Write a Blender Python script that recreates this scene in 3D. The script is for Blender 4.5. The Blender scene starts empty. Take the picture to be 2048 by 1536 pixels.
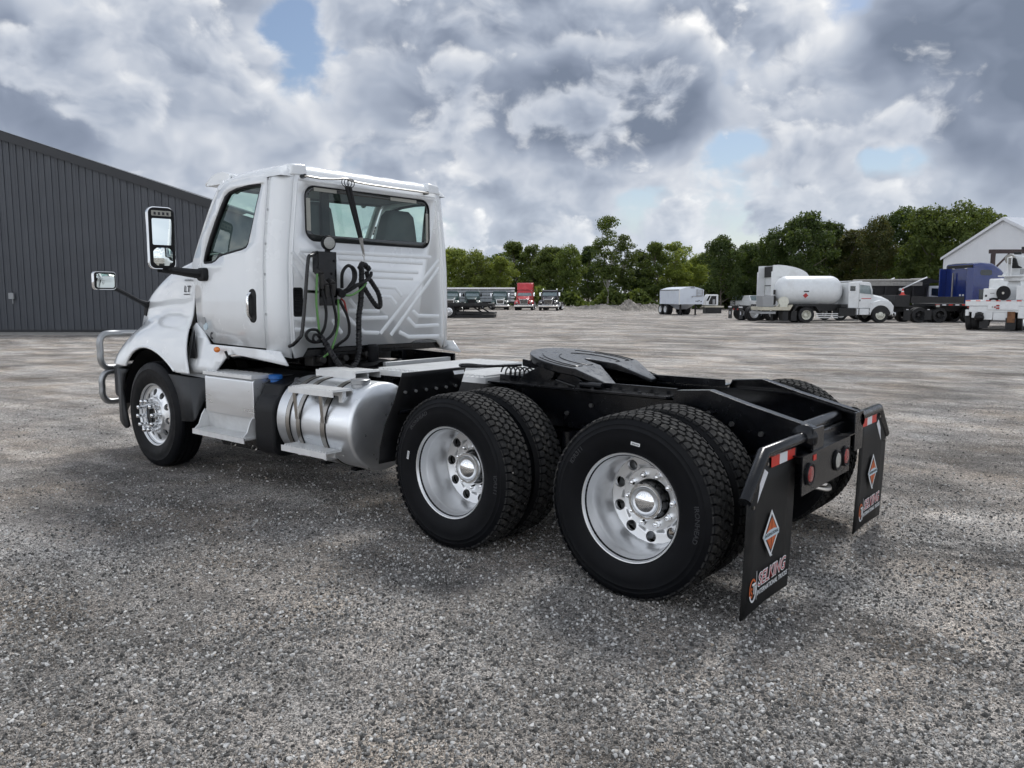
import bpy, bmesh, math, random
from mathutils import Vector, Matrix
from mathutils.geometry import tessellate_polygon
random.seed(7)
scene = bpy.context.scene
COL = scene.collection
R = math.radians

# ---------------------------------------------------------------- camera
CAM = Vector((-2.152, 4.804, 1.649))
YAW, PITCH, FPX = -0.8825, -0.1115, 1567.8
cam_data = bpy.data.cameras.new('camera')
cam = bpy.data.objects.new('camera', cam_data)
COL.objects.link(cam)
cam.location = CAM
cam.rotation_euler = (math.pi/2 + PITCH, 0, YAW - math.pi/2)
cam_data.sensor_width = 36.0
cam_data.lens = FPX/2048*36
cam_data.clip_end = 6000
cam_data.clip_start = 0.05
scene.camera = cam
VF = Vector((math.cos(YAW), math.sin(YAW), 0)); VR = Vector((math.sin(YAW), -math.cos(YAW), 0))

# ---------------------------------------------------------------- render / view
scene.render.engine = 'CYCLES'
scene.view_settings.view_transform = 'Standard'
scene.view_settings.look = 'None'
scene.view_settings.gamma = 1.0
scene.view_settings.exposure = 0.74
cy = scene.cycles
cy.max_bounces = 6; cy.diffuse_bounces = 2; cy.glossy_bounces = 4
cy.transmission_bounces = 4; cy.transparent_max_bounces = 12
cy.caustics_reflective = False; cy.caustics_refractive = False
cy.use_denoising = False
cy.use_adaptive_sampling = True; cy.adaptive_threshold = 0.02; cy.adaptive_min_samples = 16
try:
    cy.use_denoising = True
    cy.denoiser = 'OPENIMAGEDENOISE'
    cy.denoising_input_passes = 'RGB_ALBEDO_NORMAL'
    cy.denoising_prefilter = 'ACCURATE'
except Exception:
    pass

# ---------------------------------------------------------------- sun: high, beyond the truck, veiled by cloud
SUN_AZ = YAW - R(22)          # azimuth the light comes FROM, a little right of the view direction
SUN_EL = R(52)
SUND = Vector((math.cos(SUN_AZ)*math.cos(SUN_EL), math.sin(SUN_AZ)*math.cos(SUN_EL), math.sin(SUN_EL)))
sl = bpy.data.lights.new('sun', 'SUN')
sl.energy = 1.5; sl.angle = R(14); sl.color = (1.0, 0.98, 0.95)
so = bpy.data.objects.new('sun', sl)
COL.objects.link(so)
so.rotation_euler = SUND.to_track_quat('Z', 'Y').to_euler()

# ---------------------------------------------------------------- node helper
class NT:
    def __init__(self, tree):
        self.t = tree
        self.x = 0
    def n(self, typ, **kw):
        nd = self.t.nodes.new(typ)
        self.x += 40
        nd.location = (self.x, -self.x % 400)
        for k, v in kw.items():
            setattr(nd, k, v)
        return nd
    def set(self, sock, val):
        if isinstance(val, bpy.types.NodeSocket):
            self.t.links.new(val, sock)
        elif val is not None:
            sock.default_value = val
    def math(self, op, a, b=None, c=None, clamp=False):
        nd = self.n('ShaderNodeMath', operation=op, use_clamp=clamp)
        for i, v in enumerate((a, b, c)):
            if v is not None:
                self.set(nd.inputs[i], v)
        return nd.outputs[0]
    def vm(self, op, a, b=None, scale=None):
        nd = self.n('ShaderNodeVectorMath', operation=op)
        self.set(nd.inputs[0], a)
        if b is not None: self.set(nd.inputs[1], b)
        if scale is not None: self.set(nd.inputs['Scale'], scale)
        return nd.outputs['Value'] if op in ('DOT_PRODUCT', 'LENGTH', 'DISTANCE') else nd.outputs['Vector']
    def noise(self, vec, scale, detail=4, rough=0.5, dist=0.0, lac=2.0, dim='3D'):
        nd = self.n('ShaderNodeTexNoise', noise_dimensions=dim)
        if vec is not None: self.set(nd.inputs['Vector'], vec)
        self.set(nd.inputs['Scale'], scale); self.set(nd.inputs['Detail'], detail)
        self.set(nd.inputs['Roughness'], rough); self.set(nd.inputs['Distortion'], dist)
        self.set(nd.inputs['Lacunarity'], lac)
        return nd
    def vor(self, vec, scale, feature='F1', rnd=1.0):
        nd = self.n('ShaderNodeTexVoronoi', feature=feature)
        if vec is not None: self.set(nd.inputs['Vector'], vec)
        self.set(nd.inputs['Scale'], scale)
        self.set(nd.inputs['Randomness'], rnd)
        return nd
    def mr(self, v, a, b, c=0.0, d=1.0, smooth=False):
        nd = self.n('ShaderNodeMapRange', interpolation_type='SMOOTHSTEP' if smooth else 'LINEAR')
        for i, q in enumerate((v, a, b, c, d)):
            self.set(nd.inputs[i], q)
        return nd.outputs[0]
    def mix(self, f, a, b, blend='MIX'):
        nd = self.n('ShaderNodeMix', data_type='RGBA', blend_type=blend)
        self.set(nd.inputs['Factor'], f)
        self.set(nd.inputs[6], a if isinstance(a, bpy.types.NodeSocket) else tuple(a)+((1,) if len(a) == 3 else ()))
        self.set(nd.inputs[7], b if isinstance(b, bpy.types.NodeSocket) else tuple(b)+((1,) if len(b) == 3 else ()))
        return nd.outputs[2]
    def ramp(self, v, stops):
        nd = self.n('ShaderNodeValToRGB')
        el = nd.color_ramp.elements
        while len(el) < len(stops): el.new(0.5)
        for e, (p, c) in zip(el, stops):
            e.position = p
            e.color = tuple(c)+((1,) if len(c) == 3 else ())
        self.set(nd.inputs[0], v)
        return nd.outputs[0]
    def xyz(self, v):
        nd = self.n('ShaderNodeSeparateXYZ'); self.set(nd.inputs[0], v)
        return nd.outputs
    def comb(self, x, y, z):
        nd = self.n('ShaderNodeCombineXYZ')
        for i, q in enumerate((x, y, z)): self.set(nd.inputs[i], q)
        return nd.outputs[0]

# ---------------------------------------------------------------- world: blue sky behind broken cumulus
world = bpy.data.worlds.new('World')
scene.world = world
world.use_nodes = True
wt = world.node_tree
wt.nodes.clear()
w = NT(wt)
geo = w.n('ShaderNodeTexCoord').outputs['Generated']
d = w.vm('NORMALIZE', geo)
sky = w.n('ShaderNodeTexSky', sky_type='NISHITA')
sky.sun_disc = False
sky.sun_elevation = SUN_EL
sky.sun_rotation = math.pi/2 - SUN_AZ
sky.air_density = 1.0; sky.dust_density = 1.0; sky.ozone_density = 2.0
w.set(sky.inputs[0], d)
skyc = w.vm('SCALE', sky.outputs[0], scale=0.055)
dx, dy, dz = w.xyz(d)
# local axes of the cloud deck: forward / right of the yard
fwd = w.vm('DOT_PRODUCT', d, tuple(VF)); rgt = w.vm('DOT_PRODUCT', d, tuple(VR))
el = w.math('MAXIMUM', dz, 0.0)
den = w.math('ADD', el, 0.16)
u = w.math('DIVIDE', rgt, den); v = w.math('DIVIDE', fwd, den)
P = w.comb(u, v, 0.0)
hl = w.math('SQRT', w.math('ADD', w.math('MULTIPLY', fwd, fwd), w.math('MULTIPLY', rgt, rgt)))
az0 = w.math('ARCSINE', w.math('DIVIDE', rgt, w.math('MAXIMUM', hl, 0.001)))
el0 = w.math('ARCTAN2', dz, hl)
def px(x, y): return (math.atan((x-1024)/1568), math.atan((592-y)/1568*math.cos(math.atan((x-1024)/1568))))
def blobs(az, el, lst):
    m = 0.0
    ae = w.comb(az, el, 0.0)
    for (a, e, ra, re, amt) in lst:
        g = w.vm('MULTIPLY', w.vm('SUBTRACT', ae, (a, e, 0.0)), (1/ra, 1/re, 0.0))
        g = w.math('EXPONENT', w.math('MULTIPLY', w.vm('DOT_PRODUCT', g, g), -1.0))
        m = w.math('MULTIPLY_ADD', g, amt, m)
    return m
# the big cloud masses of this deck (+) and its breaks of clear sky (-): azimuth, elevation, half width, half height, amount
MASS = [px(930, 225)+(0.30, 0.070, 0.30), px(1250, 235)+(0.12, 0.055, 0.12), px(80, 185)+(0.17, 0.07, 0.16),
        px(1890, 190)+(0.16, 0.09, 0.17), px(1640, 310)+(0.10, 0.04, 0.12), px(440, 330)+(0.16, 0.04, 0.08),
        px(1480, 130)+(0.09, 0.09, -0.10), px(1090, 90)+(0.05, 0.04, -0.06), px(330, 290)+(0.08, 0.03, -0.08)]
GAPS = [px(605, 85)+(0.040, 0.060, -0.22), px(1215, 0)+(0.060, 0.035, -0.26), px(1478, 300)+(0.040, 0.016, -0.14), px(1745, 322)+(0.035, 0.018, -0.20), px(1240, 405)+(0.05, 0.030, -0.18)]
el_s = w.math('MULTIPLY', el0, 1.35)
q0 = w.comb(az0, el_s, 0.0)
wr = w.noise(w.vm('ADD', q0, (4.0, 2.0, 0.0)), 7.0, 3, 0.55, dim='2D').outputs[1]
wv = w.vm('SUBTRACT', wr, (0.5, 0.5, 0.5))
m0 = blobs(az0, el0, MASS)
mg = blobs(az0, el0, GAPS)
front = w.mr(w.vm('DOT_PRODUCT', d, tuple(SUND)), 0.55, -0.85, 1.0, 2.25, True)  # cloud brightness raised opposite the sun, added as fill for the cab's shaded rear
away = w.mr(w.vm('DOT_PRODUCT', d, tuple(SUND)), 0.75, -0.7, 0.0, 0.30)  # extra lift of the cloud tone away from the sun, part of that added fill
RAMP = [(0.0, (0.118, 0.143, 0.192)), (0.22, (0.165, 0.193, 0.250)), (0.45, (0.250, 0.282, 0.342)), (0.66, (0.365, 0.390, 0.436)), (0.84, (0.49, 0.502, 0.522)), (1.0, (0.68, 0.675, 0.665))]
def layer(prev, scale, off, thr, soft, deep, dark, mass, warp, relief, puffs=0.16):
    """one deck of cumulus: crisp billowed edge, bright where thin or turned up to the sun, shaded towards its base"""
    q = w.vm('ADD', w.vm('ADD', q0, w.vm('SCALE', wv, scale=warp)), off)
    n0 = w.noise(q, scale, 8, 0.53, dim='2D').outputs[0]
    up = w.noise(w.vm('ADD', q, (0.010, 0.055/scale*1.6, 0.0)), scale, 5, 0.53, dim='2D').outputs[0]
    vr = w.vor(q, scale*3.2, 'F1'); vr.voronoi_dimensions = '2D'; vr.normalize = True
    vr.inputs['Detail'].default_value = 2.0; vr.inputs['Roughness'].default_value = 0.5; vr.inputs['Lacunarity'].default_value = 2.2
    pf = w.math('SUBTRACT', 0.36, vr.outputs['Distance'])
    f = w.math('MULTIPLY_ADD', pf, puffs, n0)
    if mass is not None: f = w.math('ADD', f, mass)
    e = w.math('SUBTRACT', f, thr)
    alpha = w.mr(e, 0.0, soft, 0.0, 1.0, True)
    core = w.mr(e, 0.0, deep, 0.0, 1.0, True)
    lit = w.math('MULTIPLY_ADD', core, -dark, 0.69)
    lit = w.math('MULTIPLY_ADD', w.math('SUBTRACT', n0, up), relief, lit)
    lit = w.math('MULTIPLY_ADD', pf, w.math('MULTIPLY_ADD', core, -0.30, 0.48), lit)
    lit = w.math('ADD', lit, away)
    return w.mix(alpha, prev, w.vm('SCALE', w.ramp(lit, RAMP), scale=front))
low = w.mr(el0, 0.03, 0.20, 0.11, -0.05, True)
c_ = skyc
c_ = layer(c_, 4.2, (21.0, 3.0, 0.0), 0.40, 0.11, 0.30, 0.36, w.math('ADD', mg, 0.05), 0.05, 2.6)
c_ = layer(c_, 8.5, (5.0, 8.0, 0.0), 0.52, 0.10, 0.24, 0.32, w.math('ADD', low, mg), 0.03, 2.4)
c_ = layer(c_, 2.5, (12.3, 4.2, 0.0), 0.52, 0.08, 0.26, 0.66, w.math('ADD', m0, mg), 0.07, 3.4)
c_ = layer(c_, 4.2, (2.0, 14.0, 0.0), 0.61, 0.08, 0.22, 0.58, w.math('MULTIPLY_ADD', m0, 0.55, mg), 0.06, 2.6, 0.10)
# air near the horizon
hz = w.mr(dz, 0.0, 0.15, 0.60, 0.0)
skyb = w.mix(hz, c_, (0.42, 0.46, 0.51))
below = w.mr(dz, -0.02, 0.0, 0, 1)
out = w.mix(below, (0.12, 0.12, 0.115), skyb)
bg = w.n('ShaderNodeBackground')
w.set(bg.inputs[0], out)
bg.inputs[1].default_value = 1.0
wo = w.n('ShaderNodeOutputWorld')
wt.links.new(bg.outputs[0], wo.inputs[0])
world.cycles.sampling_method = 'NONE'

# ---------------------------------------------------------------- mesh helpers
def newobj(name, me, parent=None):
    o = bpy.data.objects.new(name, me)
    COL.objects.link(o)
    if parent is not None: o.parent = parent
    return o

def tag(o, label=None, cat=None, group=None, kind=None):
    if label: o['label'] = label
    if cat: o['category'] = cat
    if group: o['group'] = group
    if kind: o['kind'] = kind
    return o

def thing(name, label, cat, loc=(0, 0, 0), rz=0.0, group=None):
    o = newobj(name, None)
    o.location = loc; o.rotation_euler = (0, 0, rz)
    o.empty_display_size = 0.3
    return tag(o, label, cat, group)

def copy_tree(o, parent=None):
    c = o.copy(); COL.objects.link(c)
    if parent is not None: c.parent = parent
    for ch in list(o.children): copy_tree(ch, c)
    return c

class MB:
    """collects shapes that become ONE mesh"""
    def __init__(self):
        self.v = []; self.f = []; self.mi = []; self.M = None
    def add(self, vs, fs, mi=0):
        b = len(self.v)
        self.v += [tuple(self.M @ Vector(p)) if self.M else tuple(p) for p in vs]
        for f in fs:
            self.f.append([b+i for i in f]); self.mi.append(mi)
        return self
    def box(self, x0, x1, y0, y1, z0, z1, mi=0):
        vs = [(x0, y0, z0), (x1, y0, z0), (x1, y1, z0), (x0, y1, z0), (x0, y0, z1), (x1, y0, z1), (x1, y1, z1), (x0, y1, z1)]
        return self.add(vs, [(3, 2, 1, 0), (4, 5, 6, 7), (0, 1, 5, 4), (1, 2, 6, 5), (2, 3, 7, 6), (3, 0, 4, 7)], mi)
    def prism(self, poly, ax, a0, a1, mi=0):
        """poly: 2-D outline in the other two axes (x: (y,z), y: (x,z), z: (x,y))"""
        def P(p, a):
            return (a, p[0], p[1]) if ax == 'x' else (p[0], a, p[1]) if ax == 'y' else (p[0], p[1], a)
        n = len(poly)
        vs = [P(p, a0) for p in poly]+[P(p, a1) for p in poly]
        fs = [tuple(range(n)), tuple(range(2*n-1, n-1, -1))]
        fs += [(i, i+n, (i+1) % n+n, (i+1) % n) for i in range(n)]
        return self.add(vs, fs, mi)
    def rings(self, rings, cap=True, closed=False, mi=0):
        n = len(rings[0]); vs = [p for r in rings for p in r]; fs = []
        m = len(rings)
        for k in range(m if closed else m-1):
            a = k*n; b = ((k+1) % m)*n
            for i in range(n):
                j = (i+1) % n
                fs.append((a+i, a+j, b+j, b+i))
        if cap and not closed:
            fs.append(tuple(range(n-1, -1, -1))); fs.append(tuple((m-1)*n+i for i in range(n)))
        return self.add(vs, fs, mi)
    def cyl(self, p0, p1, r0, r1=None, n=16, cap=True, mi=0):
        r1 = r0 if r1 is None else r1
        p0 = Vector(p0); p1 = Vector(p1); t = (p1-p0).normalized()
        a = t.orthogonal().normalized(); b = t.cross(a)
        cs = [(math.cos(2*math.pi*i/n), math.sin(2*math.pi*i/n)) for i in range(n)]
        return self.rings([[p0+(a*c+b*s)*r0 for c, s in cs], [p1+(a*c+b*s)*r1 for c, s in cs]], cap, mi=mi)
    def tube(self, pts, r, n=8, closed=False, cap=True, mi=0):
        pts = [Vector(p) for p in pts]; m = len(pts)
        rr = r if isinstance(r, (list, tuple)) else [r]*m
        tg = []
        for i in range(m):
            a = pts[(i-1) % m] if (closed or i > 0) else pts[i]
            b = pts[(i+1) % m] if (closed or i < m-1) else pts[i]
            tg.append((b-a).normalized())
        nrm = tg[0].orthogonal().normalized(); rings = []
        for i in range(m):
            nrm = (nrm-tg[i]*nrm.dot(tg[i]))
            nrm = nrm.normalized() if nrm.length > 1e-6 else tg[i].orthogonal().normalized()
            bn = tg[i].cross(nrm)
            k = 1.0
            if 0 < i < m-1 or closed:
                a = (pts[i]-pts[(i-1) % m]).normalized()
                c = max(0.5, a.dot(tg[i])); k = min(1.4, 1/c)
            rings.append([pts[i]+(nrm*math.cos(2*math.pi*j/n)+bn*math.sin(2*math.pi*j/n))*rr[i] for j in range(n)])
        return self.rings(rings, cap, closed, mi)
    def lathe(self, prof, c=(0, 0, 0), ax='y', n=32, closed=False, mi=0, a0=0.0, a1=None):
        """prof: (axial, radius) pairs"""
        c = Vector(c)
        A = {'x': (Vector((1, 0, 0)), Vector((0, 1, 0)), Vector((0, 0, 1))), 'y': (Vector((0, 1, 0)), Vector((0, 0, 1)), Vector((1, 0, 0))), 'z': (Vector((0, 0, 1)), Vector((1, 0, 0)), Vector((0, 1, 0)))}[ax]
        m = len(prof); vs = []
        full = a1 is None
        cnt = n if full else n+1
        for i in range(cnt):
            t = 2*math.pi*i/n if full else a0+(a1-a0)*i/n
            for (a, r) in prof:
                vs.append(c+A[0]*a+(A[1]*math.cos(t)+A[2]*math.sin(t))*r)
        fs = []
        for i in range(n):
            j = (i+1) % cnt
            for k in range(m if closed else m-1):
                l = (k+1) % m
                fs.append((i*m+k, i*m+l, j*m+l, j*m+k))
        return self.add(vs, fs, mi)
    def grid(self, fn, nu, nv, mi=0):
        vs = [fn(i/nu, j/nv) for i in range(nu+1) for j in range(nv+1)]
        fs = [(i*(nv+1)+j, (i+1)*(nv+1)+j, (i+1)*(nv+1)+j+1, i*(nv+1)+j+1) for i in range(nu) for j in range(nv)]
        return self.add(vs, fs, mi)
    def sphere(self, c, r, nu=14, nv=8, mi=0):
        rx, ry, rz = r if isinstance(r, (tuple, list)) else (r, r, r)
        return self.grid(lambda a, b: (c[0]+rx*math.cos(a*2*math.pi)*math.sin(b*math.pi), c[1]+ry*math.sin(a*2*math.pi)*math.sin(b*math.pi), c[2]+rz*math.cos(b*math.pi)), nu, nv, mi)
    def mesh(self, name, mats, smooth=35):
        me = bpy.data.meshes.new(name)
        me.from_pydata(self.v, [], self.f)
        for m in (mats if isinstance(mats, (list, tuple)) else [mats]): me.materials.append(m)
        if any(self.mi): me.polygons.foreach_set('material_index', self.mi)
        bm = bmesh.new(); bm.from_mesh(me)
        bmesh.ops.remove_doubles(bm, verts=bm.verts, dist=1e-5)
        bmesh.ops.recalc_face_normals(bm, faces=bm.faces)
        bm.to_mesh(me); bm.free()
        if smooth:
            me.polygons.foreach_set('use_smooth', [True]*len(me.polygons))
            me.set_sharp_from_angle(angle=R(smooth))
        me.update()
        return me
    def build(self, name, mats, parent=None, smooth=35, bevel=0.0, seg=2, solid=0.0, off=0.0, label=None, sub=0):
        o = newobj(name, self.mesh(name, mats, smooth), parent)
        if solid:
            s = o.modifiers.new('solid', 'SOLIDIFY'); s.thickness = solid; s.offset = off
        if sub:
            s = o.modifiers.new('sub', 'SUBSURF'); s.levels = sub; s.render_levels = sub
        if bevel:
            b = o.modifiers.new('bevel', 'BEVEL'); b.width = bevel; b.segments = seg; b.limit_method = 'ANGLE'; b.angle_limit = R(40)
            b.harden_normals = False
        if label: o['label'] = label
        return o

def panel(name, outer, holes, fn, mats, parent, thick=0.0, cuts=(), smooth=35, dirn=None):
    """flat outline with holes -> cut along lines so that it can bend -> mapped to 3-D by fn(u, v)"""
    loops = [[Vector((p[0], p[1], 0)) for p in lp] for lp in [outer]+list(holes)]
    flat = [p for lp in loops for p in lp]
    tris = tessellate_polygon(loops)
    bm = bmesh.new()
    vs = [bm.verts.new(p) for p in flat]
    for t in tris:
        try: bm.faces.new([vs[i] for i in t])
        except ValueError: pass
    bmesh.ops.recalc_face_normals(bm, faces=bm.faces)
    bmesh.ops.dissolve_limit(bm, angle_limit=R(1), verts=bm.verts, edges=bm.edges)
    for ax, c in cuts:
        nrm = Vector((1, 0, 0)) if ax == 'u' else Vector((0, 1, 0))
        bmesh.ops.bisect_plane(bm, geom=bm.verts[:]+bm.edges[:]+bm.faces[:], plane_co=nrm*c, plane_no=nrm)
    for v_ in bm.verts: v_.co = Vector(fn(v_.co.x, v_.co.y))
    bmesh.ops.recalc_face_normals(bm, faces=bm.faces)
    me = bpy.data.meshes.new(name)
    bm.to_mesh(me); bm.free()
    for m in (mats if isinstance(mats, (list, tuple)) else [mats]): me.materials.append(m)
    me.polygons.foreach_set('use_smooth', [True]*len(me.polygons)); me.set_sharp_from_angle(angle=R(smooth))
    o = newobj(name, me, parent)
    if thick:
        s = o.modifiers.new('solid', 'SOLIDIFY'); s.thickness = thick; s.offset = 0
    return o

def rrect(x0, x1, y0, y1, r, n=5):
    rs = r if isinstance(r, (list, tuple)) else [r]*4
    out = []
    for k, (cx, cy_, a) in enumerate(((x1, y1, 0), (x0, y1, 90), (x0, y0, 180), (x1, y0, 270))):
        q = rs[k]
        ccx = cx-q if k in (0, 3) else cx+q; ccy = cy_-q if k in (0, 1) else cy_+q
        for i in range(n+1):
            t = R(a+90*i/n); out.append((ccx+q*math.cos(t), ccy+q*math.sin(t)))
    return out

def smooth_path(pts, n=6, closed=False):
    """Catmull-Rom through the points"""
    P_ = [Vector(p) for p in pts]; m = len(P_); out = []
    for i in range(m if closed else m-1):
        p0 = P_[(i-1) % m] if (closed or i > 0) else P_[i]*2-P_[i+1]
        p1 = P_[i]; p2 = P_[(i+1) % m]
        p3 = P_[(i+2) % m] if (closed or i < m-2) else P_[i+1]*2-P_[i]
        for k in range(n):
            t = k/n
            out.append(0.5*((2*p1)+(p2-p0)*t+(2*p0-5*p1+4*p2-p3)*t*t+(3*p1-p0-3*p2+p3)*t**3))
    if not closed: out.append(P_[-1])
    return out

def lerp_table(tab, x):
    if x <= tab[0][0]: return tab[0][1]
    for (a, p), (b, q) in zip(tab, tab[1:]):
        if x <= b:
            t = (x-a)/(b-a)
            return p+(q-p)*t if not isinstance(p, tuple) else tuple(i+(j-i)*t for i, j in zip(p, q))
    return tab[-1][1]

def text_mesh(name, body, size, mat, parent, M, extrude=0.001, align='CENTER', bold=False, shear=0.0, sx=1.0, bend=None, off=0.0):
    cu = bpy.data.curves.new(name, 'FONT')
    cu.body = body; cu.size = size; cu.align_x = align; cu.align_y = 'CENTER'; cu.extrude = extrude
    cu.shear = shear; cu.offset = off; cu.resolution_u = 3
    tmp = bpy.data.objects.new(name, cu)
    COL.objects.link(tmp)
    me = bpy.data.meshes.new_from_object(tmp.evaluated_get(bpy.context.evaluated_depsgraph_get()))
    bpy.data.objects.remove(tmp); bpy.data.curves.remove(cu)
    me.name = name
    for v_ in me.vertices:
        p = v_.co.copy(); p.x *= sx
        v_.co = M @ (bend(p) if bend else p)
    me.materials.clear(); me.materials.append(mat)
    return newobj(name, me, parent)

# ---------------------------------------------------------------- materials
def mat(name, col, rough=0.5, metal=0.0, var=0.0, vscale=6.0, bump=0.0, bscale=80.0, coat=0.0, dirt=None, rvar=0.0, spec=0.5, stretch=None, emit=None, tcol=None, aniso=0.0):
    m = bpy.data.materials.new(name); m.use_nodes = True
    t = m.node_tree; t.nodes.clear(); k = NT(t)
    bs = k.n('ShaderNodeBsdfPrincipled'); o = k.n('ShaderNodeOutputMaterial')
    t.links.new(bs.outputs[0], o.inputs[0])
    co = k.n('ShaderNodeTexCoord').outputs['Object']
    if stretch: co = k.vm('MULTIPLY', co, stretch)
    c = None
    if var:
        nz = k.noise(co, vscale, 5, 0.6).outputs[0]
        f = k.mr(nz, 0.3, 0.7, 1-var, 1+var)
        c = k.vm('SCALE', tuple(col), scale=f)
    if dirt:
        dc, amt, dsc = dirt
        nz = k.noise(co, dsc, 7, 0.65).outputs[0]
        f = k.mr(nz, 0.48, 0.72, 0.0, amt, True)
        c = k.mix(f, c if c is not None else col, dc)
    k.set(bs.inputs['Base Color'], c if c is not None else tuple(col)+(1,))
    bs.inputs['Metallic'].default_value = metal
    bs.inputs['Specular IOR Level'].default_value = spec
    if rvar:
        nz = k.noise(co, vscale*1.7, 4, 0.6).outputs[0]
        k.set(bs.inputs['Roughness'], k.mr(nz, 0.3, 0.7, max(0.02, rough-rvar), min(1, rough+rvar)))
    else: bs.inputs['Roughness'].default_value = rough
    if coat:
        bs.inputs['Coat Weight'].default_value = coat; bs.inputs['Coat Roughness'].default_value = 0.025
    if aniso: bs.inputs['Anisotropic'].default_value = aniso
    if bump:
        nz = k.noise(co, bscale, 4, 0.6).outputs[0]
        b = k.n('ShaderNodeBump'); b.inputs['Strength'].default_value = bump; b.inputs['Distance'].default_value = 0.01
        k.set(b.inputs['Height'], nz); t.links.new(b.outputs[0], bs.inputs['Normal'])
    if emit:
        bs.inputs['Emission Color'].default_value = tuple(emit[0])+(1,); bs.inputs['Emission Strength'].default_value = emit[1]
    return m

def glass_mat(name, tint=(0.78, 0.9, 0.85), refl=1.0):
    m = bpy.data.materials.new(name); m.use_nodes = True
    t = m.node_tree; t.nodes.clear(); k = NT(t)
    o = k.n('ShaderNodeOutputMaterial')
    tr = k.n('ShaderNodeBsdfTransparent'); tr.inputs[0].default_value = tuple(tint)+(1,)
    gl = k.n('ShaderNodeBsdfGlossy'); gl.inputs['Roughness'].default_value = 0.02; gl.inputs[0].default_value = (0.95, 1, 0.98, 1)
    lw = k.n('ShaderNodeLayerWeight'); lw.inputs[0].default_value = 0.5
    mx = k.n('ShaderNodeMixShader')
    k.set(mx.inputs[0], k.math('MULTIPLY_ADD', k.math('POWER', lw.outputs['Facing'], 4.0), 0.9*refl, 0.055*refl, clamp=True))
    t.links.new(tr.outputs[0], mx.inputs[1]); t.links.new(gl.outputs[0], mx.inputs[2]); t.links.new(mx.outputs[0], o.inputs[0])
    return m

M_WHITE = mat('white_paint', (0.84, 0.865, 0.88), 0.25, var=0.012, vscale=2.0, coat=1.0, rvar=0.04, dirt=((0.62, 0.61, 0.58), 0.10, 1.5))
M_BLACK = mat('black_frame_paint', (0.003, 0.0035, 0.005), 0.22, spec=0.45, var=0.3, bump=0.04, bscale=40, rvar=0.07)
M_PLASTIC = mat('black_plastic', (0.007, 0.0075, 0.009), 0.5, spec=0.25, var=0.15, bump=0.08, bscale=300)
M_GREYPL = mat('grey_bumper_plastic', (0.030, 0.032, 0.035), 0.6, var=0.12, bump=0.05, bscale=300, dirt=((0.07, 0.068, 0.062), 0.3, 4))
M_TYRE = mat('tyre_sidewall_rubber', (0.0038, 0.0044, 0.006), 0.5, spec=0.16, var=0.25, vscale=8, rvar=0.08, bump=0.03, bscale=150)
M_TREAD = mat('tyre_tread_rubber', (0.026, 0.026, 0.026), 0.85, spec=0.2, var=0.35, vscale=30, bump=0.12, bscale=120, dirt=((0.11, 0.105, 0.095), 0.5, 20))
M_ALU = mat('polished_aluminium', (0.86, 0.87, 0.88), 0.36, 0.9, var=0.03, rvar=0.02, vscale=5)
M_BRUSH = mat('brushed_aluminium', (0.82, 0.84, 0.86), 0.33, 0.90, var=0.05, vscale=7, rvar=0.08, bump=0.05, bscale=25, stretch=(0.15, 1, 1))
M_ALUW = mat('bright_step_aluminium', (0.84, 0.85, 0.85), 0.45, 0.55, var=0.06, vscale=9, dirt=((0.5, 0.48, 0.45), 0.18, 6))
M_CHROME = mat('chrome', (0.86, 0.87, 0.88), 0.045, 1.0)
M_STEEL = mat('stainless_strap', (0.42, 0.40, 0.37), 0.3, 1.0, var=0.12)
M_GUARD = mat('satin_guard_tube', (0.36, 0.37, 0.38), 0.38, 0.9, var=0.08, rvar=0.06)
M_PLATE = mat('fifth_wheel_steel', (0.060, 0.066, 0.074), 0.34, 0.55, var=0.35, vscale=14, rvar=0.12, bump=0.12, bscale=30)
M_HOSE = mat('hose_rubber', (0.006, 0.006, 0.007), 0.45, spec=0.3, var=0.2)
M_GREEN = mat('green_cable', (0.11, 0.27, 0.075), 0.5, var=0.15)
M_RED = mat('red_hose', (0.25, 0.02, 0.015), 0.5)
M_AMBER = mat('amber_lens', (0.75, 0.20, 0.015), 0.2, coat=0.5)
M_REDLENS = mat('red_lens', (0.30, 0.012, 0.012), 0.18, coat=0.6, var=0.2, vscale=40)
M_CLEAR = mat('clear_lamp_lens', (0.42, 0.42, 0.39), 0.25, coat=0.5, var=0.15, vscale=60)
M_REFR = mat('red_reflective_tape', (0.62, 0.035, 0.02), 0.4)
M_REFW = mat('white_reflective_tape', (0.76, 0.77, 0.80), 0.4)
M_FLAP = mat('mud_flap_rubber', (0.011, 0.011, 0.011), 0.55, spec=0.3, var=0.12, vscale=5, bump=0.05, bscale=200, dirt=((0.03, 0.028, 0.026), 0.4, 5))
M_PRINTW = mat('white_print', (0.78, 0.80, 0.81), 0.5)
M_PRINTB = mat('pale_blue_print', (0.55, 0.66, 0.72), 0.5)
M_PRINTO = mat('orange_print', (0.60, 0.13, 0.03), 0.5)
M_PRINTR = mat('red_print', (0.48, 0.05, 0.05), 0.5)
M_PRINTK = mat('dark_print', (0.02, 0.02, 0.025), 0.5)
M_SEAT = mat('grey_seat_fabric', (0.075, 0.08, 0.085), 0.8, var=0.1)
M_TRIM = mat('interior_trim', (0.10, 0.105, 0.11), 0.7, var=0.1)
M_BEIGE = mat('window_label', (0.36, 0.36, 0.32), 0.6, var=0.05)
M_BLUECAP = mat('blue_cap', (0.02, 0.13, 0.42), 0.4)
M_GLASS = glass_mat('window_glass')
M_GLASSD = glass_mat('windscreen_glass', (0.62, 0.74, 0.70))
M_FRIT = mat('window_frit', (0.045, 0.05, 0.05), 0.15, coat=0.5)
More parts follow.
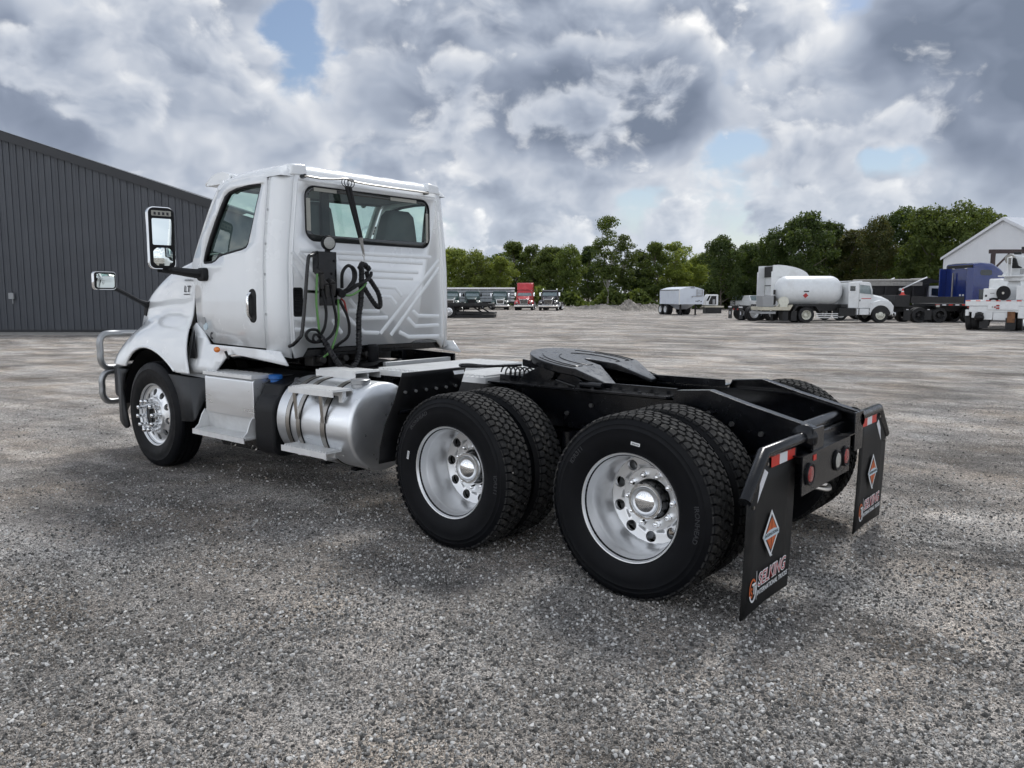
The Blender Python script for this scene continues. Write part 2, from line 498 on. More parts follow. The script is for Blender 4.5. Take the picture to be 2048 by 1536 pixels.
M_MIRROR = mat('mirror_glass', (0.86, 0.92, 0.90), 0.015, 1.0)
M_MATTE = mat('matte_black_underparts', (0.004, 0.004, 0.0045), 0.9, spec=0.06, var=0.3)
M_DIRTYMETAL = mat('greasy_metal', (0.035, 0.034, 0.033), 0.5, 0.4, var=0.4, vscale=10)

# ================================================================ SETTING
def G(px_, D, z=0.0):
    """ground point that lies D metres ahead and (px_-1024)/FPX*D to the right of where the photographer stood"""
    p = CAM+VF*D+VR*((px_-1024)/FPX*D)
    return Vector((p.x, p.y, z))
VIEWROT = YAW-math.pi/2           # local x = right, local y = away

# ---- gravel yard
def gravel_material():
    m = bpy.data.materials.new('gravel_ground'); m.use_nodes = True
    t = m.node_tree; t.nodes.clear(); k = NT(t)
    bs = k.n('ShaderNodeBsdfPrincipled'); o = k.n('ShaderNodeOutputMaterial'); t.links.new(bs.outputs[0], o.inputs[0])
    co = k.n('ShaderNodeTexCoord').outputs['Object']
    wob = k.vm('ADD', co, k.vm('SCALE', k.vm('SUBTRACT', k.noise(co, 40, 3, 0.6).outputs[1], (0.5, 0.5, 0.5)), scale=0.02))
    v1 = k.vor(wob, 90.0); v2 = k.vor(wob, 190.0); v3 = k.vor(wob, 34.0)
    c1 = k.xyz(v1.outputs['Color'])[0]; c2 = k.xyz(v2.outputs['Color'])[1]; c3 = k.xyz(v3.outputs['Color'])[2]
    st = k.math('MULTIPLY', k.math('POWER', c1, 1.5), 0.5)
    st = k.math('MULTIPLY_ADD', k.math('POWER', c2, 1.7), 0.55, st)
    big = k.math('MULTIPLY', k.math('GREATER_THAN', c3, 0.93), k.math('LESS_THAN', v3.outputs['Distance'], 0.28))
    st = k.math('MULTIPLY_ADD', big, 0.30, st)
    # wide patches: packed pale dust, damp dark fines, brown soil, tracks worn by trucks
    patch = k.noise(co, 0.50, 6, 0.62, 0.6).outputs[0]
    patch2 = k.noise(k.vm('ADD', co, (31, 7, 0)), 0.15, 5, 0.6).outputs[0]
    fines = k.noise(co, 3.2, 6, 0.68).outputs[0]
    # long curved sweeps left by turning vehicles: rings about two far turning points
    def sweep(cx_, cy_, seed):
        q = k.vm('SUBTRACT', co, (cx_, cy_, 0.0)); xs = k.xyz(q)
        rad = k.vm('LENGTH', q); ang = k.math('ARCTAN2', xs[1], xs[0])
        return k.noise(k.comb(k.math('MULTIPLY', rad, 1.5), k.math('MULTIPLY', ang, 9.0), seed), 1.0, 7, 0.64).outputs[0]
    far = CAM+VF*55+VR*18
    trk = sweep(far.x, far.y, 2.0); trk2 = sweep(9.0, 34.0, 5.0)
    # the truck's own wheel marks behind its tandem
    xx, yy_, _z = k.xyz(co)
    ay = k.math('ABSOLUTE', k.math('ADD', yy_, k.math('MULTIPLY', k.math('MULTIPLY', xx, xx), 0.035)))
    own = k.mr(k.math('ABSOLUTE', k.math('SUBTRACT', ay, 0.92)), 0.18, 0.42, 1.0, 0.0, True)
    own = k.math('MULTIPLY', own, k.mr(xx, -0.2, -1.0, 0.0, 1.0, True))
    own = k.math('MULTIPLY', own, k.mr(k.noise(k.vm('MULTIPLY', co, (1.2, 4.0, 1.0)), 1.0, 5, 0.65).outputs[0], 0.42, 0.60, 0.0, 1.0, True))
    lum = k.math('MULTIPLY', k.mr(patch, 0.30, 0.70, 0.48, 1.45), k.mr(patch2, 0.3, 0.7, 0.72, 1.28))
    lum = k.math('MULTIPLY', lum, k.mr(trk, 0.36, 0.60, 0.64, 1.12))
    lum = k.math('MULTIPLY', lum, k.mr(trk2, 0.36, 0.56, 0.74, 1.08))
    lum = k.math('MULTIPLY', lum, k.mr(fines, 0.3, 0.7, 0.70, 1.28))
    lum = k.math('MULTIPLY', lum, k.mr(own, 0.0, 1.0, 1.0, 0.36))
    val = k.math('MULTIPLY', k.math('MULTIPLY_ADD', st, 0.74, 0.042), lum)
    hue = k.ramp(k.noise(k.vm('ADD', co, (3, 90, 0)), 0.8, 5, 0.6).outputs[0], [(0.30, (1.02, 0.99, 0.95)), (0.5, (1.07, 0.985, 0.90)), (0.72, (1.15, 0.975, 0.80))])
    col = k.vm('MULTIPLY', k.comb(val, val, val), hue)
    k.set(bs.inputs['Base Color'], col)
    bs.inputs['Roughness'].default_value = 0.92
    bs.inputs['Specular IOR Level'].default_value = 0.25
    h = k.math('MULTIPLY_ADD', v1.outputs['Distance'], -0.55, k.math('MULTIPLY', v2.outputs['Distance'], -0.35))
    h = k.math('MULTIPLY_ADD', big, 0.35, h)
    h = k.math('MULTIPLY_ADD', k.noise(co, 6, 4, 0.6).outputs[0], 0.8, h)
    h = k.math('MULTIPLY_ADD', trk, 1.6, h)
    b = k.n('ShaderNodeBump'); b.inputs['Strength'].default_value = 0.85; b.inputs['Distance'].default_value = 0.018
    k.set(b.inputs['Height'], h); t.links.new(b.outputs[0], bs.inputs['Normal'])
    return m
M_GRAVEL = gravel_material()
gm = MB()
gm.grid(lambda a, b: (-1500+3000*a, -1500+3000*b, 0), 30, 30)
tag(gm.build('gravel_ground', M_GRAVEL, smooth=0), kind='structure')

def pebble_material():
    m = bpy.data.materials.new('loose_stone'); m.use_nodes = True
    t = m.node_tree; t.nodes.clear(); k = NT(t)
    bs = k.n('ShaderNodeBsdfPrincipled'); o = k.n('ShaderNodeOutputMaterial'); t.links.new(bs.outputs[0], o.inputs[0])
    rnd = k.n('ShaderNodeObjectInfo').outputs['Random']
    c = k.ramp(rnd, [(0.0, (0.055, 0.054, 0.052)), (0.22, (0.11, 0.107, 0.102)), (0.48, (0.20, 0.195, 0.186)), (0.70, (0.34, 0.334, 0.322)), (0.90, (0.60, 0.592, 0.575)), (0.97, (0.66, 0.65, 0.63)), (1.0, (0.32, 0.27, 0.21))])
    k.set(bs.inputs['Base Color'], c); bs.inputs['Roughness'].default_value = 0.85; bs.inputs['Specular IOR Level'].default_value = 0.25
    return m
M_PEBBLE = pebble_material()

def scatter_stones():
    # carrier sheet just under the surface, in front of where the photograph was taken and round the truck
    s = MB()
    a = R(44)
    pts = [CAM+Vector((math.cos(YAW+t)*d_, math.sin(YAW+t)*d_, 0)) for d_, t in ((1.9, a), (1.9, -a), (17, -a), (17, a))]
    n = 24
    def f(u_, v_):
        p = (pts[0]*(1-v_)+pts[1]*v_)*(1-u_)+(pts[3]*(1-v_)+pts[2]*v_)*u_
        return (p.x, p.y, -0.012)
    s.grid(f, n, n)
    o = s.build('loose_gravel', M_PEBBLE, smooth=0)
    tag(o, 'loose grey and white gravel stones strewn over the yard', None, None, 'stuff')
    ng = bpy.data.node_groups.new('stones', 'GeometryNodeTree')
    ng.interface.new_socket('Geometry', in_out='INPUT', socket_type='NodeSocketGeometry')
    ng.interface.new_socket('Geometry', in_out='OUTPUT', socket_type='NodeSocketGeometry')
    N = ng.nodes.new; L = ng.links.new
    gi = N('NodeGroupInput'); go = N('NodeGroupOutput')
    pos = N('GeometryNodeInputPosition')
    dist = N('ShaderNodeVectorMath'); dist.operation = 'DISTANCE'; L(pos.outputs[0], dist.inputs[0]); dist.inputs[1].default_value = (CAM.x, CAM.y, 0)
    mr = N('ShaderNodeMapRange'); mr.interpolation_type = 'SMOOTHSTEP'
    L(dist.outputs['Value'], mr.inputs[0])
    for i, v_ in enumerate((2.0, 9.0, 12000.0, 350.0)): mr.inputs[i+1].default_value = v_
    nz = N('ShaderNodeTexNoise'); nz.inputs['Scale'].default_value = 1.3; nz.inputs['Detail'].default_value = 4
    L(pos.outputs[0], nz.inputs['Vector'])
    m2 = N('ShaderNodeMapRange'); L(nz.outputs[0], m2.inputs[0])
    for i, v_ in enumerate((0.36, 0.64, 0.06, 1.5)): m2.inputs[i+1].default_value = v_
    mul = N('ShaderNodeMath'); mul.operation = 'MULTIPLY'; L(mr.outputs[0], mul.inputs[0]); L(m2.outputs[0], mul.inputs[1])
    dp = N('GeometryNodeDistributePointsOnFaces'); L(gi.outputs[0], dp.inputs['Mesh']); L(mul.outputs[0], dp.inputs['Density'])
    ico = N('GeometryNodeMeshIcoSphere'); ico.inputs['Radius'].default_value = 1.0; ico.inputs['Subdivisions'].default_value = 1
    # three crooked stone shapes
    gj = N('GeometryNodeGeometryToInstance')
    for q in range(3):
        i2 = N('GeometryNodeMeshIcoSphere'); i2.inputs['Radius'].default_value = 1.0; i2.inputs['Subdivisions'].default_value = 1
        sp = N('GeometryNodeSetPosition'); L(i2.outputs[0], sp.inputs['Geometry'])
        n2 = N('ShaderNodeTexNoise'); n2.noise_dimensions = '4D'; n2.inputs['W'].default_value = q*3.7; n2.inputs['Scale'].default_value = 0.9
        sub = N('ShaderNodeVectorMath'); sub.operation = 'SUBTRACT'; L(n2.outputs[1], sub.inputs[0]); sub.inputs[1].default_value = (0.5, 0.5, 0.5)
        scv = N('ShaderNodeVectorMath'); scv.operation = 'SCALE'; L(sub.outputs[0], scv.inputs[0]); scv.inputs['Scale'].default_value = 2.6
        L(scv.outputs[0], sp.inputs['Offset'])
        sm = N('GeometryNodeSetMaterial'); sm.inputs['Material'].default_value = M_PEBBLE
        L(sp.outputs[0], sm.inputs['Geometry']); L(sm.outputs[0], gj.inputs[0])
    ip = N('GeometryNodeInstanceOnPoints'); L(dp.outputs['Points'], ip.inputs['Points']); L(gj.outputs[0], ip.inputs['Instance'])
    ip.inputs['Pick Instance'].default_value = True
    rv = N('FunctionNodeRandomValue'); rv.data_type = 'FLOAT_VECTOR'
    rv.inputs[0].default_value = (0, 0, 0); rv.inputs[1].default_value = (6.28, 6.28, 6.28)
    er = N('FunctionNodeEulerToRotation'); L(rv.outputs[0], er.inputs[0]); L(er.outputs[0], ip.inputs['Rotation'])
    rs = N('FunctionNodeRandomValue'); rs.data_type = 'FLOAT'; rs.inputs[2].default_value = 0.0; rs.inputs[3].default_value = 1.0; rs.inputs['Seed'].default_value = 5
    pw = N('ShaderNodeMath'); pw.operation = 'POWER'; L(rs.outputs[1], pw.inputs[0]); pw.inputs[1].default_value = 6.0
    ms = N('ShaderNodeMapRange'); L(pw.outputs[0], ms.inputs[0])
    for i, v_ in enumerate((0, 1, 0.0023, 0.0120)): ms.inputs[i+1].default_value = v_
    cx = N('ShaderNodeCombineXYZ'); L(ms.outputs[0], cx.inputs[0]); L(ms.outputs[0], cx.inputs[1])
    mz = N('ShaderNodeMath'); mz.operation = 'MULTIPLY'; L(ms.outputs[0], mz.inputs[0]); mz.inputs[1].default_value = 0.7; L(mz.outputs[0], cx.inputs[2])
    L(cx.outputs[0], ip.inputs['Scale'])
    tz = N('GeometryNodeTranslateInstances'); L(ip.outputs[0], tz.inputs[0]); tz.inputs['Translation'].default_value = (0, 0, 0.0135)
    tz.inputs['Local Space'].default_value = False
    L(tz.outputs[0], go.inputs[0])
    md = o.modifiers.new('stones', 'NODES'); md.node_group = ng
scatter_stones()

# ---- dark steel building on the left
M_DARKWALL = mat('charcoal_wall_sheet', (0.054, 0.060, 0.072), 0.42, 0.1, var=0.10, vscale=0.6, rvar=0.06)
M_DARKTRIM = mat('black_trim_sheet', (0.016, 0.018, 0.022), 0.4, 0.1, var=0.1, vscale=1.0)
M_CONC = mat('concrete_edge', (0.30, 0.29, 0.27), 0.9, var=0.25, vscale=3, bump=0.3, bscale=20)
M_GREYBOX = mat('grey_box_paint', (0.30, 0.31, 0.32), 0.5)
def metal_building():
    D = 36.0
    t = thing('steel_building', 'large charcoal ribbed steel building with gable end on the left', 'building', G(22, D), VIEWROT)
    W, HP, HE, LEN = 9.35, 8.95, 5.9, 34.0
    def top(x): return HP-(HP-HE)*abs(x)/W-0.12
    pw = 0.915
    nx = int(2*W/pw)+1
    for i in range(nx):
        x0 = -W+i*pw; x1 = min(W, x0+pw-0.006)
        if x1-x0 < 0.1: continue
        m = MB()
        xs = [x0, x1] if not (x0 < 0 < x1) else [x0, 0, x1]
        m.prism([(x0, 0.12)]+[(x1, 0.12)]+[(x, top(x)) for x in reversed(xs)], 'y', 0.0, 0.03)
        for k in range(3):
            rx = x0+0.06+k*0.305
            if rx+0.06 > x1: continue
            a, b, c_, d_ = rx, rx+0.012, rx+0.045, rx+0.057
            tz = min(top(rx), top(rx+0.06))-0.01
            m.add([(a, 0, 0.12), (b, -0.032, 0.12), (c_, -0.032, 0.12), (d_, 0, 0.12), (a, 0, tz), (b, -0.032, tz), (c_, -0.032, tz), (d_, 0, tz)],
                  [(0, 1, 5, 4), (1, 2, 6, 5), (2, 3, 7, 6), (4, 5, 6, 7), (3, 2, 1, 0)])
            for off in (0.095, 0.19):
                if rx+off+0.02 < x1: m.box(rx+off, rx+off+0.018, -0.006, 0.0, 0.12, min(top(rx+off), top(rx+off+0.02))-0.01)
        m.build('wall_panel', M_DARKWALL, t, smooth=0)
    m = MB()
    m.box(-W+0.02, -W+0.05, 0.05, LEN, 0.1, HE-0.15); m.box(W-0.05, W-0.02, 0.05, LEN, 0.1, HE-0.15); m.box(-W+0.05, W-0.05, LEN-0.05, LEN, 0.1, HE-0.2)
    m.build('side_wall', M_DARKWALL, t, smooth=0)
    for s in (-1, 1):
        m = MB()
        q = [(0, HP), (s*(W+0.35), HE-0.12), (s*(W+0.35), HE-0.02), (0, HP+0.12)]
        m.prism(q, 'y', -0.15, LEN); m.build('roof_slope', M_DARKTRIM, t, smooth=0)
        m = MB()
        m.prism([(0, HP-0.30), (s*(W+0.30), HE-0.40), (s*(W+0.30), HE-0.06), (0, HP+0.05)], 'y', -0.19, -0.155)
        m.build('rake_trim', M_DARKTRIM, t, smooth=0)
        m = MB(); m.box(s*W-0.09, s*W+0.09, -0.06, 0.12, 0.1, HE-0.38); m.build('corner_trim', M_DARKTRIM, t, smooth=0)
    m = MB(); m.box(-W-0.1, W+0.1, -0.035, -0.004, 0.02, 0.13); m.build('base_trim', M_DARKTRIM, t, smooth=0)
    m = MB(); m.box(0.10, 0.33, -0.13, -0.034, 1.52, 1.80); m.cyl((0.26, -0.08, 1.3), (0.26, -0.08, 1.52), 0.02, n=8)
    m.build('utility_box', M_GREYBOX, t, bevel=0.008)
    s = MB(); s.box(-W-1.0, W+2.5, -2.6, -0.2, -0.05, 0.018)
    o = s.build('building_apron', M_CONC, smooth=0); o.location = t.location; o.rotation_euler = t.rotation_euler
    tag(o, kind='structure')
metal_building()

# ---- white building on the right
M_WALLW = mat('white_wall_sheet', (0.70, 0.72, 0.75), 0.5, var=0.04, vscale=0.5)
M_ROOFW = mat('pale_roof_sheet', (0.58, 0.61, 0.66), 0.38, 0.2, var=0.06, vscale=0.7)
M_RUSTB = mat('dark_red_steel', (0.045, 0.028, 0.028), 0.6, var=0.2)
def white_building():
    th = VIEWROT-R(70)
    t = thing('white_shed', 'large white gabled steel shed beyond the blue truck', 'building', G(1993, 80), th)
    W, HP, HE, LEN = 6.8, 9.4, 5.84, 40.0
    def top(x): return HP-(HP-HE)*abs(x)/W
    m = MB(); m.prism([(-W, 0), (W, 0), (W, HE), (0, HP), (-W, HE)], 'y', 0, 0.08); m.build('gable_wall', M_WALLW, t, smooth=0)
    for i in range(int(2*W/0.9)):
        x = -W+0.4+i*0.9
        m = MB(); m.box(x, x+0.03, -0.010, 0.0, 0.05, top(x)-0.2); m.build('wall_rib', M_WALLW, t, smooth=0)
    for s in (-1, 1):
        m = MB(); m.box(s*W-0.05, s*W+0.05, 0.08, LEN, 0, HE-0.05); m.build('side_wall', M_WALLW, t, smooth=0)
        m = MB(); m.prism([(0, HP+0.02), (s*(W+0.3), HE-0.10), (s*(W+0.3), HE+0.0), (0, HP+0.16)], 'y', -0.25, LEN); m.build('roof_slope', M_ROOFW, t, smooth=0)
        m = MB(); m.prism([(0, HP-0.16), (s*(W+0.28), HE-0.28), (s*(W+0.28), HE-0.04), (0, HP+0.14)], 'y', -0.30, -0.255); m.build('rake_trim', M_WALLW, t, smooth=0)
        m = MB(); m.box(s*W-0.08, s*W+0.08, -0.05, 0.1, 0, HE-0.1); m.build('corner_trim', M_WALLW, t, smooth=0)
    for y in (9.0, 12.5):
        m = MB(); m.cyl((0, y, HP+0.1), (0, y, HP+0.5), 0.16, n=12); m.lathe([(0.5, 0.30), (0.62, 0.30), (0.8, 0.05)], (0, y, HP), 'z', 12)
        m.build('roof_vent', M_GREYBOX, t)
white_building()

def gantry():
    t = thing('steel_gantry', 'dark steel gantry frame behind the white crane truck', 'gantry', G(1975, 60), VIEWROT)
    for x in (0, 4.6):
        m = MB(); m.box(x-0.12, x+0.12, -0.12, 0.12, 0, 4.85); m.build('post', M_RUSTB, t, smooth=0)
    m = MB(); m.box(-0.3, 5.0, -0.1, 0.1, 4.86, 5.16); m.build('beam', M_RUSTB, t, smooth=0)
    for s, x in ((1, 0), (-1, 4.6)):
        m = MB(); m.tube([(x+s*0.13, 0, 3.7), (x+s*1.2, 0, 4.84)], 0.09, 4); m.build('brace', M_RUSTB, t, smooth=0)
    m = MB(); m.box(2.2, 2.8, -0.15, 0.15, 5.165, 5.36); m.build('trolley', M_DARKTRIM, t, smooth=0)
gantry()

# ---- gravel bank and stony heaps at the far edge of the yard
M_STONEHEAP = mat('pale_stone_heap', (0.27, 0.25, 0.22), 0.95, var=0.5, vscale=2.0, bump=0.8, bscale=5)
def heap(name, pxa, pxb, D, h, dep):
    c = G((pxa+pxb)/2, D); L_ = (pxb-pxa)/FPX*D
    m = MB()
    rnd = random.Random(pxa)
    ph = [rnd.uniform(0, 6.3) for _ in range(12)]
    def f(a, b):
        x = (a-0.5)*L_; y = (b-0.5)*dep
        e = max(0, 1-(2*a-1)**4)*max(0, 1-(2*b-1)**2)
        n = 0.6+0.25*math.sin(x*0.9+ph[0])+0.18*math.sin(x*2.3+ph[1]+y)+0.12*math.sin(x*5.1+ph[2]+y*3)+0.10*math.sin(x*9+ph[3]+y*6)+rnd.uniform(-0.12, 0.12)
        return (x, y, -0.05+h*e*max(0.1, n))
    m.grid(f, 90, 16)
    o = m.build(name, M_STONEHEAP, smooth=0); o.location = c; o.rotation_euler = (0, 0, VIEWROT)
    tag(o, kind='structure'); return o
heap('gravel_bank', 1060, 1330, 103, 0.6, 4)
heap('stone_heap', 1215, 1345, 91, 1.1, 3.5)
heap('dirt_bank', 880, 1480, 107, 0.6, 4)

# ---------------------------------------------------------------- trees
def leaf_material(name, c0, c1, c2):
    m = bpy.data.materials.new(name); m.use_nodes = True
    t = m.node_tree; t.nodes.clear(); k = NT(t)
    o = k.n('ShaderNodeOutputMaterial')
    g = k.n('ShaderNodeNewGeometry').outputs['Random Per Island']
    oi = k.n('ShaderNodeObjectInfo').outputs['Random']
    co = k.n('ShaderNodeTexCoord').outputs['Object']
    nz = k.noise(co, 0.55, 3, 0.5).outputs[0]
    f = k.math('MULTIPLY_ADD', g, 0.55, k.mr(nz, 0.3, 0.7, 0.0, 0.45))
    c = k.ramp(f, [(0.0, c0), (0.5, c1), (1.0, c2)])
    c = k.vm('SCALE', c, scale=k.mr(oi, 0, 1, 0.82, 1.2))
    df = k.n('ShaderNodeBsdfPrincipled'); k.set(df.inputs['Base Color'], c); df.inputs['Roughness'].default_value = 0.55; df.inputs['Specular IOR Level'].default_value = 0.3
    tl = k.n('ShaderNodeBsdfTranslucent'); k.set(tl.inputs[0], k.vm('MULTIPLY', c, (1.25, 1.15, 0.5)))
    mx = k.n('ShaderNodeMixShader'); mx.inputs[0].default_value = 0.48
    t.links.new(df.outputs[0], mx.inputs[1]); t.links.new(tl.outputs[0], mx.inputs[2]); t.links.new(mx.outputs[0], o.inputs[0])
    return m
M_LEAF = {
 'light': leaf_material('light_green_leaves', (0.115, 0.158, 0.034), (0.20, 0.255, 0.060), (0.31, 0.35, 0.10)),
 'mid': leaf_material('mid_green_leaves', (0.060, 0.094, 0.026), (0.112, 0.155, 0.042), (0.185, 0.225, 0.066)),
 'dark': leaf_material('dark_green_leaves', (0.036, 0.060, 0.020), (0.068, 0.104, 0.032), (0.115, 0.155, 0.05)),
 'brown': leaf_material('turning_leaves', (0.045, 0.060, 0.022), (0.080, 0.095, 0.033), (0.16, 0.125, 0.052)),
}
M_BARK = mat('bark', (0.13, 0.115, 0.095), 0.9, var=0.3, vscale=4, bump=0.4, bscale=12)
M_BARKP = mat('pale_bark', (0.27, 0.26, 0.235), 0.9, var=0.3, vscale=4)

def crown_mesh(name, seed, shape, nleaf, size):
    """crown of unit height (z 0..1), leaf-sized cupped faces in clumps on limbs"""
    rnd = random.Random(seed)
    lobes = []
    if shape == 'broad':
        for i in range(50):
            a = rnd.uniform(0, 6.283); zz = rnd.uniform(0.06, 0.90)
            prof = 0.40*math.sin(math.pi*min(1, (zz+0.16)/1.14))**0.65
            r = prof*math.sqrt(rnd.uniform(0.10, 1.0))
            lobes.append((r*math.cos(a), r*math.sin(a), zz, rnd.uniform(0.06, 0.125)))
        lobes.append((0, 0, 0.88, 0.13)); lobes.append((0.06, 0.05, 0.80, 0.17)); lobes.append((0, 0, 0.55, 0.22)); lobes.append((0.03, 0, 0.3, 0.2))
    elif shape == 'tall':
        for i in range(38):
            a = rnd.uniform(0, 6.283); zz = rnd.uniform(0.08, 0.93)
            prof = 0.17*math.sin(math.pi*min(1, (zz+0.05)/1.03))**0.5*(1.15 if zz > 0.45 else 0.75)
            r = prof*math.sqrt(rnd.uniform(0.05, 1.0))
            lobes.append((r*math.cos(a), r*math.sin(a), zz, rnd.uniform(0.055, 0.10)))
        lobes.append((0, 0, 0.93, 0.06))
    else:
        for i in range(30):
            a = rnd.uniform(0, 6.283); zz = rnd.uniform(0.0, 0.92)
            prof = 0.28*math.sin(math.pi*min(1, (zz+0.18)/1.14))**0.6
            r = prof*math.sqrt(rnd.uniform(0.05, 1.0))
            lobes.append((r*math.cos(a), r*math.sin(a), zz, rnd.uniform(0.06, 0.125)))
        lobes.append((0, 0, 0.9, 0.08)); lobes.append((0, 0, 0.5, 0.16)); lobes.append((0, 0, 0.25, 0.16))
    tot = sum(l[3]**2 for l in lobes)
    vs = []; fs = []
    for (cx_, cy_, cz_, rr) in lobes:
        n = int(nleaf*rr**2/tot)
        sq = rnd.uniform(0.62, 0.85)
        for _ in range(n):
            dv = Vector((rnd.gauss(0, 1), rnd.gauss(0, 1), rnd.gauss(0, 1))).normalized()
            rad = rr*(rnd.uniform(0.25, 1.0)**0.45)*(1+0.22*math.sin(dv.x*5+cx_*40)*math.sin(dv.y*4+cz_*30))
            if rnd.random() < 0.10: rad *= rnd.uniform(1.05, 1.28)
            p = Vector((cx_, cy_, cz_))+Vector((dv.x*rad, dv.y*rad, dv.z*rad*sq))
            nrm = (dv*0.5+Vector((rnd.uniform(-1, 1), rnd.uniform(-1, 1), rnd.uniform(-0.2, 1.2)))).normalized()
            a = nrm.orthogonal().normalized(); q = rnd.uniform(0, 6.283)
            b = nrm.cross(a); a, b = a*math.cos(q)+b*math.sin(q), b*math.cos(q)-a*math.sin(q)
            s = size*rnd.uniform(0.55, 1.3)
            k = len(vs)
            vs += [p-a*s, p+b*s*0.55-nrm*s*0.12, p+a*s, p-b*s*0.55-nrm*s*0.12]
            fs.append((k, k+1, k+2, k+3))
    me = bpy.data.meshes.new(name)
    me.from_pydata([tuple(v_) for v_ in vs], [], fs)
    return me, lobes

def trunk_mesh(name, seed, lobes, bare, rad):
    """trunk from the ground up through the crown with limbs out to the clumps; crown spans z bare..1 of unit tree"""
    rnd = random.Random(seed); m = MB()
    top = 0.9
    pts = [(rnd.uniform(-0.012, 0.012)*i, rnd.uniform(-0.012, 0.012)*i, -0.01+top*i/6) for i in range(7)]
    m.tube(smooth_path(pts, 3), [rad*(1.25 if i == 0 else 1.0-0.85*i/18) for i in range(19)], 7)
    for (x, y, z, r) in rnd.sample(lobes, min(12, len(lobes))):
        zz = bare+(1-bare)*z
        z0 = max(bare*0.75, zz-rnd.uniform(0.12, 0.22)); c_ = Vector((0, 0, z0)); e = Vector((x, y, zz))
        mid = (c_+e)/2+Vector((0, 0, -0.02))
        m.tube(smooth_path([c_, mid, e], 3), [rad*0.42*(1-0.75*i/6) for i in range(7)], 5)
    return m

CROWNS = {}
for shp, n, sz in (('broad', 10000, 0.0190), ('tall', 6500, 0.0140), ('loose', 9000, 0.0170)):
    for k_ in range(3 if shp == 'broad' else 2):
        CROWNS[(shp, k_)] = crown_mesh('crown', 11*k_+len(shp), shp, n, sz)
CR_MESH = {}
def tree(px_, D, ytop, shape, leaf, kk, label, widen=1.0, bare=0.16, name='tree', bark=None, z0=0.0):
    H = CAM.z+(592-ytop)/FPX*D-z0
    root = thing(name, label, 'tree', G(px_, D, z0), random.uniform(0, 6.28), 'trees along the far edge of the yard')
    me, lobes = CROWNS[(shape, kk)]
    key = (shape, kk, leaf)
    if key not in CR_MESH:
        m2 = me.copy(); m2.materials.clear(); m2.materials.append(M_LEAF[leaf]); CR_MESH[key] = m2
    c = newobj('crown', CR_MESH[key], root)
    c.location = (0, 0, H*bare); s = H*(1-bare)
    c.scale = (s*widen, s*widen, s)
    tk = ('trunk', shape, kk, round(bare, 2), bark is None)
    if tk not in CR_MESH:
        CR_MESH[tk] = trunk_mesh('trunk', kk*7+3, [(x*(1-bare), y*(1-bare), z, r) for x, y, z, r in lobes], bare, 0.016 if shape != 'tall' else 0.011).mesh('trunk', bark or M_BARK, 60)
    tr = newobj('trunk', CR_MESH[tk], root)
    tr.scale = (H*widen, H*widen, H)
    return root

T = tree
T(905, 116, 492, 'broad', 'light', 0, 'light green bushy tree seen just right of the white cab edge', 1.0, 0.08)
T(952, 114, 496, 'broad', 'light', 1, 'sunlit yellow green tree behind the green trucks', 1.0, 0.06)
T(1000, 115, 512, 'broad', 'light', 2, 'lower light green tree left of the red truck', 1.0, 0.05)
T(1030, 128, 480, 'loose', 'mid', 0, 'taller mid green tree rising behind the red truck roof', 1.2, 0.10)
T(1068, 126, 484, 'loose', 'mid', 1, 'mid green tree behind and between the red and black trucks', 1.2, 0.10)
T(1098, 116, 489, 'broad', 'mid', 0, 'green spreading tree directly above the black day cab truck', 0.95, 0.12)
T(1138, 113, 486, 'broad', 'mid', 1, 'full green tree just right of the black day cab truck', 0.9, 0.14)
T(1176, 122, 488, 'loose', 'dark', 0, 'darker narrow tree left of the tall slender poplar', 1.1, 0.10)
T(1214, 108, 432, 'tall', 'mid', 0, 'tallest slender tree standing above the middle of the treeline', 1.15, 0.24, bark=M_BARKP)
T(1246, 110, 470, 'tall', 'mid', 1, 'second slender tree right beside the tallest one', 1.25, 0.22, bark=M_BARKP)
T(1275, 116, 494, 'loose', 'dark', 1, 'low dark tree between the slender trees and the pale pair', 1.2, 0.08)
T(1308, 113, 481, 'loose', 'mid', 0, 'upright green tree left behind the white grain trailer', 1.0, 0.10)
T(1349, 115, 478, 'loose', 'light', 1, 'pale green tree directly behind the white grain trailer', 1.15, 0.08)
T(1392, 118, 505, 'broad', 'light', 2, 'low light green tree above the white cab beside the trailer', 0.9, 0.05)
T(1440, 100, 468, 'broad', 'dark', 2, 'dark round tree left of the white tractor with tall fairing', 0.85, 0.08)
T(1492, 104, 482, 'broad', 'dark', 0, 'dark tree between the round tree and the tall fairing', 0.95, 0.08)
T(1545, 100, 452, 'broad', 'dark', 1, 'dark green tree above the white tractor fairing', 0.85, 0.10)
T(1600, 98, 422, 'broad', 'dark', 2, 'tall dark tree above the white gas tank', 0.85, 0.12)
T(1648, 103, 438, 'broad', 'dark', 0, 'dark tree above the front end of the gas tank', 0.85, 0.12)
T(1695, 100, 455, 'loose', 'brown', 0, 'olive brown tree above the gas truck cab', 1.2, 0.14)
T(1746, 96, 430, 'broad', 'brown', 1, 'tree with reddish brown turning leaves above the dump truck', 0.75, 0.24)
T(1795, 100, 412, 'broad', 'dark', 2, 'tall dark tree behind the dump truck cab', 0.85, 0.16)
T(1852, 94, 408, 'broad', 'mid', 0, 'big green tree left behind the white shed', 0.85, 0.12)
T(1912, 92, 399, 'broad', 'mid', 1, 'tallest green tree next to the white shed gable', 0.85, 0.10)
T(1950, 108, 412, 'loose', 'mid', 1, 'green tree peeking over the roof slope of the white shed', 1.1, 0.10)
T(1660, 118, 470, 'broad', 'dark', 1, 'dark tree filling the gap behind the gas truck cab', 1.1, 0.02)
T(1520, 120, 480, 'broad', 'dark', 0, 'dark tree in the second row behind the tall fairing', 1.1, 0.02)
